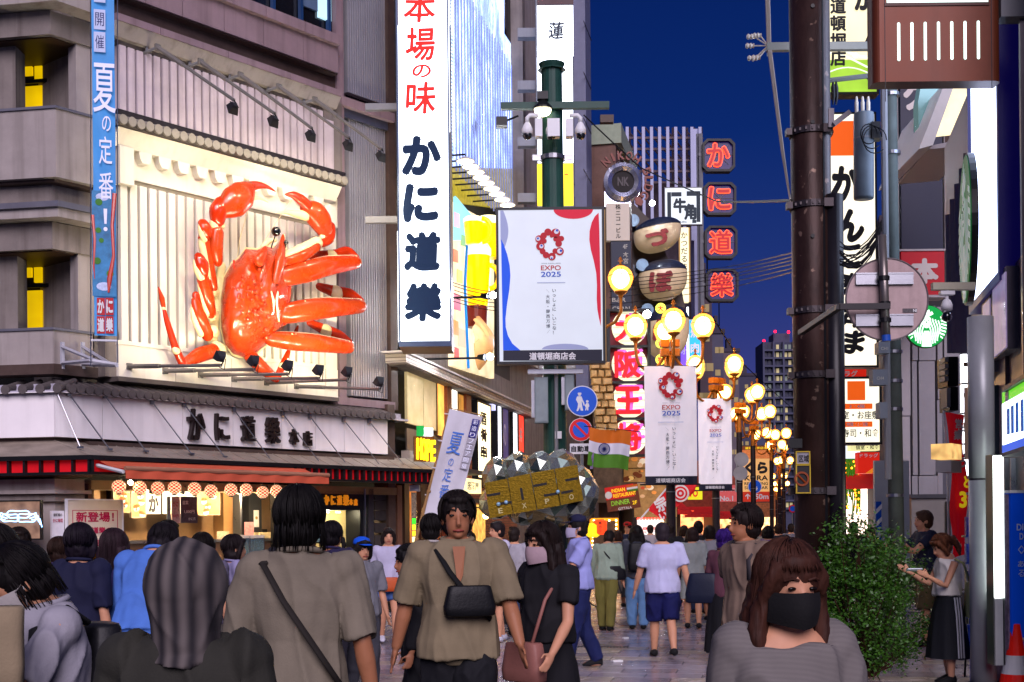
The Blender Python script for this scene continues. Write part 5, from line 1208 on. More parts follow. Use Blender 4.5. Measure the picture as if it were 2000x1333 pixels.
itx('INDIAN',1210,957,26,7,mat('ink_yellow','#ffd820',rough=.5,var=0,emit=.4));itx('RESTAURANT',1221,967,44,7,mat('ink_yellow','#ffd820'));itx('DINNER',1211,981,36,9,mat('ink_lime','#8ac83c',rough=.5,var=0,emit=.2));itx('2F',1238,985,9,7,mat('ink_yellow','#ffd820'));itx('GITTALA',1218,993,26,5,whitem)
# red flag, target flag
FG=FR(40);t=thing('flag_banner','red flag with white brushed characters flown from a slanting pole behind the lamp post','flag',FG.w(1253,1015))
b=B();b.tube([FG.w(1250,1015),FG.w(1304,952)],.03,6);b.build('pole',whitem,t)
b=B();q=[FG.w(1264,996),FG.w(1302,952),FG.w(1312,990),FG.w(1298,1018)];b.sheet(lambda u,v:(q[0].lerp(q[1],u)).lerp(q[3].lerp(q[2],u),v)+FG.n*(.05*math.sin(u*6+v*4)),14,14);b.build('flag_cloth',mat('flag_red','#b8121e',rough=.6,var=.08,emit=.18,ecol='#c8101c'),t,smooth=True,fix=False)
ptx(t,FG,'宗',1291,985,24,28,whitem,d=.09,bold=.04,rot=.5);ptx(t,FG,'い',1296,1008,16,14,whitem,d=.09,bold=.04,rot=.4)
FG2=FR(42);t=thing('flag_banner','red flag with white target rings between the lamp posts','flag',FG2.w(1335,990));b=B();q=[FG2.w(1306,946),FG2.w(1362,940),FG2.w(1356,962),FG2.w(1310,1000)]
b.sheet(lambda u,v:(q[0].lerp(q[1],u)).lerp(q[3].lerp(q[2],u),v)+FG2.n*(.04*math.sin(u*6+v*4)),14,14);b.build('flag_cloth',mat('flag_red','#b8121e'),t,smooth=True,fix=False)
for i,(r,m_)in enumerate(((17,whitem),(13.5,mat('flag_red','#b8121e')),(10,whitem),(7,mat('flag_red','#b8121e')),(3,whitem))):
    b=B();b.disc(FG2.w(1329,964,.06+.006*i),FG2.n,r*42/2500,.004,24);b.build('ring_print',m_,t)
t,_=fsign('yellow_sign','small yellow and green sign right of the target flag',72,1344,952,1372,976,glow('sign_yg','#d8d020',.8));ptx(t,FR(72),'TO',1354,964,18,14,rdd,d=.01,bold=.04)
t,_=fsign('shop_banner','wide red and white number one claim banner over the far shops',88,1400,948,1446,980,mat('banner_pink','#c85858',rough=.6,emit=.25,ecol='#e06060'));ptx(t,FR(88),'No.1',1419,974,26,10,whitem,d=.02,bold=.03);ptx(t,FR(88),'自慢で選ばれて',1422,957,42,7,whitem,d=.02)
t,_=fsign('sushi_sign','tall tan revolving sushi bar sign with black brushed characters and a red foot',75,1448,872,1506,980,mat('kura_tan','#d8a868',rough=.5,var=.05,emit=.45,ecol='#e8b068'),frame=(brown,.05));F75=FR(75)
for(x0,y0,x1,y1,m_)in((1448,961,1506,980,mat('kura_red','#b02814',rough=.5,emit=.35,ecol='#c03018')),(1448,872,1506,879,mat('kura_head','#8a4418',rough=.5)),(1448,879,1506,896,mat('kura_dots','#c8703a',rough=.5,var=.5,scale=7,emit=.3,ecol='#d88040'))):
    aa0,aa1,zz0,zz1=wq(F75,x0,y0,x1,y1);b=B();b.pb(F75,aa0,aa1,zz0,zz1,0,.02);b.build('print_field',m_,t)
ptx(t,F75,'くら',1477,914,44,24,inkd,d=.02,bold=.06);ptx(t,F75,'KURA',1477,934,46,10,inkd,d=.02,bold=.03);ptx(t,F75,'REVOLVING',1477,945,46,6,inkd,d=.02);ptx(t,F75,'SUSHI BAR',1477,953,46,6,inkd,d=.02);ptx(t,F75,'↑150m',1478,970,46,11,whitem,d=.03,bold=.03);ptx(t,F75,'道頓堀商店会',1477,875.5,44,5,mat('ink_yellow','#ffd820'),d=.03)
t,_=fsign('light_sign','bright red and white shop board low over the far crowd',58,1208,1014,1290,1058,glow('stall_white','#fff2ec',1.0,.3,scale=3));ptx(t,FR(58),'から揚げ',1250,1036,60,12,rdd,d=.01)
pr=None
for i in range(14):
    p=FR(57.5).w(1210+i*6,1013,.1);
    if pr is None:b=B();b.ball(p,.07,nu=8,nv=6);pr=b.build('bulb',glow('bulb_red','#ff4030',4),t,at=p)
    else:piece(pr,p)
t,_=fsign('bulb_sign','tall orange framed sign edged with small bulbs by the expo sculpture',40,1158,1018,1203,1110,mat('bulb_board','#3a2a20',rough=.5,var=.5,scale=8,emit=.1,ecol='#a06030'),frame=(mat('bulb_frame','#e88a10',rough=.4,emit=.5,ecol='#ff9a10'),.09));pr=None
for i in range(12):
    for x in((1157.5,1203.5)if i else(1160,1170,1180,1190,1203.5)):
        p=FR(40).w(x,1017+i*8,.05)
        if pr is None:b=B();b.ball(p,.03,nu=8,nv=6);pr=b.build('bulb',glow('bulb_warm','#ffe8b0',8),t,at=p)
        else:piece(pr,p)
t=thing('paper_lantern','tall red cylinder lantern with black characters beside the bulb framed sign','lantern',FR(38).w(1172,1040));b=B();p=FR(38).w(1172,1045);b.lathe(p,[(.12,0),(.2,.05),(.21,.4),(.12,.46)],18);b.build('lantern_shade',glow('lantern_red_lit','#ff4a20',1.1),t);ptx(t,FR(38),'串カツ',1172,1018,h=7,m=inkd,d=.23,vert=True,bold=.03)
b=B();p=FR(38).w(1158,1050);b.lathe(p,[(.12,0),(.2,.06),(.2,.36),(.1,.42)],18);tag(b.build('paper_lantern',glow('lantern_yellow_lit','#ffd020',1.2),smooth=False),'small yellow lantern beside the red cylinder lantern','lantern')
for i in range(6):
    x=1338+i*14;Y=76+i*9;p=FR(Y).w(x,1006+i%3*4);b=B();b.lathe(p,[(.1,0),(.22,.06),(.24,.28),(.1,.42)],12);tag(b.build('paper_lantern',glow('lantern_far','#ff5a30',1.3)),f'small red lantern under the far awnings, {ORD[i]} along the row','lantern','far red lanterns')
# ================================================================ MIDDLE OF THE STREET
gpole=mat('pole_green','#1d4038',rough=.45,var=.15,grime=.3);GP=FR(23.6)
pb_=GP.w(1078,700);GX,GY=GP.w(1080,400).x,23.6
t=thing('steel_pole','thick dark green steel pole with a flanged top carrying cameras and the big lightbox','pole',(GX,GY,0));zt=GP.w(1080,128).z
b=B();b.cyl((GX,GY,0),(GX,GY,zt),.23,.19,20);b.build('shaft',gpole,t,smooth=False)
b=B();b.cyl((GX,GY,zt-.08),(GX,GY,zt+.02),.2,.245,20);b.cyl((GX,GY,zt-.1),(GX,GY,zt-.08),.26,.26,8);b.build('flange',gpole,t)
b=B();q=GP.w(1083,215);b.box(q+V((0,-.22,0)),1.98,.12,.12);b.build('cross_arm',gpole,t)
for y in(310,505,600):b=B();z=GP.w(1080,y).z;b.cyl((GX,GY,z-.04),(GX,GY,z+.04),.235,n=20);b.box((GX-.29,GY-.05,z),.16,.06,.1);b.box((GX+.29,GY-.05,z),.16,.06,.1);b.build('clamp',steel,t)
b=B();b.tube([(GX+.02,GY-.3,GP.w(0,710).z),(GX+.0,GY-.28,1.0)],.035,8);b.build('conduit',greym,t)
p=FR(23.2).w(1060,212);t=thing('floodlight','lit round floodlight on the cross arm of the green pole','floodlight',p);b=B();b.lathe(p,[(.05,.16),(.1,.1),(.17,.02),(.18,-.02)],16);b.box(p+V((0,0,.22)),.2,.16,.14);b.build('housing',blackm,t);b=B();b.disc(p+V((0,0,-.02)),V((0,-.5,-.8)),.15,.02,16);b.build('lens',glow('flood_warm','#fff0c8',20),t)
for i,(x,y,s,lab)in enumerate(((1030,262,-1,'white dome camera on a curved arm left of the green pole'),(1077,262,0,'white dome camera on the front of the green pole'),(1134,262,1,'white dome camera on a curved arm right of the green pole'))):
    F=FR(23.1);p=F.w(x,y+8);t=thing('dome_camera',lab,'camera',p,'cameras on the green pole')
    b=B();b.smooth=True;b.lathe(p,[(.07,.06),(.1,.08),(.1,.16),(.06,.25),(.04,.28)],16);b.build('camera_body',whitem,t)
    b=B();b.ball(p+V((0,0,.05)),.085,nu=16,nv=10);b.build('dome',mat('dome_glass','#0c0e14',rough=.05,var=0,coat=1),t,smooth=True)
    bx=F.w(x-s*22+(0 if s else 4),y-10);b=B();b.box(bx,.13 if s else .22,.2,.32);b.build('junction_box',whitem,t)
    b=B();e=p+V((0,0,.28));b.tube([e,e+V((0,0,.08)),e+V((-s*.05,0,.13)),e+V((-s*.2,.02,.13))]if s else[e,e+V((0,.1,.06))],.04,8);b.build('arm',whitem,t,smooth=True)
p=FR(23.3).w(980,240);b=B();b.box(p,.2,.22,.16);b.tube([p,p+V((.3,.1,.15))],.02,5);tag(b.build('loudspeaker',blackm),'small black loudspeaker hung below the left end of the cross arm','loudspeaker')
# the big lightbox poster
XB=FR(22.9,(1,.0));t,(a0,a1,zb,zt)=board('poster_lightbox','large white expo poster lightbox in a black frame on the green pole','sign',XB,973,411,1178,705,glow('poster_white','#d2d9e4',.58,.04),th=.22,frame=(mat('frame_black','#17181d',rough=.4),.045))
b=B();b.pb(XB,a1+.045,a1+.06,zb,zt,-.22,-.02);b.build('side_panel',mat('ochre_side','#a88850',rough=.5,emit=.1,ecol='#c09850'),t)
def region(name,pts,m,d):b=B();b.poly([XB.w(x,y,d)for x,y in pts]);return b.build(name,m,t)
gx=lambda x:780+x/4.167
gy=lambda y:380+y/4.167
def R8(pts):return[(gx(x),gy(y))for x,y in pts]
gre=mat('poster_grey','#8d96b8',rough=.5,var=0,emit=.16,ecol='#9aa4c8');pred=mat('poster_red','#b80c2c',rough=.5,var=0,emit=.35,ecol='#c00c30');pblu=mat('poster_blue','#0848c0',rough=.5,var=0,emit=.35,ecol='#0850d0')
region('grey_field',R8([(822,132),(845,132)]+[(845+42*math.sin(PI*i/12),132+(i/12)*330)for i in range(1,12)]+[(850,450),(824,380)]),gre,.006)
region('red_bump',R8([(1255,125)]+[(1415-160*math.cos(PI*i/14),125+75*math.sin(PI*i/14))for i in range(1,14)]+[(1578,122)]),pred,.008)
region('red_wave',R8([(1622,150),(1590,180),(1565,230),(1548,300),(1546,370),(1558,450),(1582,540),(1602,640),(1608,740),(1606,850),(1612,940),(1625,1010),(1640,1075),(1640,900),(1634,600),(1628,300)]),pred,.008)
region('blue_wave',R8([(828,365),(850,410),(878,490),(898,580),(904,660),(896,770),(876,900),(864,1010),(866,1080),(884,1150),(920,1215),(985,1270),(845,1270),(838,900),(832,600)]),pblu,.01)
region('grey_bump',R8([(1160,1262)]+[(1350-190*math.cos(PI*i/14),1262-46*math.sin(PI*i/14))for i in range(1,14)]+[(1540,1262)]),gre,.006)
region('title_strip',[(983,685),(1176,683),(1176,705),(983,705)],mat('strip_navy','#1a1c2e',rough=.5,var=0),.012)
logo(t,XB,1074,478,62,.014)
ptx(t,XB,'OSAKA, KANSAI, JAPAN',1076,515,38,2.6,mat('grey_ink','#6a7688'),d=.014);ptx(t,XB,'EXPO',1076,523.5,39,9.5,logr(),d=.014,bold=.012);ptx(t,XB,'2025',1076,536,39,10,logb(),d=.014,bold=.012)
b=B();aa0,aa1,zz0,zz1=wq(XB,1049,552.3,1104,553,.0);b.pb(XB,aa0,aa1,zz0,zz1,.01,.014);b.build('rule_line',gre,t)
ptx(t,XB,'いっしょに、いこな！',1082,563,h=8.4,m=mat('poster_ink','#2c3048',rough=.5,var=0),d=.014,vert=True,bold=.01,pitch=1.09);ptx(t,XB,'大阪・関西万博',1070,575,h=8,m=mat('poster_ink','#2c3048'),d=.014,vert=True,bold=.01,pitch=1.2)
ptx(t,XB,'＼',1070,569,6,7,mat('poster_ink','#2c3048'),d=.014,bold=0);ptx(t,XB,'／',1071,648,6,7,mat('poster_ink','#2c3048'),d=.014,bold=0)
ptx(t,XB,'道頓堀商店会',1079.5,696,91,15,whitem,d=.02,bold=.03)
b=B();b.box((GX,23.2,zb-.15),1.0,.1,.08);b.box((GX,23.2,zb+1.5),.5,.3,.3);b.build('mount',steel,t)
# boxes and traffic plates under it
for(x0,y0,x1,y1,lab)in((1044,737,1071,826,'tall grey equipment cabinet on the left of the green pole'),(1103,731,1122,801,'tall grey equipment cabinet on the right of the green pole')):
    F=FR(23.2);a0,a1,z0,z1=wq(F,x0,y0,x1,y1);t=thing('equipment_box',lab,'box',F.pt((a0+a1)/2,z0,0));b=B();b.pb(F,a0,a1,z0,z1,-.25,0);b.build('case',mat('box_grey','#6f7c80',rough=.45,var=.08),t);b=B();b.pb(F,a0+.02,a1-.02,z0+.02,z1-.02,0,.012);b.build('door',mat('box_grey2','#7d898c',rough=.45),t);b=B();b.pb(F,a0-.06,a0,z0+.1,z1-.05,-.2,-.05);b.build('side_rail',steel,t)
F=FR(23.3);a0,a1,z0,z1=wq(F,1084,843,1097,857);b=B();b.pb(F,a0,a1,z0,z1,-.02,.02);tag(b.build('small_box',whitem),'small white box strapped low on the green pole','box')
TS=FR(22.5);tp=mat('sign_post_grey','#8f9296',rough=.4,metal=.5)
t=thing('traffic_sign','round blue sign with a white walking adult and child','traffic sign',TS.w(1137,812));p=TS.w(1137,784);k=22.5/2500
b=B();b.disc(p,TS.n,30*k,.02,32);b.build('rim',whitem,t);b=B();b.disc(p+TS.n*.02,TS.n,28.2*k,.006,32);b.build('blue_disc',mat('road_blue','#0a4cb8',rough=.4,var=.03,emit=.12,ecol='#0a58d8'),t)
def silh(t,pl,pts,m,d):b=B();b.prism([pl.w(x,y,d)for x,y in pts],pl.n*.004);b.build('symbol',m,t)
def walker(t,pl,cx,cy,k_,d):
    q=lambda L:[(cx+x*k_,cy+y*k_)for x,y in L]
    silh(t,pl,q([(-7,-8),(-2,-9),(2,-8),(4,-2),(7,4),(8,9),(6,10),(4,4),(2,1),(3,10),(5,19),(3,20),(0,19),(-1,12),(-4,19),(-7,21),(-8,19),(-6,14),(-5,6),(-7,2),(-9,-2)]),whitem,d)
    for(x,y,r)in((-2,-12.5,3.2),):b=B();b.disc(pl.w(cx+x*k_,cy+y*k_,d),pl.n,r*k_*(pl.w(1,0)-pl.w(0,0)).length,.004,14);b.build('symbol',whitem,t)
    silh(t,pl,q([(-6,-13.5),(2,-13.5),(1,-15.5),(-5,-15.5)]),whitem,d+.005)
    silh(t,pl,q([(9,8),(12,4),(16,6),(17,11),(15,13),(15,19),(13,19),(12,15),(11,19),(9,19),(10,13),(8,10)]),whitem,d)
    b=B();b.disc(pl.w(cx+13*k_,cy+1.5*k_,d),pl.n,2.6*k_*(pl.w(1,0)-pl.w(0,0)).length,.004,12);b.build('symbol',whitem,t)
walker(t,TS,1134,783,1.0,.028)
t=thing('traffic_sign','round blue and red no parking sign','traffic sign',TS.w(1134,862));p=TS.w(1134,840)
b=B();b.disc(p,TS.n,22.5*k,.02,32);b.build('rim',whitem,t);b=B();b.disc(p+TS.n*.02,TS.n,21.6*k,.006,32);b.build('red_ring',mat('road_red','#c4121a',rough=.4,var=.03,emit=.12,ecol='#d01018'),t);b=B();b.disc(p+TS.n*.026,TS.n,15.5*k,.005,32);b.build('blue_disc',mat('road_blue','#0a4cb8'),t)
b=B();b.box(p+TS.n*.034,33*k,.006,4.2*k,V((.7,0,-.71)),TS.n,V((.71,0,.7)));b.build('slash',mat('road_red','#c4121a'),t)
t,_=board('plate_sign','white plate with black characters under the no parking sign','traffic sign',TS,1113,867,1156,887,whitem,th=.02);ptx(t,TS,'自動車',1134.5,877,38,12,inkd,d=.006,bold=.025)
t=thing('sign_post','thin grey post carrying the round traffic signs','post',TS.w(1134,1000));q=TS.w(1135,755,-.05);b=B();b.tube([q,V((q.x,q.y,0))],.032,8);b.build('post',tp,t)
# flag of India
FI2=FR(21.9);t=thing('flag','Indian flag of orange, white and green hung beside the no parking sign','flag',FI2.w(1190,915))
C4=[FI2.w(1152,835),FI2.w(1233,845),FI2.w(1227,920),FI2.w(1147,908)]
fl=lambda u,v:(C4[0].lerp(C4[1],u)).lerp(C4[3].lerp(C4[2],u),v)+FI2.n*(.03*math.sin(u*8+v*3)+.02*math.sin(u*17+1))+V((0,0,-.02*math.sin(u*6)))
for(v0,v1,nm,c)in((0,.35,'orange_stripe','#c8661a'),(.35,.64,'white_stripe','#cfcbd6'),(.64,1,'green_stripe','#4c7d22')):
    b=B();b.sheet(lambda u,v:fl(u,v0+(v1-v0)*v),24,6);b.build(nm,mat('flagcloth'+c,c,rough=.75,var=.06,emit=.05,ecol=c),t,smooth=True,fix=False)
p=fl(.38,.5)+FI2.n*.03;b=B();n_=24
for(r0,r1)in((.085,.1),(.02,.03)):
    vs=[p+V((math.cos(2*PI*i/n_),0,math.sin(2*PI*i/n_)))*r for r in(r0,r1)for i in range(n_)];b.add(vs,[(i,(i+1)%n_,n_+(i+1)%n_,n_+i)for i in range(n_)])
for i in range(24):q=2*PI*i/24;b.tube([p,p+V((math.cos(q),0,math.sin(q)))*.088],.0035,3)
b.build('wheel_emblem',navyi,t)
b=B();b.tube([C4[0]+V((-.1,0,.02)),C4[0].lerp(C4[1],.5)+V((0,0,.02)),C4[1]+V((.15,0,.01))],.008,5);b.build('cord',blackm,t)
for i in range(4):b=B();q=C4[0].lerp(C4[1],(i+.5)/4);b.tube([q+V((0,0,.03)),q],.006,4);b.build('ring',whitem,t)
t=thing('flag','tiny striped flag drooping below the Indian flag','flag',FI2.w(1150,925));b=B();b.sheet(lambda u,v:FI2.pt(FI2.hit(1146,0)[0]+.05*u-.02*v,FI2.hit(0,893)[1]-.3*v,.02*math.sin(v*6)),3,8);b.build('flag_cloth',mat('flag_mix','#7a6a8a',rough=.7,var=.6,scale=14),t,fix=False)

# ---------------- silver expo sculpture
t=thing('expo_sculpture','faceted silver boulder sculpture with tilted gold 2025 numerals on a dark stand','sculpture',(FR(21.5).w(1055,1030).x,21.5,0));XS=FR(21.5)
silv=mat('facet_silver','#9fa69c',rough=.24,metal=.75,var=.15,scale=4);silw=mat('facet_warm_reflect','#a8966a',rough=.26,metal=.75,var=.2,scale=4);sild=mat('facet_dark_reflect','#4c5a56',rough=.25,metal=.75,var=.2,scale=3)  # gold and green tints stand in for reflections in the silver
gold=mat('gold_panel','#6a5410',rough=.38,metal=.8,var=.4,scale=22,bump=.5,bscale=45)
rg=random.Random(9)
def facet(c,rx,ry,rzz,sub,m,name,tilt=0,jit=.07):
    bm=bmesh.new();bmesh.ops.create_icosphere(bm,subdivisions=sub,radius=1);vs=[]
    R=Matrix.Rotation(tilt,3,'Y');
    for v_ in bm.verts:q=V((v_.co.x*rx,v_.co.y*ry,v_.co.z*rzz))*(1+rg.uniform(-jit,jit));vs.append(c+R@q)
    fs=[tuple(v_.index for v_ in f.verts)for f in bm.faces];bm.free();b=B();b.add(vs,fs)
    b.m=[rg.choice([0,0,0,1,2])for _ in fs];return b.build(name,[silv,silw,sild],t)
ZX=lambda x,y:(900+x/3.507,680+y/3.507)
k=21.5/2500
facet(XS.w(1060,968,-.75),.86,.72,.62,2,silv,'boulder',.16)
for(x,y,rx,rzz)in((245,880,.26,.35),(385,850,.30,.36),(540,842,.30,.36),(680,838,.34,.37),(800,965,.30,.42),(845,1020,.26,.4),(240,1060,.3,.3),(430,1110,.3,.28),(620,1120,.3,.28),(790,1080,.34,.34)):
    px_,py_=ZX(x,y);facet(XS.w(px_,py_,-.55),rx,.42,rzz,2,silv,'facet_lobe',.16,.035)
def zq(pts,d,th,m,name):b=B();b.prism([XS.w(*ZX(x,y),d)for x,y in pts],-XS.n*th);return b.build(name,m,t)
for q in([(162,925),(318,895),(357,1135),(200,1168)],[(322,890),(474,860),(520,1110),(362,1136)],[(479,858),(638,830),(680,1080),(525,1107)],[(643,828),(797,800),(840,1045),(686,1076)]):zq(q,.05,.14,gold,'number_panel')
for q in([(178,1003),(270,988),(272,1004),(181,1019)],[(262,1060),(345,1047),(348,1064),(265,1076)],[(404,960),(420,957),(434,1040),(417,1043)],[(495,938),(588,921),(590,937),(498,954)],[(568,1003),(662,988),(665,1004),(571,1020)],[(715,900),(803,884),(806,900),(718,915)],[(686,985),(766,970),(769,986),(689,1002)]):zq(q,.058,.02,blackm,'number_slot')
for(s,x,y)in(('E',272,1115),('X',435,1080),('P',592,1050),('O',758,1020)):px_,py_=ZX(x,y);ptx(t,XS,s,px_,py_,8.5,10,mat('gold_pale','#b0a878',rough=.4),d=.06,rot=.17)
for(x,y)in((665,985),(258,1070),(310,1057)):b=B();b.ball(XS.w(*ZX(x,y),.08),.035,nu=12,nv=8);b.build('bead',mat('bead_glass','#90b8d0',rough=.05,metal=.3,var=0),t,smooth=True)
b=B()
for x in(1000,1062,1100):a=XS.w(x,1030,-.6);b.tube([a,V((a.x*.95,22.0,.95))],.06,6)
b.build('stand_leg',blackm,t)
b=B();q=XS.w(1040,1150,-.7);b.box((q.x,22.2,.5),1.1,1.0,1.0);b.build('stand_base',blackm,t)
F=FR(21.4);a0,a1,z0,z1=wq(F,983,1067,1056,1108);b=B();b.pb(F,a0,a1,z0,z1,-.08,0);b.build('name_board',mat('board_white','#c5c6ce',rough=.4,var=.03),t)
logo(t,F,1005,1089,26,.004);ptx(t,F,'EXPO',1032,1086,22,6.5,logr(),d=.006,bold=.012);ptx(t,F,'2025',1032,1094.5,22,6.5,logb(),d=.006,bold=.012);ptx(t,F,'CO-LAB',990,1147,24,5,greym,d=.006)

# ---------------- street lamps
ochre=mat('lamp_ochre','#a8641c',rough=.4,metal=.3,var=.1);postm=mat('lamp_post_dark','#2a2226',rough=.4,metal=.3,var=.15)
gm=bpy.data.materials.new('lamp_globe');gm.use_nodes=True;n=gm.node_tree.nodes;L=gm.node_tree.links.new;n.remove(n['Principled BSDF'])
tr=n.new('ShaderNodeBsdfTransparent');tr.inputs[0].default_value=(1,.86,.6,1);em=n.new('ShaderNodeEmission');em.inputs[0].default_value=(1,.50,.09,1);em.inputs[1].default_value=2.6
mx=n.new('ShaderNodeMixShader');mx.inputs[0].default_value=.5;L(tr.outputs[0],mx.inputs[1]);L(em.outputs[0],mx.inputs[2]);L(mx.outputs[0],n['Material Output'].inputs[0])
bulbm=glow('lamp_bulb','#ffc878',55,0)
def lamp_globe(t,p):
    b=B();b.smooth=True;r=.225;b.lathe(p,[(r*.45,-r*1.05),(r*.75,-r*.7),(r*.98,-.1*r),(r,.2*r),(r*.9,.55*r),(r*.6,.88*r),(r*.3,r)],18);gl=b.build('globe',gm,t)
    b=B();b.ball(p,.16,nu=14,nv=10,rz=.175);b.build('bulb',bulbm,gl)
    b=B();b.lathe(p+V((0,0,-.3)),[(.03,-.05),(.05,0),(.12,.05),(.125,.07)],12);b.build('socket',ochre,gl);b=B();b.lathe(p+V((0,0,r*.98)),[(.09,0),(.05,.03),(.02,.06),(.02,.12),(.035,.14),(.01,.18)],10);b.box(p+V((0,0,r+.1)),.09,.015,.015);b.build('finial',ochre,gl)
    b=B();nn=24;b.tube([p+V((math.cos(2*PI*i/nn)*r*1.01,math.sin(2*PI*i/nn)*r*1.01,.2*r))for i in range(nn+1)],.006,4,False)
    for q in(0,PI/2,PI,3*PI/2):b.tube([p+V((math.cos(q)*rr*1.02,math.sin(q)*rr*1.02,zz))for rr,zz in((r*.75,-r*.7),(r*.98,-.1*r),(r,.2*r),(r*.7,.8*r))],.006,4,False)
    b.build('cage',ochre,gl)
def arm_to(t,c,x,y,zg):
    b=B();dv=V((x,y,0));h=zg-.36;pts=[c+dv*.1+V((0,0,h-.18)),c+dv*.35+V((0,0,h-.42)),c+dv*.65+V((0,0,h-.5)),c+dv*.92+V((0,0,h-.36)),c+dv+V((0,0,h-.08)),c+dv+V((0,0,h+.05))]
    P2=[]
    for i in range(len(pts)-1):
        p0,p1,p2,p3=pts[max(i-1,0)],pts[i],pts[i+1],pts[min(i+2,len(pts)-1)]
        for j in range(4):s=j/4;P2.append(.5*((2*p1)+(p2-p0)*s+(2*p0-5*p1+4*p2-p3)*s*s+(3*p1-p0-3*p2+p3)*s**3))
    b.smooth=True;b.tube(P2+[pts[-1]],.03,7);b.build('arm',ochre,t)
ZG=5.55;LX=FR(25).w(1307,642).x
lamp=thing('street_lamp','','street lamp',(LX,25,0),'globe street lamps down the street');c=V((LX,25,0))
b=B();b.cyl(c,c+V((0,0,4.4)),.1,.085,14);b.cyl(c,c+V((0,0,.5)),.15,.13,14);b.build('post',postm,lamp);b=B();b.cyl(c+V((0,0,4.4)),c+V((0,0,5.05)),.075,.06,12);b.build('post_top',ochre,lamp)
for z in(2.3,2.9,3.3):b=B();b.cyl(c+V((0,0,z)),c+V((0,0,z+.02)),.105,n=14);b.build('collar',steel,lamp)
b=B()
for s in(-1,1):
    for zz in(5.02,5.2):b.box(c+V((s*.1,-.05,zz)),.17,.17,.14)
b.build('bracket',ochre,lamp)
for(x,y)in((.66,0),(-.66,0),(0,-.66),(0,.66)):arm_to(lamp,c,x,y,ZG);lamp_globe(lamp,c+V((x,y,ZG)))
lamp['label']='globe street lamp with the wider white expo banner, nearest of the lamp row'
LAMPS=[(1396,31.5,'second nearest globe street lamp, carrying the narrower expo banner'),(1443,38,'third nearest globe street lamp in the row, beside the revolving sushi sign'),(1470,44.5,'fourth nearest globe street lamp in the row'),(1506,55,'fifth nearest globe street lamp in the row'),(1530,63,'sixth nearest globe street lamp in the row'),(1522,78,'seventh nearest globe street lamp in the row'),(1520,102,'eighth nearest globe street lamp in the row'),(1526,122,'ninth nearest globe street lamp in the row'),(1516,142,'farthest globe street lamp, at the end of the row')]
for x,Y,lab in LAMPS:dup(lamp,(FR(Y).w(x,640 if Y<30 else 1030-3.9*2500/Y).x,Y,0),lab,rz=0.02*Y)
# one lamp on an arm beside the big lightbox
p=FR(23.3).w(1212,545);t=thing('wall_lamp','single glowing globe lamp on an upswept arm right of the big lightbox','street lamp',p);lamp_globe(t,p)
b=B();b.smooth=True;b.tube([p+V((0,0,-.35)),p+V((.0,0,-.6)),p+V((-.1,.05,-.78)),p+V((-.35,.1,-.9)),V((GX+.2,GY-.1,p.z-1.05))],.03,8);b.build('arm',ochre,t)
# banners on the first two posts
def expo_banner(Y,x0,y0,x1,y1,lab,k):
    F=FR(Y-.25);a0,a1,z0,z1=wq(F,x0,y0,x1,y1);t=thing('lamp_banner',lab,'banner',F.pt((a0+a1)/2,z0,0));yb=y1-(y1-y0)*.065
    zs=F.hit(x0,yb)[1]
    fold=lambda u,v:.02*math.sin(u*5+v*2.2)*v+.012*math.sin(u*11-v*6)+.03*v*v*math.sin(u*3.2)+.007*math.sin(u*23+v*14)+.018*(math.exp(-((u-.45-.25*v)/.05)**2)-math.exp(-((u-.8+.3*v)/.06)**2))*min(1,3*v)
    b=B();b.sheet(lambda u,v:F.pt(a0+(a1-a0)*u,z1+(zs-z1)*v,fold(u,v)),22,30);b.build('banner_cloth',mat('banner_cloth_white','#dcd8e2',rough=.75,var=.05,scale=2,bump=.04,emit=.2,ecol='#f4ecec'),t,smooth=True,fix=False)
    b=B();b.sheet(lambda u,v:F.pt(a0+(a1-a0)*u,zs+(z0-zs)*v,fold(u,1)+.003),12,2);b.build('name_strip',mat('strip_navy','#1a1c2e'),t,fix=False)
    cx=(x0+x1)/2;w=x1-x0;dd=.07;u_=lambda f:y0+(y1-y0)*f
    logo(t,F,cx,u_(.165),w*.52,dd);ptx(t,F,'OSAKA, KANSAI, JAPAN',cx+1,u_(.312),w*.33,w*.022,mat('grey_ink','#6a7688'),d=dd);ptx(t,F,'EXPO',cx+1,u_(.347),w*.34,w*.088,logr(),d=dd,bold=.012);ptx(t,F,'2025',cx+1,u_(.398),w*.34,w*.088,logb(),d=dd,bold=.012)
    b=B();q0,q1,r0,r1=wq(F,cx-w*.24,u_(.472),cx+w*.24,u_(.475),dd);b.pb(F,q0,q1,r0,r1,dd-.004,dd);b.build('rule_line',gre,t)
    pi=mat('poster_ink','#2c3048');ptx(t,F,'いっしょに、いこな！',cx+w*.06,u_(.51),h=w*.073,m=pi,d=dd,vert=True,pitch=1.12);ptx(t,F,'大阪・関西万博',cx-w*.06,u_(.56),h=w*.07,m=pi,d=dd,vert=True,pitch=1.22)
    ptx(t,F,'＼',cx-w*.07,u_(.53),w*.06,w*.07,pi,d=dd,bold=0);ptx(t,F,'／',cx-w*.05,u_(.865),w*.06,w*.07,pi,d=dd,bold=0)
    ptx(t,F,'道頓堀商店会',cx,u_(.968),w*.56,w*.085,whitem,d=dd+.01,bold=.025)
    b=B()
    for z in(z1,z0):b.tube([F.pt(a0-.1 if z==z0 else a0-.12,z,-.02),F.pt(a1+.06,z,-.02)],.016,6)
    b.build('rail',blackm,t)
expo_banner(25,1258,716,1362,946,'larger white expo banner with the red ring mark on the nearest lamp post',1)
expo_banner(31.5,1363,779,1430,958,'smaller white expo banner on the second lamp post',.7)
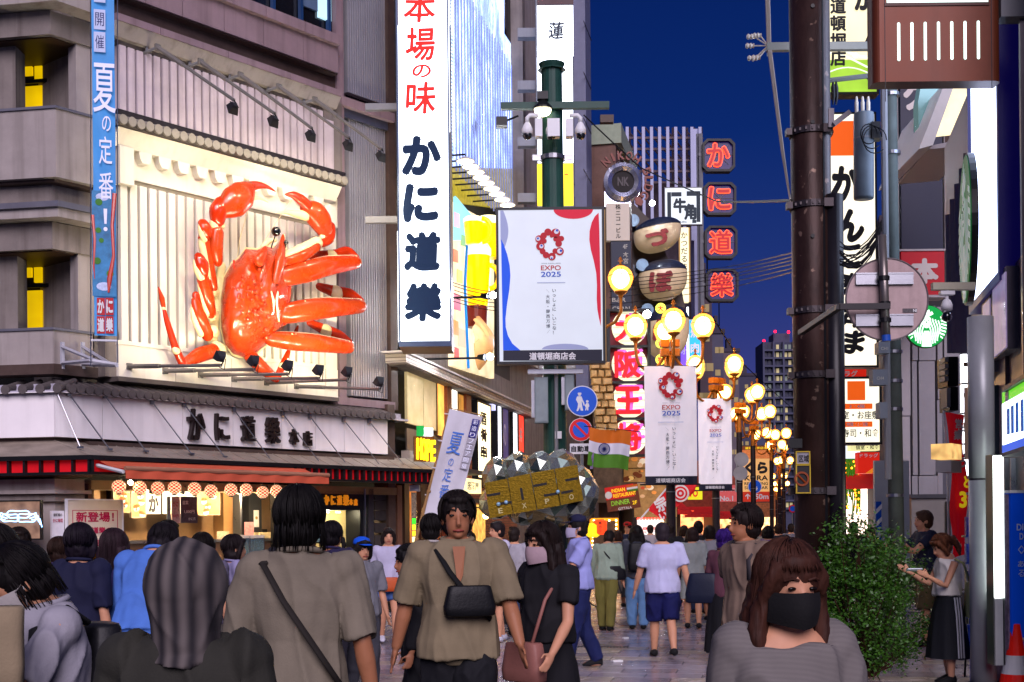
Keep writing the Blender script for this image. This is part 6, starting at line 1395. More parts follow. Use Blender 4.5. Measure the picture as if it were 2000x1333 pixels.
FB=FR(31);t=thing('traffic_sign','small round blue walking sign far down among the lamp posts','traffic sign',FR(52).w(1474,964));F=FR(52);p=F.w(1474,951);b=B();b.disc(p,F.n,.28,.03,24);b.build('rim',whitem,t);b=B();b.disc(p+F.n*.03,F.n,.26,.006,24);b.build('blue_disc',mat('road_blue','#0a4cb8'),t);walker(t,F,1472.5,951,.42,.04);b=B();b.tube([p-F.n*.05,V((p.x,p.y+.05,0))],.04,6);b.build('post',tp,t)
for i,(x,y)in enumerate(((1448,898),(1446,925))):F=FR(34);p=F.w(x,y);t=thing('traffic_sign',['upper grey back of a round traffic sign on the lamp row','lower grey back of a round traffic sign on the lamp row'][i],'traffic sign',p,'backs of round signs');b=B();b.disc(p,F.n,.19,.02,24);b.build('plate',mat('plate_back','#8a8c92',rough=.4,metal=.4),t);b=B();b.tube([p+V((-.12,0,.02)),p+V((-.12,0,-.5))],.02,6);b.build('post',tp,t)
F=FR(78);p=F.w(1548,994);t=thing('traffic_sign','tiny distant no parking sign beside the dark steel pole','traffic sign',p);b=B();b.disc(p,F.n,.24,.02,20);b.build('red_ring',mat('road_red','#c4121a'),t);b=B();b.disc(p+F.n*.02,F.n,.17,.01,20);b.build('blue_disc',mat('road_blue','#0a4cb8'),t);b=B();b.tube([p-F.n*.05,V((p.x,p.y+.05,0))],.05,6);b.build('post',tp,t)
# ================================================================ RIGHT SIDE
RB=Pl((5.2,13.0),SD);RB.n=-RB.n
rstone=mat('purple_granite','#4a3a42',rough=.35,var=.3,scale=22);rglass=mat('wall_glass','#0d0f17',rough=.12,var=0,spec=.2)
RT=thing('screen_building','dark granite and glass shop building with a huge white screen over the doors','building',RB.pt(2,0,-2))
def rp(name,x0,x1,y0,y1,d0,d1,m,par=None,yr=None,**k):
    a1,zt=RB.hit(x0,y0,d1);zb=RB.hit(x0,y1,d1)[1];a0=RB.hit(x1,(y0+y1)/2,d1)[0]
    b=B();b.pb(RB,a0,a1,zb,zt,d0,d1);return b.build(name,m,par or RT,**k)
aF=RB.hit(1893,500)[0]
b=B();b.pb(RB,-2.0,aF,0,13,-6,-.3);b.build('building_core',rglass,RT)
rp('pilaster',1936,1960,-220,1000,-.3,.02,rstone);rp('glass_panel',1962,1984,-300,560,-.3,-.05,rglass);rp('pilaster',1986,1996,-300,1200,-.3,.05,mat('metal_mullion','#6a6468',rough=.35,metal=.6));rp('pilaster',2000,2040,-300,1200,-.3,.0,rstone)
for y in(110,258,330,460):rp('joint',1937,1959,y,y+2,.02,.03,dkfr)
ledm=glow('screen_white','#c9d8ff',5.0,.1,scale=1.2)
b=B();A=RB.w(1896,168,.1);z1=A.z+3;a1=RB.hit(1896,168,.1)[0];a0=RB.hit(1956,500,.1)[0];zb=RB.hit(1905,592,.1)[1]
b.pb(RB,a0,a1,zb,z1,-.1,.1);b.build('screen',ledm,RT)
b=B();b.pb(RB,a0-.1,a0,zb-.1,z1,-.1,.14);b.pb(RB,a1,a1+.06,zb-.1,z1,-.1,.14);b.pb(RB,a0,a1,zb-.1,zb,-.1,.14);b.build('screen_frame',mat('frame_violet','#221e40',rough=.35,emit=.03,ecol='#4030ff'),RT)
rp('wall',1897,2010,612,1320,-.3,-.02,rstone)
for i,(x0,x1,y0,y1)in enumerate(((1906,1914,640,742),(1919,1933,598,735),(1938,1964,560,700))):
    t=thing('poster_case',f'framed lit poster case under the white screen, {["farthest","middle","nearest"][i]} of three','sign',RB.w((x0+x1)/2,y1,.1));rp('frame',x0-2,x1+2,y0-6,y1+6,-.02,.1,mat('case_grey','#5a545c',rough=.4,metal=.4),t);rp('print',x0,x1,y0,y1,.1,.115,mat('case_print','#8a6a88',rough=.3,var=.6,scale=5,emit=.35,ecol='#b0a0d0'),t)
rp('shop_glow_pane',1938,2004,985,1235,-.02,.06,glow('added_entrance_glow','#fff2e0',2.6,.35,scale=3))  # glow panel added to light the woman with the phone
# grey neighbour farther on
GB=thing('grey_building','grey panelled building behind the utility poles with a navy sign tower','building',FR(30).w(1800,1000));F30=FR(30)
def gq(name,x0,y0,x1,y1,d0,d1,m,par=None,F=None,**k):
    F=F or F30;a0,a1,z0,z1=wq(F,x0,y0,x1,y1,d1);b=B();b.pb(F,a0,a1,z0,z1,d0,d1);return b.build(name,m,par or GB,**k)
gpan=mat('grey_panel','#8f8c92',rough=.45,var=.06,grime=.15);gpan2=mat('grey_panel_light','#a5a0a4',rough=.45,var=.06)
gq('wall',1745,600,1905,1290,-3,-.6,mat('grey_core','#55535c',rough=.6));gq('wall',1845,300,1905,700,-3,-.6,mat('grey_core','#55535c'))
for(x0,x1,y0,y1,m)in((1759,1779,598,812,gpan2),(1759,1779,814,968,gpan2),(1781,1793,598,704,gpan),(1794,1828,598,704,gpan),(1781,1793,706,928,gpan),(1794,1828,706,928,gpan),(1781,1793,930,972,gpan),(1794,1832,930,972,gpan),(1830,1842,600,780,gpan),(1843,1875,600,700,gpan),(1830,1842,782,970,gpan)):gq('wall_panel',x0+.4,y0,x1-.4,y1,-.6,-.02,m)
gq('service_door',1780,972,1852,1268,-.5,.05,mat('door_grey','#7a7572',rough=.4,var=.1,metal=.2));gq('door_head',1778,966,1853,973,-.5,.12,mat('head_dark','#3a3a40',rough=.5))
b=B();q=F30.w(1852,1030,.1);b.box(q,.09,.08,1.2);b.build('door_rail',blackm,GB)
t=thing('sign_tower','tall navy sign panel above a red square panel with a white character','sign',F30.w(1800,580,.8));F29=FR(28.5)
gq('navy_panel',1758,160,1842,486,-.4,0,mat('navy_panel','#1a1e38',rough=.4,var=.08),t,F29);gq('red_panel',1760,491,1845,576,-.4,0,mat('crimson_panel','#a80e20',rough=.45,var=.06,emit=.12,ecol='#c01024'),t,F29)
for(x0,y0,x1,y1)in((1753,160,1757.5,580),(1843,160,1847,490),(1757,487,1846,490),(1757,577,1848,581)):gq('frame',x0,y0,x1,y1,-.42,.03,gpan2,t,F29)
ptx(t,F29,'本',1806,530,54,50,mat('sign_white','#c9c2c0',rough=.5,var=.05),d=.01,bold=.05);ptx(t,F29,'ク',1786,186,44,60,mat('sign_white','#c9c2c0'),d=.01,bold=.05)
# slanted white canopy with lit soffit
t=thing('lit_canopy','white slanted canopy with a glowing cream underside beside the white screen','canopy',FR(24).w(1850,290));b=B()
A=[FR(24).w(x,y)for x,y in((1795,290),(1898,282),(1898,160),(1846,160))];
b.prism([FR(24).w(1795,291),FR(24).w(1846,160),FR(24).w(1866,160),FR(24).w(1822,284)],V((.1,3,0)));b.build('fascia',whitem,t)
b=B();b.prism([FR(24.3).w(1812,286),FR(24.3).w(1900,268),FR(24.3).w(1900,284),FR(24.3).w(1812,292)],V((.2,2.5,0)));b.build('lower_fascia',gpan2,t)
b=B();b.quad(FR(24.5).w(1826,268),FR(24.5).w(1866,160),FR(24.5).w(1902,160),FR(24.5).w(1902,260));b.build('soffit',glow('soffit_cream','#fff0c0',1.0,.2),t)
b=B();b.prism([FR(25).w(x,y)for x,y in((1795,290),(1846,160),(1800,160),(1793,200))],V((0,.3,0)));b.build('glass_side',mat('teal_glass','#4a6a70',rough=.1,metal=.4,emit=.2,ecol='#a0d0d0'),t)
rp('wall',1845,1893,290,620,-2,-.3,gpan2,GB)
b=B()
for i in range(5):q=FR(20).w(1852+i*9,470,0);b.tube([FR(20+i*-.4).w(1852+i*9,420-i*30),FR(20+i*-.4).w(1856+i*9,690)],.05,4)
b.build('window_mullion',mat('metal_mullion','#6a6468'),GB)
# round coffee sign (front) and its wall twin
def coffee(t,pl,cx,cy,r,d,full=True):
    sf=1 if full else .12;nm_='' if full else '_dim';gs=mat('siren_green'+nm_,'#0c8038',rough=.4,var=.03,emit=.9*sf,ecol='#0a9a40');ws=mat('siren_white'+nm_,'#e8fff0',rough=.4,var=0,emit=1.1*sf,ecol='#eafff2');gd=mat('siren_line'+nm_,'#0a7030',rough=.4,var=0,emit=.7*sf,ecol='#088838')
    kx=abs(pl.hit(cx+1,cy,d)[0]-pl.hit(cx,cy,d)[0]);kz=abs(pl.hit(cx,cy,d)[1]-pl.hit(cx,cy+1,d)[1]);a,z=pl.hit(cx,cy,d)
    k_=kz;W=lambda x,y,dd:pl.pt(a+x*k_*r/100,z-y*k_*r/100,d+dd);R=r*k_
    b=B();b.disc(W(0,0,-.07),pl.n,R*1.03,.07,40);b.build('case',blackm,t);b=B();b.disc(W(0,0,0),pl.n,R,.012,40);b.build('green_disc',gs,t)
    def poly(nm,pts,m,dd):b=B();b.prism([W(x,y,dd)for x,y in pts],pl.n*.004);b.build(nm,m,t)
    poly('crown',[(-34,-58),(-26,-72),(-20,-64),(-12,-82),(-8,-72),(0,-92),(8,-72),(12,-82),(20,-64),(26,-72),(34,-58),(20,-50),(-20,-50)],ws,.014)
    for s in(-1,1):
        for j in range(5):
            L_=[(s*(14+j*11+7*math.sin(y*.055+j*.3)),y)for y in range(-44+j*4,100-j*6,7)];L_=[(x,y)for x,y in L_ if x*x+y*y<95*95]
            b=B();b.tube([W(x,y,.016)for x,y in L_],k_*r/100*3.6,5,True,[.003]*len(L_),pl.n);b.build('hair_lock',ws,t)
        for j in range(8):
            y=-46+j*15;x0=66+3*math.sin(j);xe=math.sqrt(max(0,96**2-(y+14)**2));
            if xe>x0:poly('fin_bar',[(s*x0,y),(s*xe,y+9),(s*xe,y+17),(s*x0,y+8)],ws,.014)
    poly('body',[(-12,22),(12,22),(20,50),(24,97),(-24,97),(-20,50)],ws,.018)
    poly('face',[(22*math.cos(q)*(.95),-22+31*math.sin(q))for q in[2*PI*i/24 for i in range(24)]],ws,.02)
    for s in(-1,1):poly('eye',[(s*9+5*math.cos(q),-27+1.6*math.sin(q))for q in[2*PI*i/10 for i in range(10)]],gd,.026);poly('brow',[(s*4,-35),(s*10,-38),(s*16,-35),(s*10,-36)],gd,.026)
    poly('nose',[(-1.4,-24),(1.4,-24),(3,-14),(-3,-14)],gd,.026);poly('mouth',[(-7,-8),(0,-6),(7,-8),(0,-4)],gd,.026)
t=thing('coffee_sign','round glowing green sign with a white long haired crowned woman, facing the street','sign',FR(25).w(1809,680));coffee(t,FR(25),1809,638,41,0)
t=thing('coffee_sign','large round green sign seen edge on beside the white screen','sign',RB.w(1886,594,.5));coffee(t,Pl(RB.w(1886,450,.35),(-.262,-.965)),1886,450,145,0,False)
# small lit boxes down the right wall
t=thing('letter_sign','upper black cube sign seen from the side on the grey building','sign',FR(22).w(1856,752));
for i,(y0,y1)in enumerate(((697,754),(756,802))):
    if i:t=thing('letter_sign','lower black cube sign seen from the side on the grey building','sign',FR(22).w(1860,802))
    gq('case',1850+4*i,y0,1872,y1,-.5,0,blackm,t,FR(21.5));b=B()
    for j in range(4):q=FR(21.5).w(1843+4*i,y0+8+j*(y1-y0-8)/4,.1);b.box(q,.06,.3,.08)
    b.build('letter',greym,t)
for i,(y0,y1)in enumerate(((692,748),(752,806),(810,866),(870,930))):
    t=thing('light_sign',f'white lit sign box on the wall corner, {ORD[i]} from the top of four','sign',FR(18).w(1886,y1),'white boxes on the wall corner');gq('light_panel',1880,y0,1893,y1,-.1,0,glow('corner_white','#f4f6ff',3.0,.25,scale=4),t,FR(18));gq('frame',1878.5,y1,1894,y1+3,-.12,.02,steel,t,FR(18));gq('print',1882,y0+16,1891,y0+24,0,.01,mat('card_tint'+str(i%2),['#c08a60','#8a98c0'][i%2],rough=.5),t,FR(18))
t=thing('light_sign','slanting glass fronted lit sign box over the service doors','sign',FR(20).w(1845,896));F20=FR(20,(.8,-.6));gq('light_panel',1818,868,1858,896,-.4,0,glow('amber_box','#e8b870',.9,.5,scale=6),t,F20);gq('lower_box',1828,900,1858,922,-.4,0,gpan2,t,F20)
# white lightbox and convenience sign
t=thing('light_sign','white vertical lightbox with red notes and a dark side above the pillar','sign',FR(12.4).w(1935,893));FL=FR(12.4,(1,.35));gq('case',1923,752,1960,893,-.3,-.02,mat('case_dark','#2c3440',rough=.4),t,FL);gq('light_panel',1923,760,1938,886,-.02,.01,glow('white_box','#eef4ff',1.5,.1),t,FL);gq('print',1928,812,1933,846,.012,.016,mat('pale_red','#d09090',rough=.5),t,FL);gq('frame',1920,752,1923,895,-.3,.02,mat('warm_trim','#c8a888',rough=.4),t,FL)
t=thing('shop_sign','green, white and blue backlit store sign cut off at the frame edge','sign',RB.w(1975,890,.4));
def rs(name,x0,x1,yt0,yb0,m,d1=.5):return rp(name,x0,x1,yt0,yb0,.2,d1,m,t)
rs('white_field',1957,2030,790,870,glow('conv_white','#e8fbff',2.6,.12));rs('green_field',1957,2030,768,789,glow('conv_green','#5ab820',1.2,.05));rs('blue_field',1957,2030,871,885,glow('conv_blue','#1850c8',1.1,.05));rs('case',1956,2032,758,767,blackm,.54);rs('case_foot',1956,2032,886,893,greym,.54)
for i,x in enumerate((1966,1974,1983,1993)):rp('lettering',x,x+5,800-i*6,850-i*2,.5,.506,mat('conv_ink','#2068c8',rough=.5,emit=.3,ecol='#2070e0'),t)
rp('lettering',1963,1969,768,786,.5,.506,whitem,t)
rp('wall',1958,2040,893,1330,-.2,.1,mat('shop_dark','#20222a',rough=.3,var=.2));
for x in(1960,1972):rp('mullion',x,x+3,895,1200,.1,.15,steel)
# round metal column and light pillar
CX=FR(12.6);q=CX.w(1918,1000);t=thing('metal_column','round brushed steel column at the shop entrance','column',(q.x,12.6,0));zt=CX.w(1915,620).z
b=B();b.smooth=True;b.tube([(q.x,12.6,0),(q.x,12.6,CX.w(0,955).z-.01)],.125,28);b.tube([(q.x,12.6,CX.w(0,955).z+.01),(q.x,12.6,zt)],.125,28);b.build('shaft',mat('column_steel','#8f9194',rough=.38,metal=.25,var=.1),t);b=B();b.tube([(q.x,12.6,0),(q.x,12.6,.08)],.15,24);b.build('foot',blackm,t)
b=B();b.tube([(q.x,12.6,CX.w(0,955).z-.01),(q.x,12.6,CX.w(0,955).z+.01)],.122,24);b.build('joint',dkfr,t)
t=thing('light_pillar','slim white glowing pillar in a steel frame beside the round column','light',FR(12.2).w(1950,1170));gq('light_panel',1943,890,1960,1168,-.1,0,glow('pillar_white','#f2fff6',5.0,.06),t,FR(12.2));gq('frame',1938,888,1943,1300,-.15,.03,steel,t,FR(12.2));gq('frame',1960,888,1964,1300,-.15,.03,steel,t,FR(12.2));gq('foot',1943,1170,1960,1300,-.1,0,mat('column_steel','#85878a'),t,FR(12.2))
for i,y in enumerate((1010,1062,1115,1168,1220)):
    t=thing('leaflet_rack',f'small rack of printed leaflets on the doorway frame, {ORD[i]} from the top','rack',FR(13.4).w(1892,y+24),'leaflet racks by the doorway');gq('tray',1886,y+36,1898,y+40,-.1,.03,steel,t,FR(13.4));gq('leaflet',1887,y,1897,y+36,-.05,0,mat('leaf'+str(i%3),['#c8a0b0','#a0a8c8','#d0c0a0'][i%3],rough=.5,var=.4,scale=30),t,FR(13.4))
# blue vending machine
VM=FR(11.2,(1,.25));t=thing('vending_machine','bright blue vending machine with white lettering at the frame edge','vending machine',VM.w(1995,1330));gq('cabinet',1974,962,2060,1362,-.7,0,mat('vend_blue','#0a3fb4',rough=.3,var=.05,emit=.15,ecol='#0a48d8'),t,VM);gq('side_trim',1967,966,1974,1360,-.6,-.02,mat('vend_print','#7a6a80',rough=.3,var=.5,scale=12),t,VM);gq('cap',1972,958,2060,963,-.7,.02,whitem,t,VM)
ptx(t,VM,'DI',1992,1030,13,13,whitem,d=.006,bold=.03);ptx(t,VM,'D',1995,1048,8,13,whitem,d=.006,bold=.03);ptx(t,VM,'◇',1995,1074,14,18,whitem,d=.006);ptx(t,VM,'あ',1994,1102,12,12,whitem,d=.006);ptx(t,VM,'る',1995,1120,12,14,whitem,d=.006)
p=G(1984,1352);t=thing('traffic_cone','red and white traffic cone with a striped bar beside the vending machine','traffic cone',p);b=B();b.lathe(p,[(.16,.03),(.135,.18)],20);b.build('cone_skirt',mat('cone_red','#d01c10',rough=.4,emit=.1),t);b=B();b.lathe(p+V((0,0,.36)),[(.09,0),(.05,.26),(.045,.3),(.01,.31)],20);b.build('cone',mat('cone_red','#d01c10',rough=.4,emit=.1),t);b=B();b.lathe(p,[(.135,.18),(.09,.36)],20);b.build('white_band',whitem,t);b=B();b.box(p+V((0,0,.015)),.4,.4,.03);b.build('base',mat('cone_red','#d01c10'),t);b=B();b.tube([p+V((0,0,.52)),p+V((.6,-.1,.44))],.02,8);b.build('bar',whitem,t)
# black easel
p=G(1905,1335);t=thing('easel_stand','black folding easel stand behind the woman with the phone','easel',p);b=B();T_=FR(p.y).w(1895,1105)
for e in((1884,1322),(1935,1330),(1900,1300)):b.tube([T_,G(*e)],.012,5)
b.build('frame',blackm,t);b=B();b.tube([FR(p.y).w(1886,1255),FR(p.y).w(1915,1258)],.012,5);b.build('rail',blackm,t)
# red nobori flag
N2=FR(15.2,(.9,.3));t=thing('flag_banner','tall red flag with yellow and white print on a white pole by the grey doors','flag',N2.w(1855,1250));b=B();b.tube([N2.w(1843,802),N2.w(1850,900),N2.w(1855,1250)],.014,7);b.build('pole',whitem,t)
A0,A1,A2,A3=N2.hit(1846,806),N2.hit(1882,812),N2.hit(1889,1082),N2.hit(1858,1095)
def nf(u,v):
    e=V(A0).lerp(V(A1),u).lerp(V(A3).lerp(V(A2),u),v);s=.55*math.sin(PI*min(1,max(0,(v-.15)/.6)))**2
    return N2.pt(e.x*(1)+(A1[0]-A0[0])*s*(1-u)*.55,e.y,.05*math.sin(v*9+u*3)+.02*math.sin(u*9))
b=B();b.sheet(nf,12,60);b.build('flag_cloth',mat('nobori_red','#b80f1c',rough=.6,var=.15,scale=3,emit=.15,ecol='#d01020'),t,smooth=True,fix=False)
for(s,u,v,h,m)in(('営',.5,.07,.13,whitem),('業',.5,.15,.13,whitem),('中',.7,.11,.13,whitem),('う',.75,.34,.14,whitem),('と',.8,.48,.16,mat('nobori_yellow','#f0d020',rough=.5,emit=.3)),('3',.55,.60,.22,mat('nobori_yellow','#f0d020'))):
    b=B();tx(b,s,nf(u,v)+N2.n*.06,N2.u,N2.v,None,h,bold=.04);b.build('lettering',m,t)
# striped post and white panel beyond the poles
t=thing('barrier_panel','pale grey panel edged with a blue and white striped strip behind the shrub','panel',FR(24).w(1722,1200));F24=FR(24);gq('panel',1708,900,1738,1270,-.1,0,mat('panel_pale','#9aa0aa',rough=.5,var=.06),t,F24);gq('panel',1764,900,1779,1270,-.1,0,mat('panel_pale','#9aa0aa'),t,F24);gq('stripe_strip',1711,980,1723,1150,0,.02,mat('strip_blue','#1048b0',rough=.4),t,F24)
for i in range(7):b=B();y=984+i*25;b.prism([F24.w(x,yy,.024)for x,yy in((1711.5,y+11),(1722.5,y),(1722.5,y+9),(1711.5,y+20))],F24.n*.004);b.build('white_stripe',whitem,t)
# ---------------- hanging signs behind the poles
t,_=fsign('hanging_sign','cream to green backlit sign with black vertical characters behind the dark pole',21.5,1600,-60,1712,180,glow('sign_cream_green','#fff2c4',.95,.06),frame=(blackm,.04));F=FR(21.5)
gq('green_field',1600,118,1712,180,0,.01,glow('sign_lime','#a8d840',.75,.3,scale=2),t,F)
b=B()
for j in range(3):b.tube([F.w(1602+i*11,150-j*28-18*math.sin(i*.32+j),.012)for i in range(11)],.012+.006*j,5,True,[.002]*11,F.n)
b.build('white_swash',mat('swash','#f8ffe8',rough=.5,emit=.6),t);b=B();b.disc(F.w(1671,109,.012),F.n,.05,.003,16);b.build('white_dot',mat('swash','#f8ffe8'),t)
for(s,y)in(('道',12),('頓',46),('堀',80),('店',114)):ptx(t,F,s,1637,y,31,31,inkd,d=.016,bold=.035)
ptx(t,F,'が',1688,-4,40,50,inkd,d=.016,bold=.05);ptx(t,F,'ん',1700,80,30,34,inkd,d=.016,bold=.05)
t,_=fsign('hanging_sign','tall cream backlit sign with an orange square and heavy brushed vertical characters',20.5,1604,224,1712,714,glow('cream_lit2','#fff4dc',1.15,.05),frame=(blackm,.03));F=FR(20.5)
gq('orange_square',1622,237,1668,304,0,.01,mat('orange_print','#e05a10',rough=.5,var=.03,emit=.6,ecol='#ff6410'),t,F)
for(s,x,y,w,h)in(('か',1648,358,56,70),('ん',1658,440,58,66),('こ',1660,500,44,44),('寿',1662,560,44,56),('司',1666,618,40,44),('ま',1668,668,46,46)):ptx(t,F,s,x,y,w,h,inkd,d=.016,bold=.05,shear=.15,wob=.012)
t,_=fsign('hanging_sign','square cream signboard listing floors in orange bands and black script',19.5,1628,741,1718,864,glow('cream_lit3','#fff6dc',1.15,.05),frame=(blackm,.035));F=FR(19.5)
gq('orange_square',1655,745,1690,782,0,.01,mat('orange_print','#e05a10'),t,F)
for(y,s1,s2)in((794,'3・4階','室・お座敷'),(829,'地階・1・2階','寿司・和食')):
    gq('orange_band',1645,y-5,1704,y+5,0,.01,mat('orange_print','#e05a10'),t,F);ptx(t,F,s1,1674,y,42 if y>800 else 30,8,whitem,d=.016,bold=.025);ptx(t,F,s2,1681,y+17,72,16,inkd,d=.016,bold=.012)
for y in(785,808,822):pass
t,_=fsign('hanging_sign','yellow cream strip sign tucked under the floor signboard',22.5,1662,868,1718,880,glow('cream_lit4','#f4eda8',.9));ptx(t,FR(22.5),'個室・和食',1694,874,46,9,inkd,d=.016)
t,_=fsign('drug_sign','red lit drugstore sign with white characters low behind the poles',27,1676,884,1718,925,glow('drug_red','#c82010',.75));ptx(t,FR(27),'ドラッグ',1697,890,36,8,whitem,d=.016,bold=.03)
b=B();b.prism([FR(27).w(x,y,.012)for x,y in((1690,925),(1718,905),(1718,914),(1702,925))],V((0,-.005,0)));b.build('swoosh',mat('swoosh_orange','#e88a20',rough=.5,emit=.4),t)
t,_=fsign('drug_sign','small red sign above the floor signboard',24,1642,722,1692,738,glow('drug_red','#c82010',.75));ptx(t,FR(24),'ラグ',1662,730,26,12,whitem,d=.016,bold=.04)
t,_=fsign('white_sign','pale lit board low behind the dark pole',30,1640,868,1680,895,glow('pale_lit','#e8f4ff',.9))
# right side far shops, willow of lights
def rshop(lab,Y,x0,x1,y0,gl,aw):
    F=FR(Y,(.97,-.2));t=thing('street_shop',lab,'shop',F.w((x0+x1)/2,1000));a0,a1,z0,z1=wq(F,x0,y0,x1,1000)
    b=B();b.pb(F,a0,a1,2.6,z1,-2,0);b.build('upper_wall',mat('shop_wall_r','#4a4038',rough=.7,var=.4,scale=3),t);b=B();b.pb(F,a0,a1,0,2.6,-2,-1.5);b.build('back_wall',gl,t)
    b=B();b.sheet(lambda u,v:F.pt(a0+(a1-a0)*u,3.0-.5*v,1.0*v),8,4);b.build('awning',aw,t);b=B();b.pb(F,a0,a1,0,.9,-.8,-.1);b.build('counter',mat('shop_counter','#6a3a2a'),t)
rshop('lit shop with red awning seen between the dark pole and the pale panel',34,1640,1712,880,glow('shop_glow_r','#ffe0d0',2.4,.6,scale=4),redaw)
rshop('far lit shop at the right end of the street beside the dark pole',60,1560,1650,800,glow('shop_glow_d','#ffb070',1.2,.6,scale=3),redaw)
t=thing('tinsel_curtain','green hanging garland curtain with orange fairy lights above the right hand shop','decoration',FR(32).w(1662,960));F=FR(32);rg=random.Random(4)
for i in range(22):x=1646+i*1.6;y1=960+rg.uniform(0,50);b=B();b.tube([F.w(x+rg.uniform(-1,1),894+j*(y1-894)/6,rg.uniform(-.1,.1))for j in range(7)],.018,4);b.build('strand',mat('tinsel','#2c6a1c',rough=.35,var=.5,scale=12,emit=.25,ecol='#58a020'),t)
pr=None
for i in range(40):
    p=F.w(rg.uniform(1646,1681),rg.uniform(898,1005),rg.uniform(-.1,.15))
    if pr is None:b=B();b.ball(p,.025,nu=6,nv=5);pr=b.build('fairy_light',glow('fairy','#ff7a18',9),t,at=p)
    else:piece(pr,p)
# right-hand row of buildings beyond the grey one
for i,(Y0,Y1,h,c,lab)in enumerate(((34,58,13,'#4a3a34','brown building on the right beyond the poles'),(60,95,16,'#3a3440','dark building farther along the right side'),(98,170,15,'#33303c','last dark building on the right before the tower'))):
    t=thing('far_building',lab,'building',RB.pt((Y0-13)/.978,0,-3));b=B();b.pb(RB,(Y0-13)/.978,(Y1-13)/.978,0,h,-8,-1.5-i*.5);b.build('wall',mat('rwall'+c,c,rough=.8,var=.25,scale=.6),t);pr=None
    for r_ in range(3):
        for q in range(4):
            p=RB.pt((Y0-13)/.978+2.5+q*(Y1-Y0)/4.6,5+r_*3.2,-1.5-i*.5+.02)
            if pr is None:b=B();b.box(p,1.6,.08,1.3,RB.u,RB.n);pr=b.build('window',glow('far_window','#c8b070',.09,.4,scale=1),t,at=p)
            else:piece(pr,p)
# ---------------- poles
rust=mat('pole_rust','#33221e',rough=.42,metal=.35,var=.35,scale=7,stretch=(1,1,.4),bump=.12,bscale=30,grime=.4)
n=rust.node_tree.nodes;L=rust.node_tree.links.new;bs=n['Principled BSDF'];g=n.new('ShaderNodeNewGeometry');t9=n.new('ShaderNodeTexNoise');t9.inputs['Scale'].default_value=9;t9.inputs['Detail'].default_value=8;L(g.outputs['Position'],t9.inputs[0])
r9=n.new('ShaderNodeMapRange');r9.inputs[1].default_value=.63;r9.inputs[2].default_value=.68;L(t9.outputs[0],r9.inputs[0]);m9=n.new('ShaderNodeMix');m9.data_type='RGBA';L(r9.outputs[0],m9.inputs[0]);lk=bs.inputs['Base Color'].links[0].from_socket;L(lk,m9.inputs[6]);m9.inputs[7].default_value=(.16,.10,.075,1);L(m9.outputs[2],bs.inputs['Base Color'])
DP=FR(14);c0=DP.w(1590,1030);t=thing('utility_pole','huge dark rusty steel utility pole with bolted bands','pole',(c0.x,14,0));X0=c0.x
b=B();b.smooth=True;b.tube([(X0,14,0),(X0,14,4.2),(X0,14,9)],[.205,.212,.222],28);b.build('shaft',rust,t)
for y in(262,405,610,735,960):
    z=DP.w(1585,y).z;b=B();b.tube([(X0,14,z-.035),(X0,14,z+.035)],.232,28);b.box((X0+.14,13.8,z),.1,.06,.09);b.box((X0-.25,13.95,z),.06,.1,.07)
    for i in range(12):q=PI+PI*i/11;b.box((X0+.235*math.cos(q),14+.235*math.sin(q),z),.02,.02,.03)
    b.build('band',mat('band_steel','#3c3638',rough=.4,metal=.6),t)
for y in(28,251,470):b=B();p=DP.w(1578,y);b.disc((p.x,13.79,p.z),V((0,-1,0)),.022,.02,10);b.build('plug',blackm,t)
x2=DP.w(1626,700).x;b=B();b.smooth=True;b.tube([(x2,13.9,0),(x2,13.9,DP.w(0,402).z)],.105,16);b.build('cable_duct',mat('duct_black','#17151a',rough=.35,var=.15),t)
b=B();b.tube([(x2-.13,13.82,0),(x2-.13,13.82,9)],.02,6);b.build('cable',blackm,t)
b=B();q=DP.w(1612,245);b.box((q.x,13.75,q.z),.06,.03,.2);b.box((q.x+.1,13.7,q.z-.02),.22,.05,.05,V((.8,0,.6)),V((0,1,0)),V((-.6,0,.8)));b.build('fitting',gpan2,t)
b=B();q=DP.w(1548,868);b.box((q.x,13.9,q.z),.14,.12,.1);b.build('camera',blackm,t)
F=FR(13.7);t,_=board('plate_sign','yellow edged zone sign fixed to the foot of the dark pole','traffic sign',F,1556,884,1580,906,mat('zone_white','#8a8690',rough=.5),th=.02,frame=(mat('zone_yellow','#b89a20',rough=.5),.012));ptx(t,F,'区域',1570,896,20,14,inkd,d=.006,bold=.02)
t,_=board('plate_sign','dark sign with a faint orange prohibition ring on the dark pole','traffic sign',F,1556,910,1581,962,mat('dark_plate','#1c181a',rough=.5),th=.02,frame=(mat('zone_yellow','#b89a20'),.012));b=B();p=F.w(1566,936,.01);nn=28;b.tube([p+V((math.cos(2*PI*i/nn),0,math.sin(2*PI*i/nn)))*.068 for i in range(nn+1)],.014,5,False);b.tube([p+V((-.05,0,.05)),p+V((.05,0,-.05))],.01,5);b.build('ring',mat('faint_orange','#8a3c14',rough=.5),t)
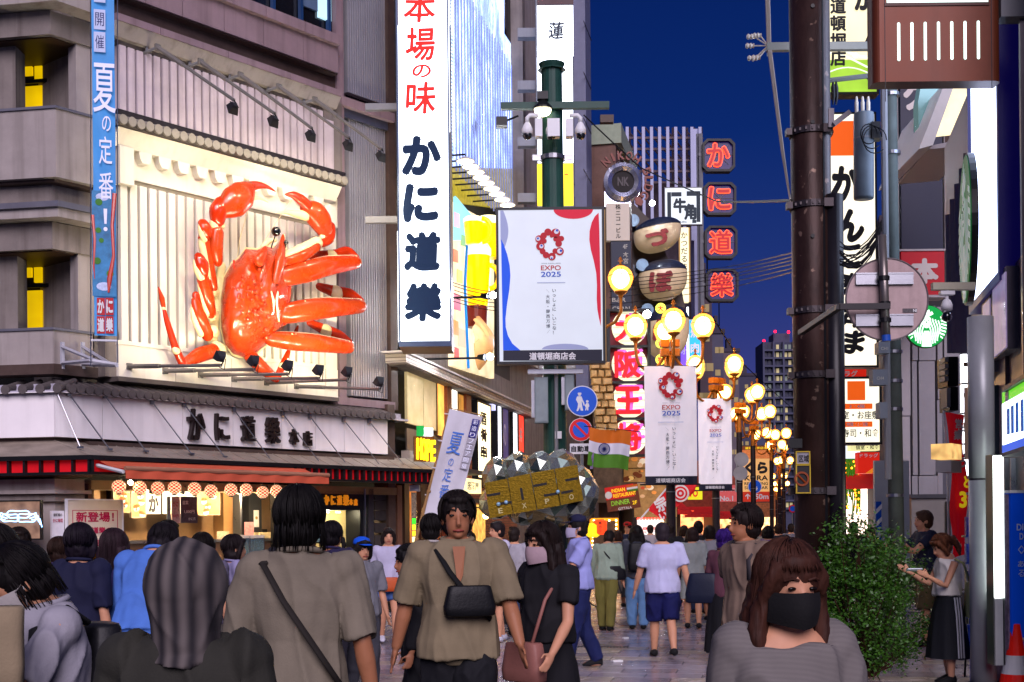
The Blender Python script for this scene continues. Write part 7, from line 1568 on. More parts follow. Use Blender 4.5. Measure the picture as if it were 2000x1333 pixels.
# concrete pole with transformer and cross arms
EP=FR(16);e0=EP.w(1752,1030);X1=e0.x;conp=mat('pole_concrete','#5c5a56',rough=.8,var=.2,grime=.4,bump=.1)
t=thing('utility_pole','grey concrete utility pole with cable fittings behind the round sign','pole',(X1,16,0));b=B();b.smooth=True;b.tube([(X1,16,0),(X1-.03,16,5.5),(X1-.05,16,11)],[.1,.085,.075],18);b.build('shaft',mat('pole_green_grey','#4c5450',rough=.7,var=.25,grime=.4),t)
for y in(688,745,800,968,186,300):z=EP.w(1750,y).z;b=B();b.tube([(X1-.02,16,z-.02),(X1-.02,16,z+.02)],.105,16);b.build('band',steel,t)
b=B();b.tube([(X1-.12,15.95,2.2),(X1-.13,15.95,9.5)],.045,8);b.build('conduit',greym,t)
b=B();b.tube([EP.w(1728,740),EP.w(1736,800),EP.w(1742,850),EP.w(1730,830)],.012,5);b.tube([EP.w(1746,700),EP.w(1749,800),EP.w(1741,820)],.014,5);b.build('cable',blackm,t)
for(x0,y0,x1,y1,s,lab)in((1716,668,1739,690,'CH1','grey cylinder marked CH1 on the concrete pole'),(1705,722,1734,752,'CH4','grey box marked CH4 on the concrete pole'),(1718,786,1734,817,'','small pale meter box on the concrete pole')):
    F=FR(15.7);a0,a1,z0,z1=wq(F,x0,y0,x1,y1);tt=thing('utility_box',lab,'box',F.pt((a0+a1)/2,z0,0));b=B();b.pb(F,a0,a1,z0,z1,-.18,0);b.build('case',mat('util_grey','#6a727c',rough=.45,var=.1),tt)
    if s:ptx(tt,F,s,(x0+x1)/2,(y0+y1)/2+2,14,6,mat('pale_ink','#a8a79c'),d=.006)
t=thing('transformer','grey pole mounted cylinder transformer with three white insulators','transformer',EP.w(1687,390));F=FR(15.6);A,Bq=F.w(1687,389),F.w(1687,222);r=19.5*15.6/2500
b=B();b.smooth=True;b.tube([A,A+V((0,0,.02)),Bq-V((0,0,.02)),Bq],[r*.96,r,r,r*.96],26);b.build('tank',mat('tank_grey','#5f6a72',rough=.4,var=.12,grime=.2),t);b=B();b.tube([A.lerp(Bq,.7)-V((0,0,.01)),A.lerp(Bq,.7)+V((0,0,.01))],r*1.02,26);b.build('band',greym,t)
for x in(1673,1685,1696):q=F.w(x,221);b=B();b.lathe(q,[(.022,0),(.024,.13),(.018,.14),(.015,.18),(.01,.2)],10);b.build('insulator',mat('porcelain','#c9c0b0',rough=.25),t)
b=B()
for(s)in range(3):c=F.w(1697+s*6,262+s*6,.2);b.tube([c+V((math.cos(q)*(.1+.02*s),0,math.sin(q)*(.12+.02*s)))for q in[2*PI*i/16 for i in range(15)]],.007,4)
b.build('cable_loop',blackm,t);b=B();q=F.w(1709,256,.1);b.box(q,.1,.1,.2);b.box((q.x+.05,15.8,q.z),.2,.1,.06);b.build('switch_box',blackm,t)
t=thing('cross_arm','grey galvanised cross arm with insulators behind the dark pole','cross arm',EP.w(1620,90));F=FR(15.2);b=B();A,Bq=F.w(1497,90),F.w(1702,94);b.box((A+Bq)/2,(Bq-A).length,.08,.09);b.prism([F.w(1500,66),F.w(1506,84),F.w(1518,88),F.w(1518,98),F.w(1506,101),F.w(1500,108)],V((0,.06,0)));b.build('beam',mat('galv','#777d78',rough=.45,metal=.5,var=.1),t)
for(x,y)in((1473,72),(1471,90),(1475,114),(1485,70),(1483,113)):b=B();q=F.w(x,y);b.lathe(q-V((.09,0,0)),[(.02,0),(.035,.02),(.02,.04),(.035,.06),(.02,.08),(.03,.1)],10,V((1,0,0)));b.tube([q,F.w(1500,90)],.008,4);b.build('insulator',mat('porcelain','#c9c0b0'),t)
b=B();q=F.w(1626,160);b.tube([F.w(1616,158),F.w(1702,148)],.03,6);b.tube([F.w(1692,150),F.w(1716,172)],.02,5);b.build('lower_arm',mat('galv','#777d78'),t)
for x in(1627,1633):b=B();b.tube([F.w(x,160),F.w(x,172),F.w(x+1,190),F.w(x,205)],[.01,.028,.022,.008],8);b.build('arrester',blackm,t)
def wire(lab,pts,r=.008,grp='overhead wires'):
    P2=[]
    for i in range(len(pts)-1):
        for j in range(10):P2.append(pts[i].lerp(pts[i+1],j/10)-V((0,0,.0)))
    P2.append(pts[-1]);N_=len(P2)-1
    for i in range(len(P2)):f=i/N_;P2[i]=P2[i]-V((0,0,.12*4*f*(1-f)))
    b=B();b.tube(P2,r,4);o=b.build('cable',mat('cable_black','#141418',rough=.5,var=0));tag(o,lab,'cable',grp)
NUM=['first','second','third','fourth','fifth','sixth','seventh','eighth']
for i in range(4):
    b=B();b.tube([FR(15.2).w(1495+i*2.2,-30),FR(15.2).w(1499+i*2,90),FR(14.4).w(1527+i*1.3,300),FR(14).w(1544,395)],.009,4);tag(b.build('cable',mat('cable_pale','#a09488',rough=.5,var=0)),f'pale wire dropping to the dark pole, {NUM[i]} of four','cable','pale drop wires')
for i,(y0,y1,y2)in enumerate(((470,515,548),(478,522,556),(484,530,562),(492,536,570),(500,545,582),(505,556,596))):
    wire(f'black wire from the dark pole towards the neon boxes, {NUM[i]} from the top',[FR(14).w(1640,y0),FR(45).w(1420,y1),FR(43).w(1190,y2)],.012,'wires over the street')
for i,y in enumerate((552,558,566,573,581,588)):wire(f'black wire from the white lightbox to the green pole, {NUM[i]} from the top',[WB.w(884,y,.02),FR(23.4).w(1062,y+14)],.007,'wires beside the poster')
wire('long black cable sagging from the ring sign to the dark pole',[FR(36).w(1140,225),FR(36).w(1250,320),FR(30).w(1400,385),FR(14).w(1545,392)],.02)
wire('cable falling from the lamp lines to the street end',[FR(45).w(1395,625),FR(60).w(1450,705),FR(90).w(1550,800)],.03)
b=B();rg=random.Random(2)
for i in range(16):
    q0,q1=FR(13.4).w(1640,rg.uniform(470,520)),FR(13.4).w(1722,rg.uniform(430,450));md=FR(13.3).w(rg.uniform(1668,1705),rg.uniform(500,560));b.tube([q0.lerp(md,j/6).lerp(md.lerp(q1,j/6),j/6)for j in range(7)],.006,4)
tag(b.build('cable_tangle',mat('cable_black','#141418')),'tangle of thin black cables looping down to the round sign post','cable')
# round sign seen from behind
SP=FR(12);t=thing('traffic_sign','large round traffic sign seen from its scratched pinkish back','traffic sign',SP.w(1730,660));p=SP.w(1731,586);k=12/2500
b=B();b.disc(p,SP.n,81*k,.02,48);b.build('plate',mat('plate_pink','#9a8584',rough=.5,metal=.25,var=.15,scale=8,grime=.5,bump=.05),t);b=B();nn=48;b.tube([p+SP.n*.018+V((math.cos(2*PI*i/nn),0,math.sin(2*PI*i/nn)))*(80*k)for i in range(nn+1)],.009,6,False);b.build('rim',mat('plate_rim','#6e6466',rough=.4,metal=.4),t)
for y in(545,626):q=SP.w(1727,y,.03);b=B();b.box(q,112*k,.03,23*k);b.box(q+V((0,0,10*k))+SP.n*.012,112*k,.02,3*k);b.box(q-V((0,0,10*k))+SP.n*.012,112*k,.02,3*k);b.build('rail',steel,t)
b=B();q=SP.w(1777,607,.024);b.box(q,28*k,.004,8*k);b.build('sticker',mat('sticker','#4a4448',rough=.5,var=.5,scale=80),t);ptx(t,SP,'NI',1787,607,7,6,whitem,d=.03)
q=SP.w(1729,560,.1);t=thing('sign_post','galvanised pipe post clamped across the back of the round sign','post',SP.w(1732,668,.1));b=B();b.smooth=True;b.tube([SP.w(1723,460,.1),SP.w(1731,667,.1)],.04,16);b.build('pipe',mat('pipe_galv','#7c7470',rough=.35,metal=.7,var=.15),t);b=B();b.tube([SP.w(1730.4,655,.1),SP.w(1730.9,667,.1)],.042,16);b.build('blue_band',mat('tape_blue','#1c48a0',rough=.4),t)
b=B();A,Bq=SP.w(1640,599,.14),SP.w(1738,599,.14);b.box((A+Bq)/2,(Bq-A).length,.04,.055);b.box(A+V((0,.8,0)),.06,1.6,.05);b.build('arm',mat('arm_black','#221e20',rough=.4),t)
for y in(544,594,626):z=SP.w(0,y).z;q=SP.w(1723+8*(y-460)/207,y,.1);b=B();b.tube([q-V((0,0,.02)),q+V((0,0,.02))],.052,14);b.build('clamp',blackm,t)
# brown box sign overhead
BX=FR(12.6);t=thing('box_sign','brown metal box sign with seven glowing vertical slots hanging overhead','sign',BX.w(1830,160));a0,a1,z0,z1=wq(BX,1704,-160,1957,158)
r=.08
out=[(a0,-.22)]+[(a0+r-r*math.cos(q),-r+r*math.sin(q))for q in[PI/2*i/6 for i in range(7)]]+[(a1-r+r*math.sin(q),-r+r*math.cos(q))for q in[PI/2*i/6 for i in range(7)]]+[(a1,-.22)]
b=B();b.prism([BX.pt(a,z0,d)for a,d in out],V((0,0,z1-z0)));b.build('box',mat('box_brown','#62301e',rough=.38,metal=.2,var=.12,grime=.3),t)
for i in range(7):x=1755+i*25.9;q0,q1,y0,y1=wq(BX,x-3.2,45-i*.6,x+3.2,120-i*.6);b=B();rr=(q1-q0)/2;b.prism([BX.pt((q0+q1)/2+rr*math.cos(q),(y1-rr if q<PI else y0+rr)+rr*math.sin(q),.004)for q in[2*PI*j/16 for j in range(16)]],BX.n*.004);b.build('light_slot',glow('slot_white','#e0fff4',1.6,.05),t)
gq('light_panel',1731,-120,1930,6,0,.006,glow('slot_white','#e0fff4',1.6,.05),t,BX);gq('panel_frame',1728,6,1933,10,0,.012,mat('box_brown2','#4a2216',rough=.4),t,BX)
b=B();
for x in(1728,1936):q=BX.w(x,40,.0);b.box(q,.006,.006,1.6)
b.build('panel_seam',dkfr,t);b=B();q=BX.w(1958,60,-.12);b.box(q+V((.3,0,.2)),.7,.2,.2);b.build('wall_bracket',greym,t)
# security camera on its beam
F=FR(13.6);t=thing('security_camera','white dome security camera hanging from a beam in front of the green round sign','camera',F.w(1849,630));A,Bq=F.w(1820,560),F.w(1903,560);b=B();b.box((A+Bq)/2,(Bq-A).length,.08,.075);b.build('beam',mat('beam_cream','#a8a490',rough=.5),t)
q=F.w(1849,600);b=B();b.tube([F.w(1849,566),F.w(1849,595)],.02,8);b.box(F.w(1849,573),.15,.08,.04);b.build('stem',whitem,t);b=B();b.smooth=True;b.lathe(q,[(.058,-.03),(.06,.02),(.045,.06),(.03,.08)],16);b.build('camera_body',whitem,t);b=B();b.ball(F.w(1849,619),.055,nu=16,nv=10);b.build('dome',mat('dome_glass','#0c0e14'),t,smooth=True)
# ================================================================ GROUND
gnd=B();gnd.quad((-400,-60,-.02),(400,-60,-.02),(400,900,-.02),(-400,900,-.02));o=gnd.build('ground',mat('joint_dark','#1c1a1e',rough=.8,var=.2));o['kind']='structure'
tl=[mat('paving_a','#938b98',rough=.2,var=.22,scale=2.2,bump=.06,bscale=70,grime=.2),mat('paving_b','#837b86',rough=.22,var=.24,scale=2.6,bump=.06,bscale=70),mat('paving_c','#a0968e',rough=.26,var=.2,scale=3,bump=.06,bscale=70)]
pv=B();pv.quad((-14,-8,-.012),(9,-8,-.012),(40,140,-.012),(17,140,-.012));pav=pv.build('pavement',mat('joint_dark','#1c1a1e'));pav['kind']='structure'
TWU,TWV,rg=.62,.44,random.Random(8);SN=V((SD.y,-SD.x,0));cells=[]
for j in range(int(64/TWV)):
    for i in range(-16,16):
        c=V((2.4,12.6,0))+SD*(j*TWV)+SN*((i+.5*(j%2))*TWU);wl=-7.85+.214*c.y
        if c.y<12.4 or c.x<max(wl,-8.6)or c.x>wl+10.25:continue
        if abs(c.x/c.y)<.43:cells.append((c.y,c))
cells.sort(key=lambda q:q[0]);pro=[];rest=B()
for k_,(y_,c)in enumerate(cells):
    mi=rg.choice([0,0,1,1,2]);h=rg.uniform(-.0015,.0015)
    if k_<298:
        if len(pro)<=mi or True:
            e=next((q for q in pro if q[0]==mi),None)
            if e is None:b=B();b.box(c-V((0,0,.006)),TWU-.012,TWV-.012,.012,SN,SD);pro.append((mi,b.build('paving_tile',tl[mi],pav,at=c)))
            else:piece(e[1],c+V((0,0,h)))
    else:rest.mi=mi;rest.box(c-V((0,0,.006-h)),TWU-.012,TWV-.012,.012,SN,SD)
o=rest.build('far_paving',tl,pav);o['kind']='stuff'
q=G(1180,1264);t=thing('drain_grate','narrow slotted iron drain grate set in the paving','grate',q+V((0,0,.003)))
for i in range(16):b=B();b.box(q+SN*(i*.045-.35)+V((0,0,.004)),.02,.16,.006,SN,SD);b.build('bar',blackm,t)
for(x,y,s,lab)in((1205,1293,.08,'flattened drink can lying on the paving'),(1222,1248,.05,'scrap of white paper on the paving by the lamp post')):q=G(x,y);b=B();b.box(q+V((0,0,.012)),s*1.6,s,.02,V((.9,.3,0)).normalized(),V((-.3,.9,0)).normalized());tag(b.build('litter_scrap',whitem),lab,'litter')

# ================================================================ SHRUB
SY=13.55;c=FR(SY).w(1686,1165);t=thing('shrub','dense dark green leafy shrub at the foot of the dark pole','shrub',(c.x,SY,0));rg=random.Random(6)
lm=mat('leaf_green','#375f18',rough=.38,var=.5,scale=25,spec=.4);b=B();fl=B()
twigs=[]
for i in range(70):
    th,ph=rg.uniform(0,2*PI),rg.uniform(-.9,1.3);r=rg.uniform(.75,1.05)
    e=V((c.x,SY,.86))+V((math.cos(th)*math.cos(ph)*.64*r,math.sin(th)*math.cos(ph)*.55*r,math.sin(ph)*.78*r))
    if rg.random()<.25:e+=V((rg.uniform(-.12,.22),0,rg.uniform(0,.15)))
    s=V((c.x+rg.uniform(-.1,.1),SY+rg.uniform(-.1,.1),.04));m_=s.lerp(e,.55)+V((0,0,-.05));pts=[s,m_,e];b.tube(pts,[.016,.009,.003],4);twigs.append((s,m_,e))
b.build('stem',wood,t)
for i in range(19000):
    s,m_,e=rg.choice(twigs);f=rg.random()**.55;p=m_.lerp(e,f)+V((rg.gauss(0,.075),rg.gauss(0,.075),rg.gauss(0,.075)))
    if noise.noise(p*3.2)<-.3:continue
    u=V((rg.gauss(0,1),rg.gauss(0,1),rg.gauss(0,.6))).normalized();v=u.cross(V((rg.gauss(0,1),rg.gauss(0,1),rg.gauss(0,1)))).normalized();L_=rg.uniform(.032,.055);w=L_*.55
    if p.z<.03:continue
    fl.add([p,p+u*L_*.5+v*w*.5,p+u*L_,p+u*L_*.5-v*w*.5],[(0,1,2,3)])
fl.build('foliage',lm,t,fix=False)

# ================================================================ PEOPLE
def remesh(b,vox,sm,amp=0.0,fr=9.0):
    me=bpy.data.meshes.new('t');me.from_pydata([tuple(x)for x in b.v],[],b.f);o=bpy.data.objects.new('t',me)
    m=o.modifiers.new('r','REMESH');m.mode='VOXEL';m.voxel_size=vox
    m=o.modifiers.new('s','SMOOTH');m.factor=.5;m.iterations=sm
    e=baked(o)
    vs=[]
    for x in e.vertices:
        p=x.co
        if amp:q=V((p.x*fr,p.y*fr,p.z*fr*.55));p=p+x.normal*(amp*(noise.noise(q+V((3,1,7)))+.6*noise.noise(q*2.3))+amp*1.5*(max(0,1-3.2*abs(noise.noise(V((p.x*fr*.8+9,p.y*fr*.8,p.z*fr*.28+p.x*2)))))**2)-amp*.1)
        vs.append(p.copy())
    r=B();r.add(vs,[tuple(x.vertices)for x in e.polygons]);bpy.data.meshes.remove(me);bpy.data.meshes.remove(e);return r
SK={'l':mat('skin_light','#c08a6c',rough=.5,var=.08,scale=9),'m':mat('skin_mid','#9a6548',rough=.5,var=.08,scale=9),'d':mat('skin_dark','#6e442e',rough=.5,var=.08,scale=9)}
def cloth(c,**k):return mat('cloth'+c,c,rough=.85,var=.14,scale=5,bump=.12,bscale=130,**k)
def hairm(c):
    return mat('hair'+c,c,rough=.62,var=.45,scale=40,stretch=(1,1,.08),bump=.6,bscale=22,spec=.15)
def rot(v,ax,a):return Matrix.Rotation(a,3,ax)@V(v)
PEOPLE={}
def person(lab,px,Y,H,face=0,skin='l',hair='#120d0c',hl='short',top=('#808080',.55),bot=('trousers','#202024'),arms=((5,8,12),(-5,8,12)),legs=((6,6),(-6,6)),lean=0,head=(0,0),mask=None,shoes='#18181a',hem=.50,slim=1.0,cap=None,vox=None,open_=False):
    vox=vox or(.008 if Y<9 else .010 if Y<15 else .013 if Y<24 else .018)
    X=(px-HX)*Y/FOC;base=V((X,Y,0));fa=math.radians(face);h=H;ln=math.radians(lean)
    pv_=V((0,0,.52*h));upt=lambda p:pv_+rot(V(p)-pv_,'X',ln)if V(p).z>.5*h else V(p)
    W=lambda p:base+rot(p,'Z',fa)
    near=Y<16
    hc0=upt((0,-.012*h,.925*h));hy,hp=math.radians(head[0]),math.radians(head[1]);nb_=upt((0,.004*h,.845*h))
    HD=lambda p:W(nb_+V((0,0,-.006*h))+rot(rot(upt((0,-.012*h,.925*h))-nb_,'X',hp),'Z',hy)+rot(rot(rot(V(p)*h*1.1,'X',ln*.4),'X',hp),'Z',hy))
    HR=Matrix.Rotation(fa+hy,3,'Z')@Matrix.Rotation(hp+ln*.4,3,'X')
    J={}
    for s,(sw,ou,bd)in((1,arms[0]),(-1,arms[1])):
        S=upt((s*.112*h*slim,.004*h,.808*h));d1=rot(rot((0,0,-1),'X',-math.radians(sw)),'Y',-s*math.radians(ou));d2=rot(rot((0,0,-1),'X',-math.radians(sw+bd)),'Y',-s*math.radians(ou*(1-bd/80)-(18 if bd>60 else 0)))
        E=S+d1*.175*h;Wr=E+d2*.145*h;J[s]=(S,E,Wr,d2)
    K_={}
    for s,(sw,bd)in((1,legs[0]),(-1,legs[1])):
        Hp=V((s*.052*h,0,.50*h));d1=rot((0,0,-1),'X',-math.radians(sw));d2=rot((0,0,-1),'X',-math.radians(sw-bd));Kn=Hp+d1*.235*h;An=Kn+d2*.222*h;K_[s]=[Hp,Kn,An]
    dz=min(K_[1][2].z,K_[-1][2].z)-.042*h
    def torso(b,g,z0,z1=.84):
        prof=[(.455,.062,.05),(.49,.09,.066),(.53,.096,.07),(.58,.088,.062),(.63,.08,.057),(.69,.09,.063),(.74,.1,.066),(.785,.108,.06),(.81,.102,.055),(.828,.08,.05),(.843,.056,.045),(.858,.04,.04),(.868,.036,.036)]
        pr=[q for q in prof if z0-.02<=q[0]<=z1];b.tube([W(upt((0,0,q[0]*h))-V((0,0,dz)))for q in pr],[q[1]*h*slim*g for q in pr],20,True,[q[2]*h*g for q in pr],rot((0,-1,0),'Z',fa))
    D=V((0,0,dz));
    b=B();torso(b,1,.44,.86)
    b.tube([W(upt((0,.004*h,.82*h)))-D,W(nb_)-D,HD((0,.004,-.03))-D],[.036*h,.03*h,.03*h],12)
    b.ball(HD((0,.004,.012))-D,0.0465*h,.0585*h,.061*h,20,14,HR);b.ball(HD((0,-.012,-.022))-D,.037*h,.0415*h,.046*h,18,12,HR);b.ball(HD((0,-.036,-.048))-D,.015*h,.013*h,.012*h,10,8,HR)
    b.tube([HD((0,-.047,.008))-D,HD((0,-.058,-.018))-D,HD((0,-.05,-.024))-D],[.0055*h,.0085*h,.007*h],8)
    for s in(-1,1):b.ball(HD((s*.044,.006,-.004))-D,.006*h,.012*h,.02*h,8,8,HR)
    for s in(-1,1):
        S,E,Wr,d2=[q for q in J[s]]
        b.tube([W(S)-D,W(S.lerp(E,.4))-D,W(E)-D,W(E.lerp(Wr,.3))-D,W(Wr)-D],[q*h*slim for q in(.032,.028,.023,.024,.0155)],12)
        f=d2.normalized();sd=V((s,0,0))-f*f.x*s;sd.normalize();th=f.cross(sd)*(-s);pc=Wr+f*.026*h
        b.tube([W(Wr)-D,W(pc)-D,W(Wr+f*.052*h)-D],[.014*h,.021*h,.02*h],10,True,[.011*h,.0105*h,.009*h],rot(sd,'Z',fa))
        wv=th*(-1)
        for j,(L_,o_)in enumerate(((.034,-.0155),(.042,-.005),(.045,.0055),(.041,.0155))):
            r0=Wr+f*.05*h+wv*o_*h;k1=r0+(f*.9-sd*.25*0+V((0,-.25,0)))*L_*.5*h;k2=k1+(f*.6+V((0,-.5,0)))*L_*.5*h;b.tube([W(r0)-D,W(k1)-D,W(k2)-D],[.0055*h,.0052*h,.0042*h],6)
        q0=Wr+f*.02*h+wv*.017*h;q1=q0+(f*.6+wv*.7+V((0,-.2,0)))*.022*h;b.tube([W(q0)-D,W(q1)-D,W(q1+(f*.9+wv*.1)*.022*h)-D],[.007*h,.006*h,.005*h],6)
    for s in(-1,1):
        Hp,Kn,An=K_[s]
        b.tube([W(Hp+V((0,0,.02*h)))-D,W(Hp.lerp(Kn,.3))-D,W(Kn)-D,W(Kn.lerp(An,.3))-D,W(An)-D],[q*h for q in(.058,.053,.034,.035,.021)],14)
        b.tube([W(An+V((0,.02*h,-.02*h)))-D,W(An+V((0,-.03*h,-.026*h)))-D,W(An+V((0,-.085*h,-.032*h)))-D],[.022*h,.025*h,.018*h],8,True,[.022*h,.018*h,.01*h])
    r=remesh(b,vox,4);body=r.build('person',SK[skin],at=base,smooth=True,fix=False);tag(body,lab,'person',None)

    if Y<19 and abs((face+head[0]+180)%360-180)<125:
        e=B()
        for s in(-1,1):e.ball(HD((s*.0185,-.0455,.008))-D,.0085*h,.004*h,.0036*h,10,6,HR)
        e.build('eye',mat('eye_dark','#140e0c',rough=.2,var=0),body,smooth=True);e=B()
        for s in(-1,1):e.tube([HD((s*.008,-.0485,.022))-D,HD((s*.02,-.048,.0255))-D,HD((s*.031,-.041,.021))-D],.0026*h,5)
        e.build('eyebrow',hairm(hair),body)
        if not mask:e=B();e.tube([HD((-.016,-.0455,-.036))-D,HD((0,-.0505,-.0355))-D,HD((.016,-.0455,-.036))-D],[.002*h,.0048*h,.002*h],6);e.build('lips',mat('lip','#8a4038',rough=.4),body,smooth=True)
    if mask:
        e=B();e.sheet(lambda u,v:HD(((u-.5)*.094,-.061+.2*(u-.5)**2*.9-.006*math.sin(v*PI),.004-.062*v+.012*abs(u-.5)*2*(v-.5)))-D,12,8);e.sheet(lambda u,v:HD(((u-.5)*.094,-.059+.2*(u-.5)**2*.9-.006*math.sin(v*PI),.004-.062*v+.012*abs(u-.5)*2*(v-.5)))-D,12,8)
        for s in(-1,1):e.tube([HD((s*.047,-.018,-.006))-D,HD((s*.049,.004,.004))-D,HD((s*.047,-.015,-.045))-D],.002*h,4)
        e.build('face_mask',cloth(mask),body,smooth=True)

    if hl:
        e=B();e.ball(HD((0,.012,.02))-D,.0545*h,.0655*h,.0625*h,18,12,HR);e.ball(HD((0,.022,-.012))-D,.051*h,.05*h,.049*h,16,10,HR)
        if hl in('short',):e.ball(HD((0,-.03,.052))-D,.034*h,.022*h,.016*h,12,8,HR)
        if hl in('bob','long','tail'):
            for s in(-1,1):e.tube([HD((s*.03,-.024,.045))-D,HD((s*.044,-.02,.02))-D,HD((s*.05,-.004,-.02))-D,HD((s*.046,.002,-.055))-D],[.016*h,.015*h,.016*h,.012*h],8)
            if Y>10:e.tube([HD((-.03,-.036,.046))-D,HD((0,-.048,.048))-D,HD((.03,-.036,.046))-D],.013*h,8)
            else:e.ball(HD((0,-.028,.05))-D,.038*h,.024*h,.018*h,12,8,HR)
        if hl=='bob':e.ball(HD((0,.016,-.03))-D,.056*h,.05*h,.042*h,16,10,HR)
        if hl=='long':
            for s in(-1,0,1):e.tube([HD((s*.03,.03,.0))-D,HD((s*.042,.03,-.06))-D,HD((s*.05,.034,-.12))-D,HD((s*.046,.03,-.17))-D],[.034*h,.032*h,.028*h,.012*h],10)
            for s in(-1,1):e.tube([HD((s*.05,.0,-.02))-D,HD((s*.058,-.008,-.08))-D,HD((s*.056,-.03,-.15))-D],[.018*h,.02*h,.008*h],8)
        if hl=='tail':e.tube([HD((0,.06,.03))-D,HD((0,.09,.02))-D,HD((.0,.1,-.04))-D,HD((0,.085,-.1))-D],[.014*h,.022*h,.024*h,.006*h],10)
        r=remesh(e,max(vox,.007),2,.004 if near else .002,30);
        if Y<15.5 and not cap and hl!='wrap':
            rs_=random.Random(int(px)+5);sv=B()
            for i in range(420 if Y<10 else 170):
                a=rs_.uniform(0,2*PI);fr_=math.sin(a)<-.35;en=(rs_.uniform(1.05,1.36)if hl in('bob','long')else rs_.uniform(.8,1.05))if fr_ else rs_.uniform(1.5,2.25);st=rs_.uniform(.05,.7);jr=rs_.uniform(1.07,1.12);pts=[]
                for j in range(6):th=st+(en-st)*j/5;pts.append(HD((jr*.0505*math.sin(th)*math.cos(a+.12*j/5),.012+jr*.06*math.sin(th)*math.sin(a+.12*j/5),.02+jr*.058*math.cos(th)))-D)
                rr_=[.0012*h,.0022*h,.0024*h,.0022*h,.0018*h,.0006*h]
                if hl=='long' and not fr_:
                    rr_[-1]=.0018*h
                    for j in range(1,5):q_=1.1+rs_.uniform(0,.12);pts.append(HD((q_*.055*math.cos(a+.12),.012+q_*.056*max(math.sin(a+.12),-.25),-.03-.036*j))-D);rr_.append(.0018*h if j<4 else .0005*h)
                sv.tube(pts,rr_,3)
            sv.build('hair_strands',hairm(hair),body,smooth=True,fix=False)
        if Y<7 and hl!='wrap':
            rs_=random.Random(int(px))
            for i in range(60):
                a=rs_.uniform(-2.4,2.4)-PI/2+PI;x0,y0=.05*math.cos(a),.012+.058*math.sin(a)
                if y0<-.02:continue
                z1=-.06 if hl=='short' else-.17
                z0=rs_.uniform(.0,.04);r.tube([HD((x0*.9,y0*.95,z0))-D,HD((x0*1.04,y0*1.06,z0*.3-.02))-D,HD((x0*1.06+rs_.uniform(-.008,.008),y0*1.05,max(z1,z0-rs_.uniform(.06,.2))))-D],[.0022*h,.002*h,.0008*h],4)
        r.build('hair',hairm(hair),body,smooth=True,fix=False)
    if cap:e=B();e.lathe(HD((0,.008,.036))-D,[(.056*h,0),(.058*h,.012*h),(.05*h,.035*h),(.02*h,.05*h)],18);e.tube([HD((0,-.03,.036))-D,HD((0,-.09,.03))-D],[.045*h,.03*h],10,True,[.005*h,.003*h],HR@V((0,0,1)));e.build('cap',cloth(cap),body,smooth=True)

    tc,sl=top[0],top[1]
    e=B();torso(e,1.2,hem,top[2]if len(top)>2 else .846);hw=1.28
    e.tube([W(upt((0,0,(hem+z_)*h)))-D for z_ in(0,.05,.11,.17)],[q_*h*slim for q_ in(.124,.122,.112,.098)],18,True,[q_*h for q_ in(.092,.09,.082,.072)],rot((0,-1,0),'Z',fa))
    for s in(-1,1):
        S,E,Wr,_=J[s]
        if sl<=0:continue
        e.ball(W(S+V((-s*.008*h,0,-.004*h)))-D,.048*h*slim,.048*h,.048*h,14,9)
        A=S.lerp(E,min(1,sl));pts=[W(S+V((-s*.04*h,0,.008*h)))-D,W(S+V((0,0,-.002*h)))-D,W(S.lerp(E,.3*min(1,sl)))-D,W(A)-D];rr=[.037*h*slim,.041*h*slim,.042*h*slim,.043*h*slim]
        if sl>1:pts+=[W(E.lerp(Wr,min(.94,sl-1)))-D];rr=[.037*h,.041*h,.041*h,.034*h,.027*h]
        e.tube(pts,rr,12)
    r=remesh(e,vox*1.15,3,.0115 if near else .008,7/h*1.6);sh=r.build('shirt',cloth(tc)if isinstance(tc,str)else tc,body,smooth=True,fix=False)
    if Y<16 and len(top)<3:
        e=B();n_=20;e.tube([W(upt((math.cos(2*PI*i/n_)*.05*h,math.sin(2*PI*i/n_)*.046*h+.002*h,(.852+.006*math.sin(2*PI*i/n_))*h)))-D for i in range(n_+1)],.0075*h,6,False);e.build('collar',cloth(tc)if isinstance(tc,str)else tc,body,smooth=True)

    kind,bc=bot[0],bot[1];ld=bot[2]if len(bot)>2 else .93
    e=B()
    if kind=='skirt':
        n_=26;vs=[];pr=[(.60,.09,.066),(.55,.106,.078),(.48,.124,.098),(.36,.138,.118),(.24,.148,.13),(ld,.155,.138)]if ld<.24 else[(.60,.09,.066),(.54,.106,.08),(.46,.128,.104),(ld,.142,.122)]
        for z,rx,ry in pr:
            for i in range(n_*2):
                a=2*PI*i/(n_*2);k_=1+(.06*math.sin(a*9+z*5)+.03*math.sin(a*17))*(.62-z)*2;vs.append(W(V((math.cos(a)*rx*h*k_*max(slim,.97),math.sin(a)*ry*h*k_,z*h)))-D)
        m_=n_*2;e.add(vs,[(j*m_+i,j*m_+(i+1)%m_,(j+1)*m_+(i+1)%m_,(j+1)*m_+i)for j in range(len(pr)-1)for i in range(m_)]);e.build('skirt',bc if not isinstance(bc,str)else cloth(bc),body,smooth=True)
    else:
        torso(e,1.1,.45,.60)
        for s in(-1,1):
            Hp,Kn,An=K_[s];L_=[Hp+V((0,0,.02*h)),Hp.lerp(Kn,.4),Kn,Kn.lerp(An,.5),An];wd=1.12 if kind=='trousers' else 1.2
            rr=[.064*h,.06*h*wd,.046*h*wd,.043*h*wd,.036*h*wd];cut={'trousers':5,'shorts':3}[kind];L_,rr=L_[:cut],rr[:cut]
            if kind=='shorts':L_[2]=Hp.lerp(Kn,ld);rr[2]=.062*h
            e.tube([W(q)-D for q in L_],rr,14)
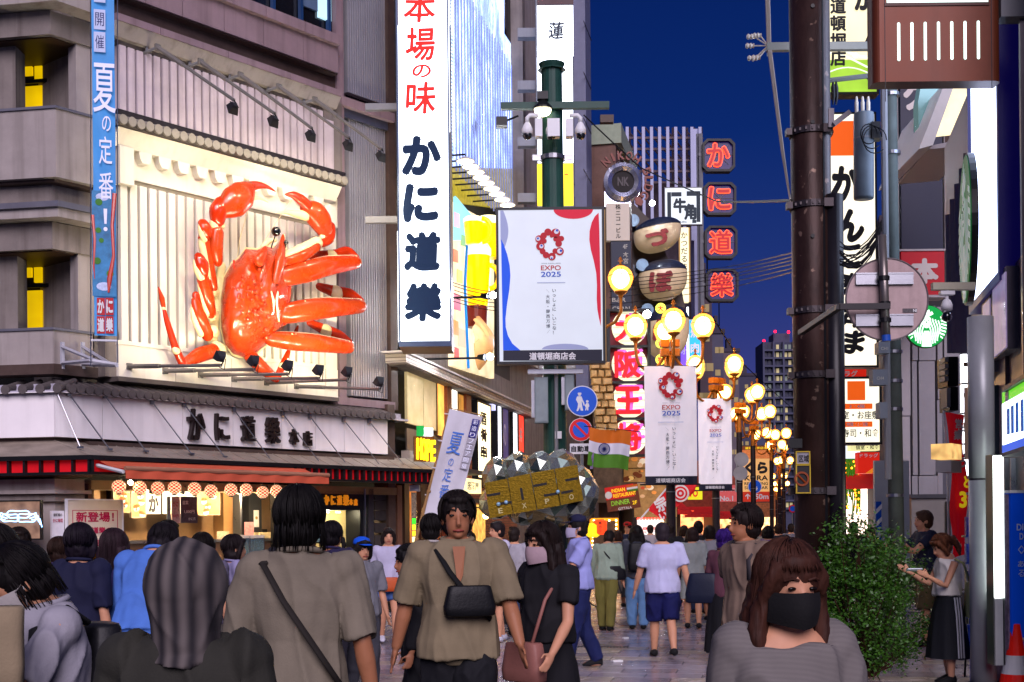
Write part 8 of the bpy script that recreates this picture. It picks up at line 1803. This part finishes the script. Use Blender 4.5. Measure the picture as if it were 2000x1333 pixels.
        r=remesh(e,vox*1.15,3,.009,9);r.build(kind,bc if not isinstance(bc,str)else cloth(bc),body,smooth=True,fix=False)
    for s in(-1,1):
        if Y<9:break
        An=K_[s][2];e=B();e.smooth=True;e.tube([W(An+V((0,.028*h,-.012*h)))-D,W(An+V((0,-.01*h,-.012*h)))-D,W(An+V((0,-.06*h,-.026*h)))-D,W(An+V((0,-.1*h,-.034*h)))-D],[.026*h,.029*h,.028*h,.014*h],10,True,[.028*h,.027*h,.018*h,.008*h]);e.build('shoe',cloth(shoes),body)
    PEOPLE[lab]=body
    return dict(body=body,W=W,J=J,D=D,h=h,upt=upt,HD=HD,fa=fa,shirt=sh,K=K_,Y=Y)
def strap(P_,pts,col,name='strap',r=.012,par=None):
    e=B();e.tube([P_['W'](P_['upt'](V(p)*P_['h']))-P_['D']for p in pts],r,6,True,[r*.5]*len(pts));return e.build(name,cloth(col),par or P_['body'],smooth=True)
def bagbox(name,lab,c,sx,sy,sz,col,rz=0,straps=None,taper=.85,parm=None):
    t=thing(name,lab,'bag',V(c)-V((0,0,sz/2)));ux,uy=V((math.cos(rz),math.sin(rz),0)),V((-math.sin(rz),math.cos(rz),0));c=V(c);e=B();vs=[];pr=[(-.5,.86),(-.46,1),(-.2,1.04),(.2,(1+taper)/2),(.46,taper),(.5,taper*.9)];n_=20
    for z,k_ in pr:
        for i in range(n_):
            a=2*PI*i/n_;cs,sn=math.cos(a),math.sin(a);q=lambda v_:math.copysign(abs(v_)**.45,v_);vs.append(c+ux*(q(cs)*sx/2*k_)+uy*(q(sn)*sy/2*k_)+V((0,0,z*sz)))
    e.add(vs,[(j*n_+i,j*n_+(i+1)%n_,(j+1)*n_+(i+1)%n_,(j+1)*n_+i)for j in range(len(pr)-1)for i in range(n_)]+[tuple(range(n_-1,-1,-1)),tuple((len(pr)-1)*n_+i for i in range(n_))]);e.build('bag_body',parm or mat('leather'+col,col,rough=.5,var=.12,bump=.1),t,smooth=True)
    for pts in straps or[]:e=B();e.tube(pts,.012,6);e.build('strap',mat('leather'+col,col,rough=.5,var=.12,bump=.1),t,smooth=True)
    return t
def onbody(P_,p):return P_['W'](P_['upt'](V(p)*P_['h']))-P_['D']

def stripes(name,c1,c2,sc,axis='X'):
    m=bpy.data.materials.new(name);m.use_nodes=True;n=m.node_tree.nodes;L=m.node_tree.links.new;bs=n['Principled BSDF'];bs.inputs['Roughness'].default_value=.85;g=n.new('ShaderNodeTexCoord');ck=n.new('ShaderNodeTexChecker' if axis=='C' else 'ShaderNodeTexWave');L(g.outputs['Object'],ck.inputs[0]);ck.inputs['Scale'].default_value=sc
    if axis=='C':ck.inputs['Color1'].default_value=(*lin(c1),1);ck.inputs['Color2'].default_value=(*lin(c2),1);L(ck.outputs[0],bs.inputs[0])
    else:
        ck.bands_direction=axis;ck.inputs['Distortion'].default_value=.6;mx=n.new('ShaderNodeMix');mx.data_type='RGBA';mx.inputs[6].default_value=(*lin(c1),1);mx.inputs[7].default_value=(*lin(c2),1);L(ck.outputs[1],mx.inputs[0]);L(mx.outputs[2],bs.inputs[0])
    return m
# --- nearest people, clothes coloured darker for the dim foreground
p=person('woman with long brown hair, black face mask and grey knitted top, nearest on the right',1530,3.8,1.60,face=8,skin='l',hair='#3a2018',hl='long',top=(stripes('grey_knit','#4a4446','#7c7672',90,'Z'),1.9,.812),bot=('skirt','#201c20',.2),head=(6,8),mask='#131214',hem=.48,slim=.92)
p=person('woman in black top and skirt with a pale mask and a pink bag, turning aside',1066,8.0,1.69,face=-42,skin='l',hair='#1c1210',hl='long',top=('#17161a',.6),bot=('skirt','#141318',.12),mask='#a08890',head=(-10,6),arms=((14,10,30),(-8,9,18)),legs=((14,8),(-12,14)),hem=.56,slim=.92)
bagbox('handbag','soft pink shoulder bag hanging before the woman in black',onbody(p,(.02,-.15,.50)),.30,.12,.24,'#8a5a52',math.radians(-42),[[onbody(p,(.06,-.15,.57)),onbody(p,(.07,-.09,.72)),onbody(p,(.08,.0,.83)),onbody(p,(.05,.07,.75))]])
p=person('tall man in an open beige shirt with black shorts walking towards the camera',893,7.7,1.88,face=6,skin='m',hair='#17110f',hl='short',top=('#7a6d56',.95),bot=('shorts','#15151a',.9),arms=((16,14,14),(-14,15,10)),legs=((16,10),(-14,20)),hem=.475,slim=1.08)
e=B();e.prism([onbody(p,q)for q in((-.02,-.082,.83),(.02,-.082,.83),(.012,-.082,.74),(-.004,-.085,.70))],V((0,-.012,0)));e.build('open_collar',SK['m'],p['body'])
strap(p,[(-.07,-.045,.82),(-.03,-.09,.75),(.04,-.095,.66),(.1,-.05,.6)],'#121214',r=.024);bagbox('sling_bag','black sling bag across the chest of the tall man in beige',onbody(p,(.03,-.1,.66)),.30,.10,.18,'#101013',.25)
p=person('man seen from behind in a cream shirt with a dark diagonal strap',585,5.5,1.83,face=184,skin='m',hair='#0e0b0b',hl='short',top=('#736a5c',.95),bot=('trousers','#4a443c'),arms=((8,12,16),(-8,12,14)),hem=.47,slim=.98);strap(p,[(.08,.05,.825),(.03,.085,.74),(-.05,.09,.62),(-.11,.05,.52)],'#26221f',r=.02);strap(p,[(.08,.05,.825),(.07,-.02,.835),(.03,-.07,.79)],'#26221f',r=.02)
p=person('person from behind with a striped dark headscarf and an olive black top',362,3.5,1.61,face=178,skin='l',hair='#241e22',hl='wrap',top=('#2c2b26',1.9),bot=('trousers','#2c2824'),hem=.46)
e=B();e.ball(p['HD']((0,.014,.012)),.068*1.61,.078*1.61,.077*1.61,26,16);e.tube([p['HD']((0,.024,-.01)),p['HD']((0,.02,-.055)),p['HD']((0,.016,-.085)),p['HD']((0,.014,-.1))],[.1,.094,.1,.125],20,True,[.1,.09,.09,.1]);r=remesh(e,.008,4,.006,12);r.build('headscarf',stripes('scarf_stripe','#1c171c','#58504e',7.5,'X'),p['body'],smooth=True,fix=False)
p=person('young man in a white printed t-shirt and mask looking down, black backpack on',118,4.7,1.64,face=-58,skin='l',hair='#0f0b0c',hl='short',top=('#8f8c96',.8),bot=('trousers','#23262e'),head=(-4,30),mask='#a09a98',arms=((34,8,55),(30,8,60)),lean=6,hem=.47)
e=B()
rg=random.Random(1)
for i in range(16):q=onbody(p,(rg.uniform(-.05,.05),-.084,rg.uniform(.58,.72)));e.ball(q,rg.uniform(.012,.026),nu=8,nv=6)
e.build('flower_print',mat('flower_print','#8a1c30',rough=.7,var=.9,scale=30),p['body'])
strap(p,[(.075,.07,.80),(.08,.03,.84),(.085,-.05,.80),(.085,-.065,.72),(.1,-.02,.64)],'#101014',r=.026);bagbox('backpack','black backpack on the young man in the white printed t-shirt',onbody(p,(0,.105,.68)),.27,.13,.36,'#121216',math.radians(-58))
p=person('person in black with a pale mask cut off by the left edge',-2,5.4,1.68,face=-30,skin='l',hair='#120d0d',hl='bob',top=('#17151a',.6),bot=('skirt','#17161a',.3),mask='#a8a0a0',head=(0,12),arms=((30,8,40),(10,8,20)),hem=.5)
bagbox('tote_bag','beige canvas tote bag at the left edge of the crowd',FR(4.2).w(-8,1268),.17,.12,.28,'#8a7a62',.3,[[FR(4.2).w(-20,1190),FR(4.2).w(-20,1120),FR(4.2).w(-8,1110)]],1.05,cloth('#8a7a62'))
# --- middle distance, left
person('woman from behind in a navy top and mauve skirt in front of the cream board',155,9.2,1.70,face=165,hair='#17101a',hl='bob',top=('#181a34',.9),bot=('skirt','#4a2a6a',.2),slim=.92)
person('woman from behind with a black and white checked skirt',222,9.8,1.66,face=170,hair='#2a1c22',hl='long',top=('#2a2250',.9),bot=('skirt',stripes('check','#16161c','#9a96b0',26,'C'),.16),slim=.9)
person('man from behind in a sky blue shirt bending over the shop counter',283,9.0,1.82,face=176,hair='#171216',hl='short',top=('#4a72c0',1.7),bot=('trousers','#17171c'),lean=24,head=(0,30),arms=((6,12,20),(4,12,14)),hem=.5,slim=1.08)
person('dark haired man standing at the counter right of the blue shirt',328,12.5,1.74,face=150,hair='#100c0c',hl='short',top=('#1c1a20',.6),bot=('trousers','#1c1c22'))
person('woman in a pale lilac blouse at the takeaway counter',455,12.0,1.60,face=120,hair='#1a1214',hl='bob',top=('#8a84a8',1.6),bot=('skirt','#2a2634',.25),arms=((40,10,40),(10,8,12)),slim=.9)
person('man in a dark violet jacket behind the cream shirted man',648,12.6,1.72,face=160,skin='m',hair='#100c10',hl='short',top=('#221c3c',1.9),bot=('trousers','#1c1a24'))
person('shop assistant with tied hair in a white uniform at the lit window',652,19.6,1.60,face=-70,hair='#100c0c',hl='tail',top=('#a09cac',1.6),bot=('skirt','#2a2830',.2),slim=.9)
person('person in a bright blue bucket hat and grey top',706,13.0,1.56,face=30,hair='#17110f',hl='bob',top=('#6a6a72',.9),bot=('trousers','#3a3a42'),cap='#0a4cc0')
p=person('young woman in a white t-shirt and denim shorts with an orange waist bag',758,18.2,1.67,face=10,hair='#1c1412',hl='tail',top=('#a8a4bc',.7),bot=('shorts','#4a68a0',.5),arms=((8,10,14),(-8,10,14)),legs=((10,6),(-10,14)),shoes='#b8b6c4',hem=.54,slim=.9);bagbox('waist_bag','orange waist bag on the young woman in denim shorts',onbody(p,(.01,-.11,.52)),.24,.12,.20,'#a8481c',.2)
person('figure in a black coat striding left beside the tall man',822,9.6,1.56,face=-70,skin='m',hair='#0e0b0d',hl='short',top=('#0f0e12',1.9),bot=('trousers','#101014'),legs=((20,8),(-20,22)),lean=8,hem=.44)
p=person('man from behind in a white shirt with a brown backpack by the leaning flag',842,12.4,1.78,face=172,hair='#120e0e',hl='short',top=('#a09a98',.7),bot=('trousers','#2a2a30'));bagbox('backpack','brown backpack on the man in white by the leaning flag',onbody(p,(0,.1,.72)),.30,.16,.44,'#4a3830',0)
person('woman in a loose white shirt eating in front of the silver sculpture',972,18.4,1.74,face=-60,hair='#1c1416',hl='short',top=('#b0acc0',1.5),bot=('shorts','#3a3a4a',.8),arms=((50,10,80),(10,10,20)),shoes='#b8b6c4',hem=.46)
p=person('guard in a pale blue shirt and navy trousers before the sculpture',1130,14.8,1.80,face=-80,skin='l',hair='#14100f',hl='short',top=('#8c90c8',.8),bot=('trousers','#141c48'),arms=((30,8,70),(20,8,70)),legs=((14,4),(-10,14)),mask='#a8a0b8',hem=.53,cap='#1a1c38')
p=person('person from behind in a pale green shirt and khaki trousers with a black bag',1183,20.2,1.64,face=160,hair='#1a1412',hl='short',top=('#8a9a88',1.8),bot=('trousers','#6a6430'),lean=12,head=(0,25),hem=.5);bagbox('shoulder_bag','black shoulder bag on the person in khaki trousers',onbody(p,(-.1,.0,.56)),.30,.12,.22,'#0f0f14',.3,[[onbody(p,(-.1,.0,.62)),onbody(p,(-.02,.09,.72)),onbody(p,(.08,.03,.83))]])
p=person('woman from behind in blue jeans with a black backpack',1244,20.4,1.67,face=176,hair='#14100f',hl='long',top=('#3a3c46',1.6),bot=('trousers','#5a7ea8'),slim=.92);bagbox('backpack','black backpack on the woman in blue jeans',onbody(p,(0,.11,.7)),.30,.16,.44,'#0e0e12',0)
person('man from behind in a glowing white t-shirt and navy shorts',1293,16.0,1.71,face=182,hair='#2a2228',hl='short',top=('#b0b0d0',.75),bot=('shorts','#12164a',.92),legs=((14,4),(-14,18)),arms=((10,14,12),(-10,14,10)),hem=.49,slim=1.08)
person('woman from behind in a pale grey dress walking beside the white t-shirt man',1352,20.5,1.63,face=175,hair='#2a1c1a',hl='bob',top=('#8f9490',1.1),bot=('skirt','#8f9490',.3),slim=.92)
p=person('woman from behind with violet hair in a rust top and long black skirt',1414,15.4,1.60,face=150,hair='#35186a',hl='bob',top=('#5a3440',.8),bot=('skirt','#121216',.08),slim=.9);bagbox('tote_bag','large black tote bag with a small white toy on the woman with violet hair',onbody(p,(.15,.05,.56)),.42,.16,.36,'#12182c',-.3,[[onbody(p,(.12,.0,.66)),onbody(p,(.13,.02,.78)),onbody(p,(.1,.02,.83))]],.8)
p=person('young man in a tan t-shirt with a grey backpack turning his head left',1458,9.4,1.80,face=-62,skin='m',hair='#1a1110',hl='short',top=('#7a6658',.6),bot=('trousers','#23222a'),head=(-10,0),hem=.48);strap(p,[(.08,.05,.82),(.085,-.02,.84),(.085,-.06,.78),(.09,-.06,.7)],'#3a363a',r=.024);bagbox('backpack','grey backpack on the young man in the tan t-shirt',onbody(p,(0,.12,.71)),.30,.16,.42,'#3a363a',math.radians(-62))
# --- right
p=person('woman in a sleeveless white top and black side striped trousers reading her phone',1850,13.2,1.55,face=-82,skin='l',hair='#5a3420',hl='tail',top=('#d8d2c8',.0,.84),bot=('skirt','#17191e',.17),head=(0,24),arms=((26,6,92),(30,6,95)),legs=((2,2),(-2,4)),hem=.585,slim=.86)
e=B();
for k_ in(-1,0,1):e.tube([p['W'](V((.118+.02*0,.012*k_-.0,z))*1.55*V((1,1,1)).x)-p['D']for z in(.57,.46,.34,.18)]if False else[p['W'](V((x_,.018*k_+.01,z))*1.55)-p['D']for x_,z in((.107,.575),(.133,.46),(.147,.34),(.16,.18))],.009,5)
e.build('side_stripe',cloth('#b8b8bc'),p['body'])
e=B();Wr=p['W'](p['J'][1][2].lerp(p['J'][-1][2],.5)+V((0,-.05,.05)))-p['D'];e.box(Wr,.075,.012,.15,V((0,.9,-.3)),V((.0,.3,.9)),V((1,0,0)));tag(e.build('phone',mat('phone_white','#b8bcc4',rough=.2,emit=.1)),'white phone held up in the hands of the woman in white','phone')
bagbox('tote_bag','pale lime tote bag on the shoulder of the woman with the phone',onbody(p,(.13,.10,.56)),.12,.34,.36,'#a8b070',math.radians(-10),[[onbody(p,(.12,.1,.66)),onbody(p,(.12,.05,.8)),onbody(p,(.1,.0,.83))]],.8)
person('man in a navy polo and khaki shorts raising his hands behind the woman in white',1806,17.2,1.83,face=-84,skin='l',hair='#4a3428',hl='short',top=('#1c2038',.6),bot=('shorts','#5a4e34',.95),arms=((52,10,50),(46,10,46)),hem=.5)
# --- background crowd
BG=[(1226,30,1.74,-20,'stall keeper in a red cap and navy top at the white stall','#161a30','short','#a01818'),(1240,24,1.66,178,'dark long haired woman from behind near the white stall','#55585e','long',None),(1310,25,1.70,170,'man in a black shirt beyond the nearest lamp post','#1a1a1e','short',None),(1336,27,1.66,185,'person in a pale top between the lamp posts','#8a8684','bob',None),(1364,24,1.74,178,'man in a dark t-shirt close behind the pale dress','#17171a','short',None),(1386,22,1.66,180,'person with dark hair in a light jacket right of the second lamp post','#8c8a90','bob',None),(1424,27,1.66,10,'woman in a white blouse coming up the street','#a09ca8','long',None),(1478,26,1.68,-10,'man in cream walking up the street near the sushi sign','#9a948a','short',None),(1500,23,1.64,185,'woman in mauve left of the shrub','#6a4a90','bob',None),(1520,28,1.68,178,'man in a dark jacket just left of the dark pole','#24222a','short',None),(1667,25,1.70,175,'man in black seen between the dark pole and the striped strip','#141416','short',None),(1700,23,1.60,-30,'woman in a pale mask beyond the shrub','#2a2a30','bob',None),(1206,26,1.58,160,'small person in grey at the bulb framed sign','#5a5a64','bob',None),(1270,34,1.68,180,'far person in white near the red flag','#9c98a4','short',None),(1400,34,1.7,0,'far man in red below the number one banner','#8a2420','short',None),(1452,36,1.7,180,'far couple member in black at the end of the lamp row','#17171c','short',None),(1545,33,1.68,180,'far person in grey beside the foot of the dark pole','#66646e','short',None),(560,15.6,1.70,170,'dark clothed customer in front of the black entrance','#1a1820','short',None),(600,16.4,1.62,150,'customer in violet near the entrance door','#30205a','bob',None),(395,11.4,1.62,165,'customer in a grey striped blouse in front of the counter','#5a5468','bob',None),(115,11.5,1.6,170,'short person in lilac in front of the narrow white notice','#5a4a88','bob',None),(36,11,1.68,20,'man facing out in front of the neon crab picture','#2c2a34','short',None),(1004,19.5,1.66,160,'person in a pale top left of the sculpture stand','#98949c','short',None),(915,19.5,1.62,170,'dark haired person under the porch lamps','#2a262c','bob',None)]
for x,Y,H,f,lab,c,hl,cp in BG:person(lab,x,Y,H,face=f,skin=random.choice('llm'),hair=random.choice(['#120d0c','#1e1512','#2a1a14']),hl=hl,top=(c,random.choice([.6,.9,1.8])),bot=(('trousers',random.choice(['#1c1c22','#2a3450','#4a443c']))if hl=='short' else('skirt',random.choice(['#1c1a20','#3a3444','#5a5450']),.2)),cap=cp,legs=random.choice([((8,4),(-8,12)),((4,4),(-4,6)),((-10,12),(10,4))]))

# bicycle by the stall
q=G(1214,1188);t=thing('bicycle','parked black city bicycle with a wire basket behind the khaki trousers','bicycle',q);dx=V((.85,-.5,0)).normalized();cz_=V((0,0,.33));w0,w1=q-dx*.5+cz_,q+dx*.5+cz_
for c_ in(w0,w1):
    e=B();e.tube([c_+dx*(.32*math.cos(a))+V((0,0,.32*math.sin(a)))for a in[2*PI*i/28 for i in range(29)]],.016,6,False);w=e.build('wheel',blackm,t);e=B()
    for i in range(14):a=2*PI*i/14;e.tube([c_,c_+dx*(.31*math.cos(a))+V((0,0,.31*math.sin(a)))],.003,3)
    e.build('spokes',steel,w)
e=B();bb,se,hd=q+V((0,0,.3)),q-dx*.18+V((0,0,.82)),q+dx*.38+V((0,0,.92));
for a_,b_ in((bb,se),(bb,hd-V((0,0,.15))),(w0,bb),(w0,se-V((0,0,.2))),(hd,w1)):e.tube([a_,b_],.016,6)
e.build('frame',mat('bike_black','#1c1c22',rough=.3,metal=.4),t);e=B();e.box(se+V((0,0,.04)),.26,.14,.07,dx,V((-dx.y,dx.x,0)));e.build('saddle',blackm,t);sdv=V((-dx.y,dx.x,0));e=B();e.tube([hd+sdv*.28-dx*.12,hd+V((0,0,.06)),hd-sdv*.28-dx*.12],.013,6);e.build('handlebar',steel,t);e=B()
bc_=hd+dx*.2
for k_ in range(4):e.tube([bc_+dx*(.16*cx)+sdv*(.17*cy)+V((0,0,-.12+.08*k_))for cx,cy in((-1,-1),(1,-1),(1,1),(-1,1),(-1,-1))],.005,4)
for k_ in range(12):a=2*PI*k_/12;p0=bc_+dx*(.16*max(-1,min(1,1.4*math.cos(a))))+sdv*(.17*max(-1,min(1,1.4*math.sin(a))));e.tube([p0-V((0,0,.12)),p0+V((0,0,.12))],.004,4)
e.build('basket',steel,t)
bpy.data.scenes.remove(TMP)
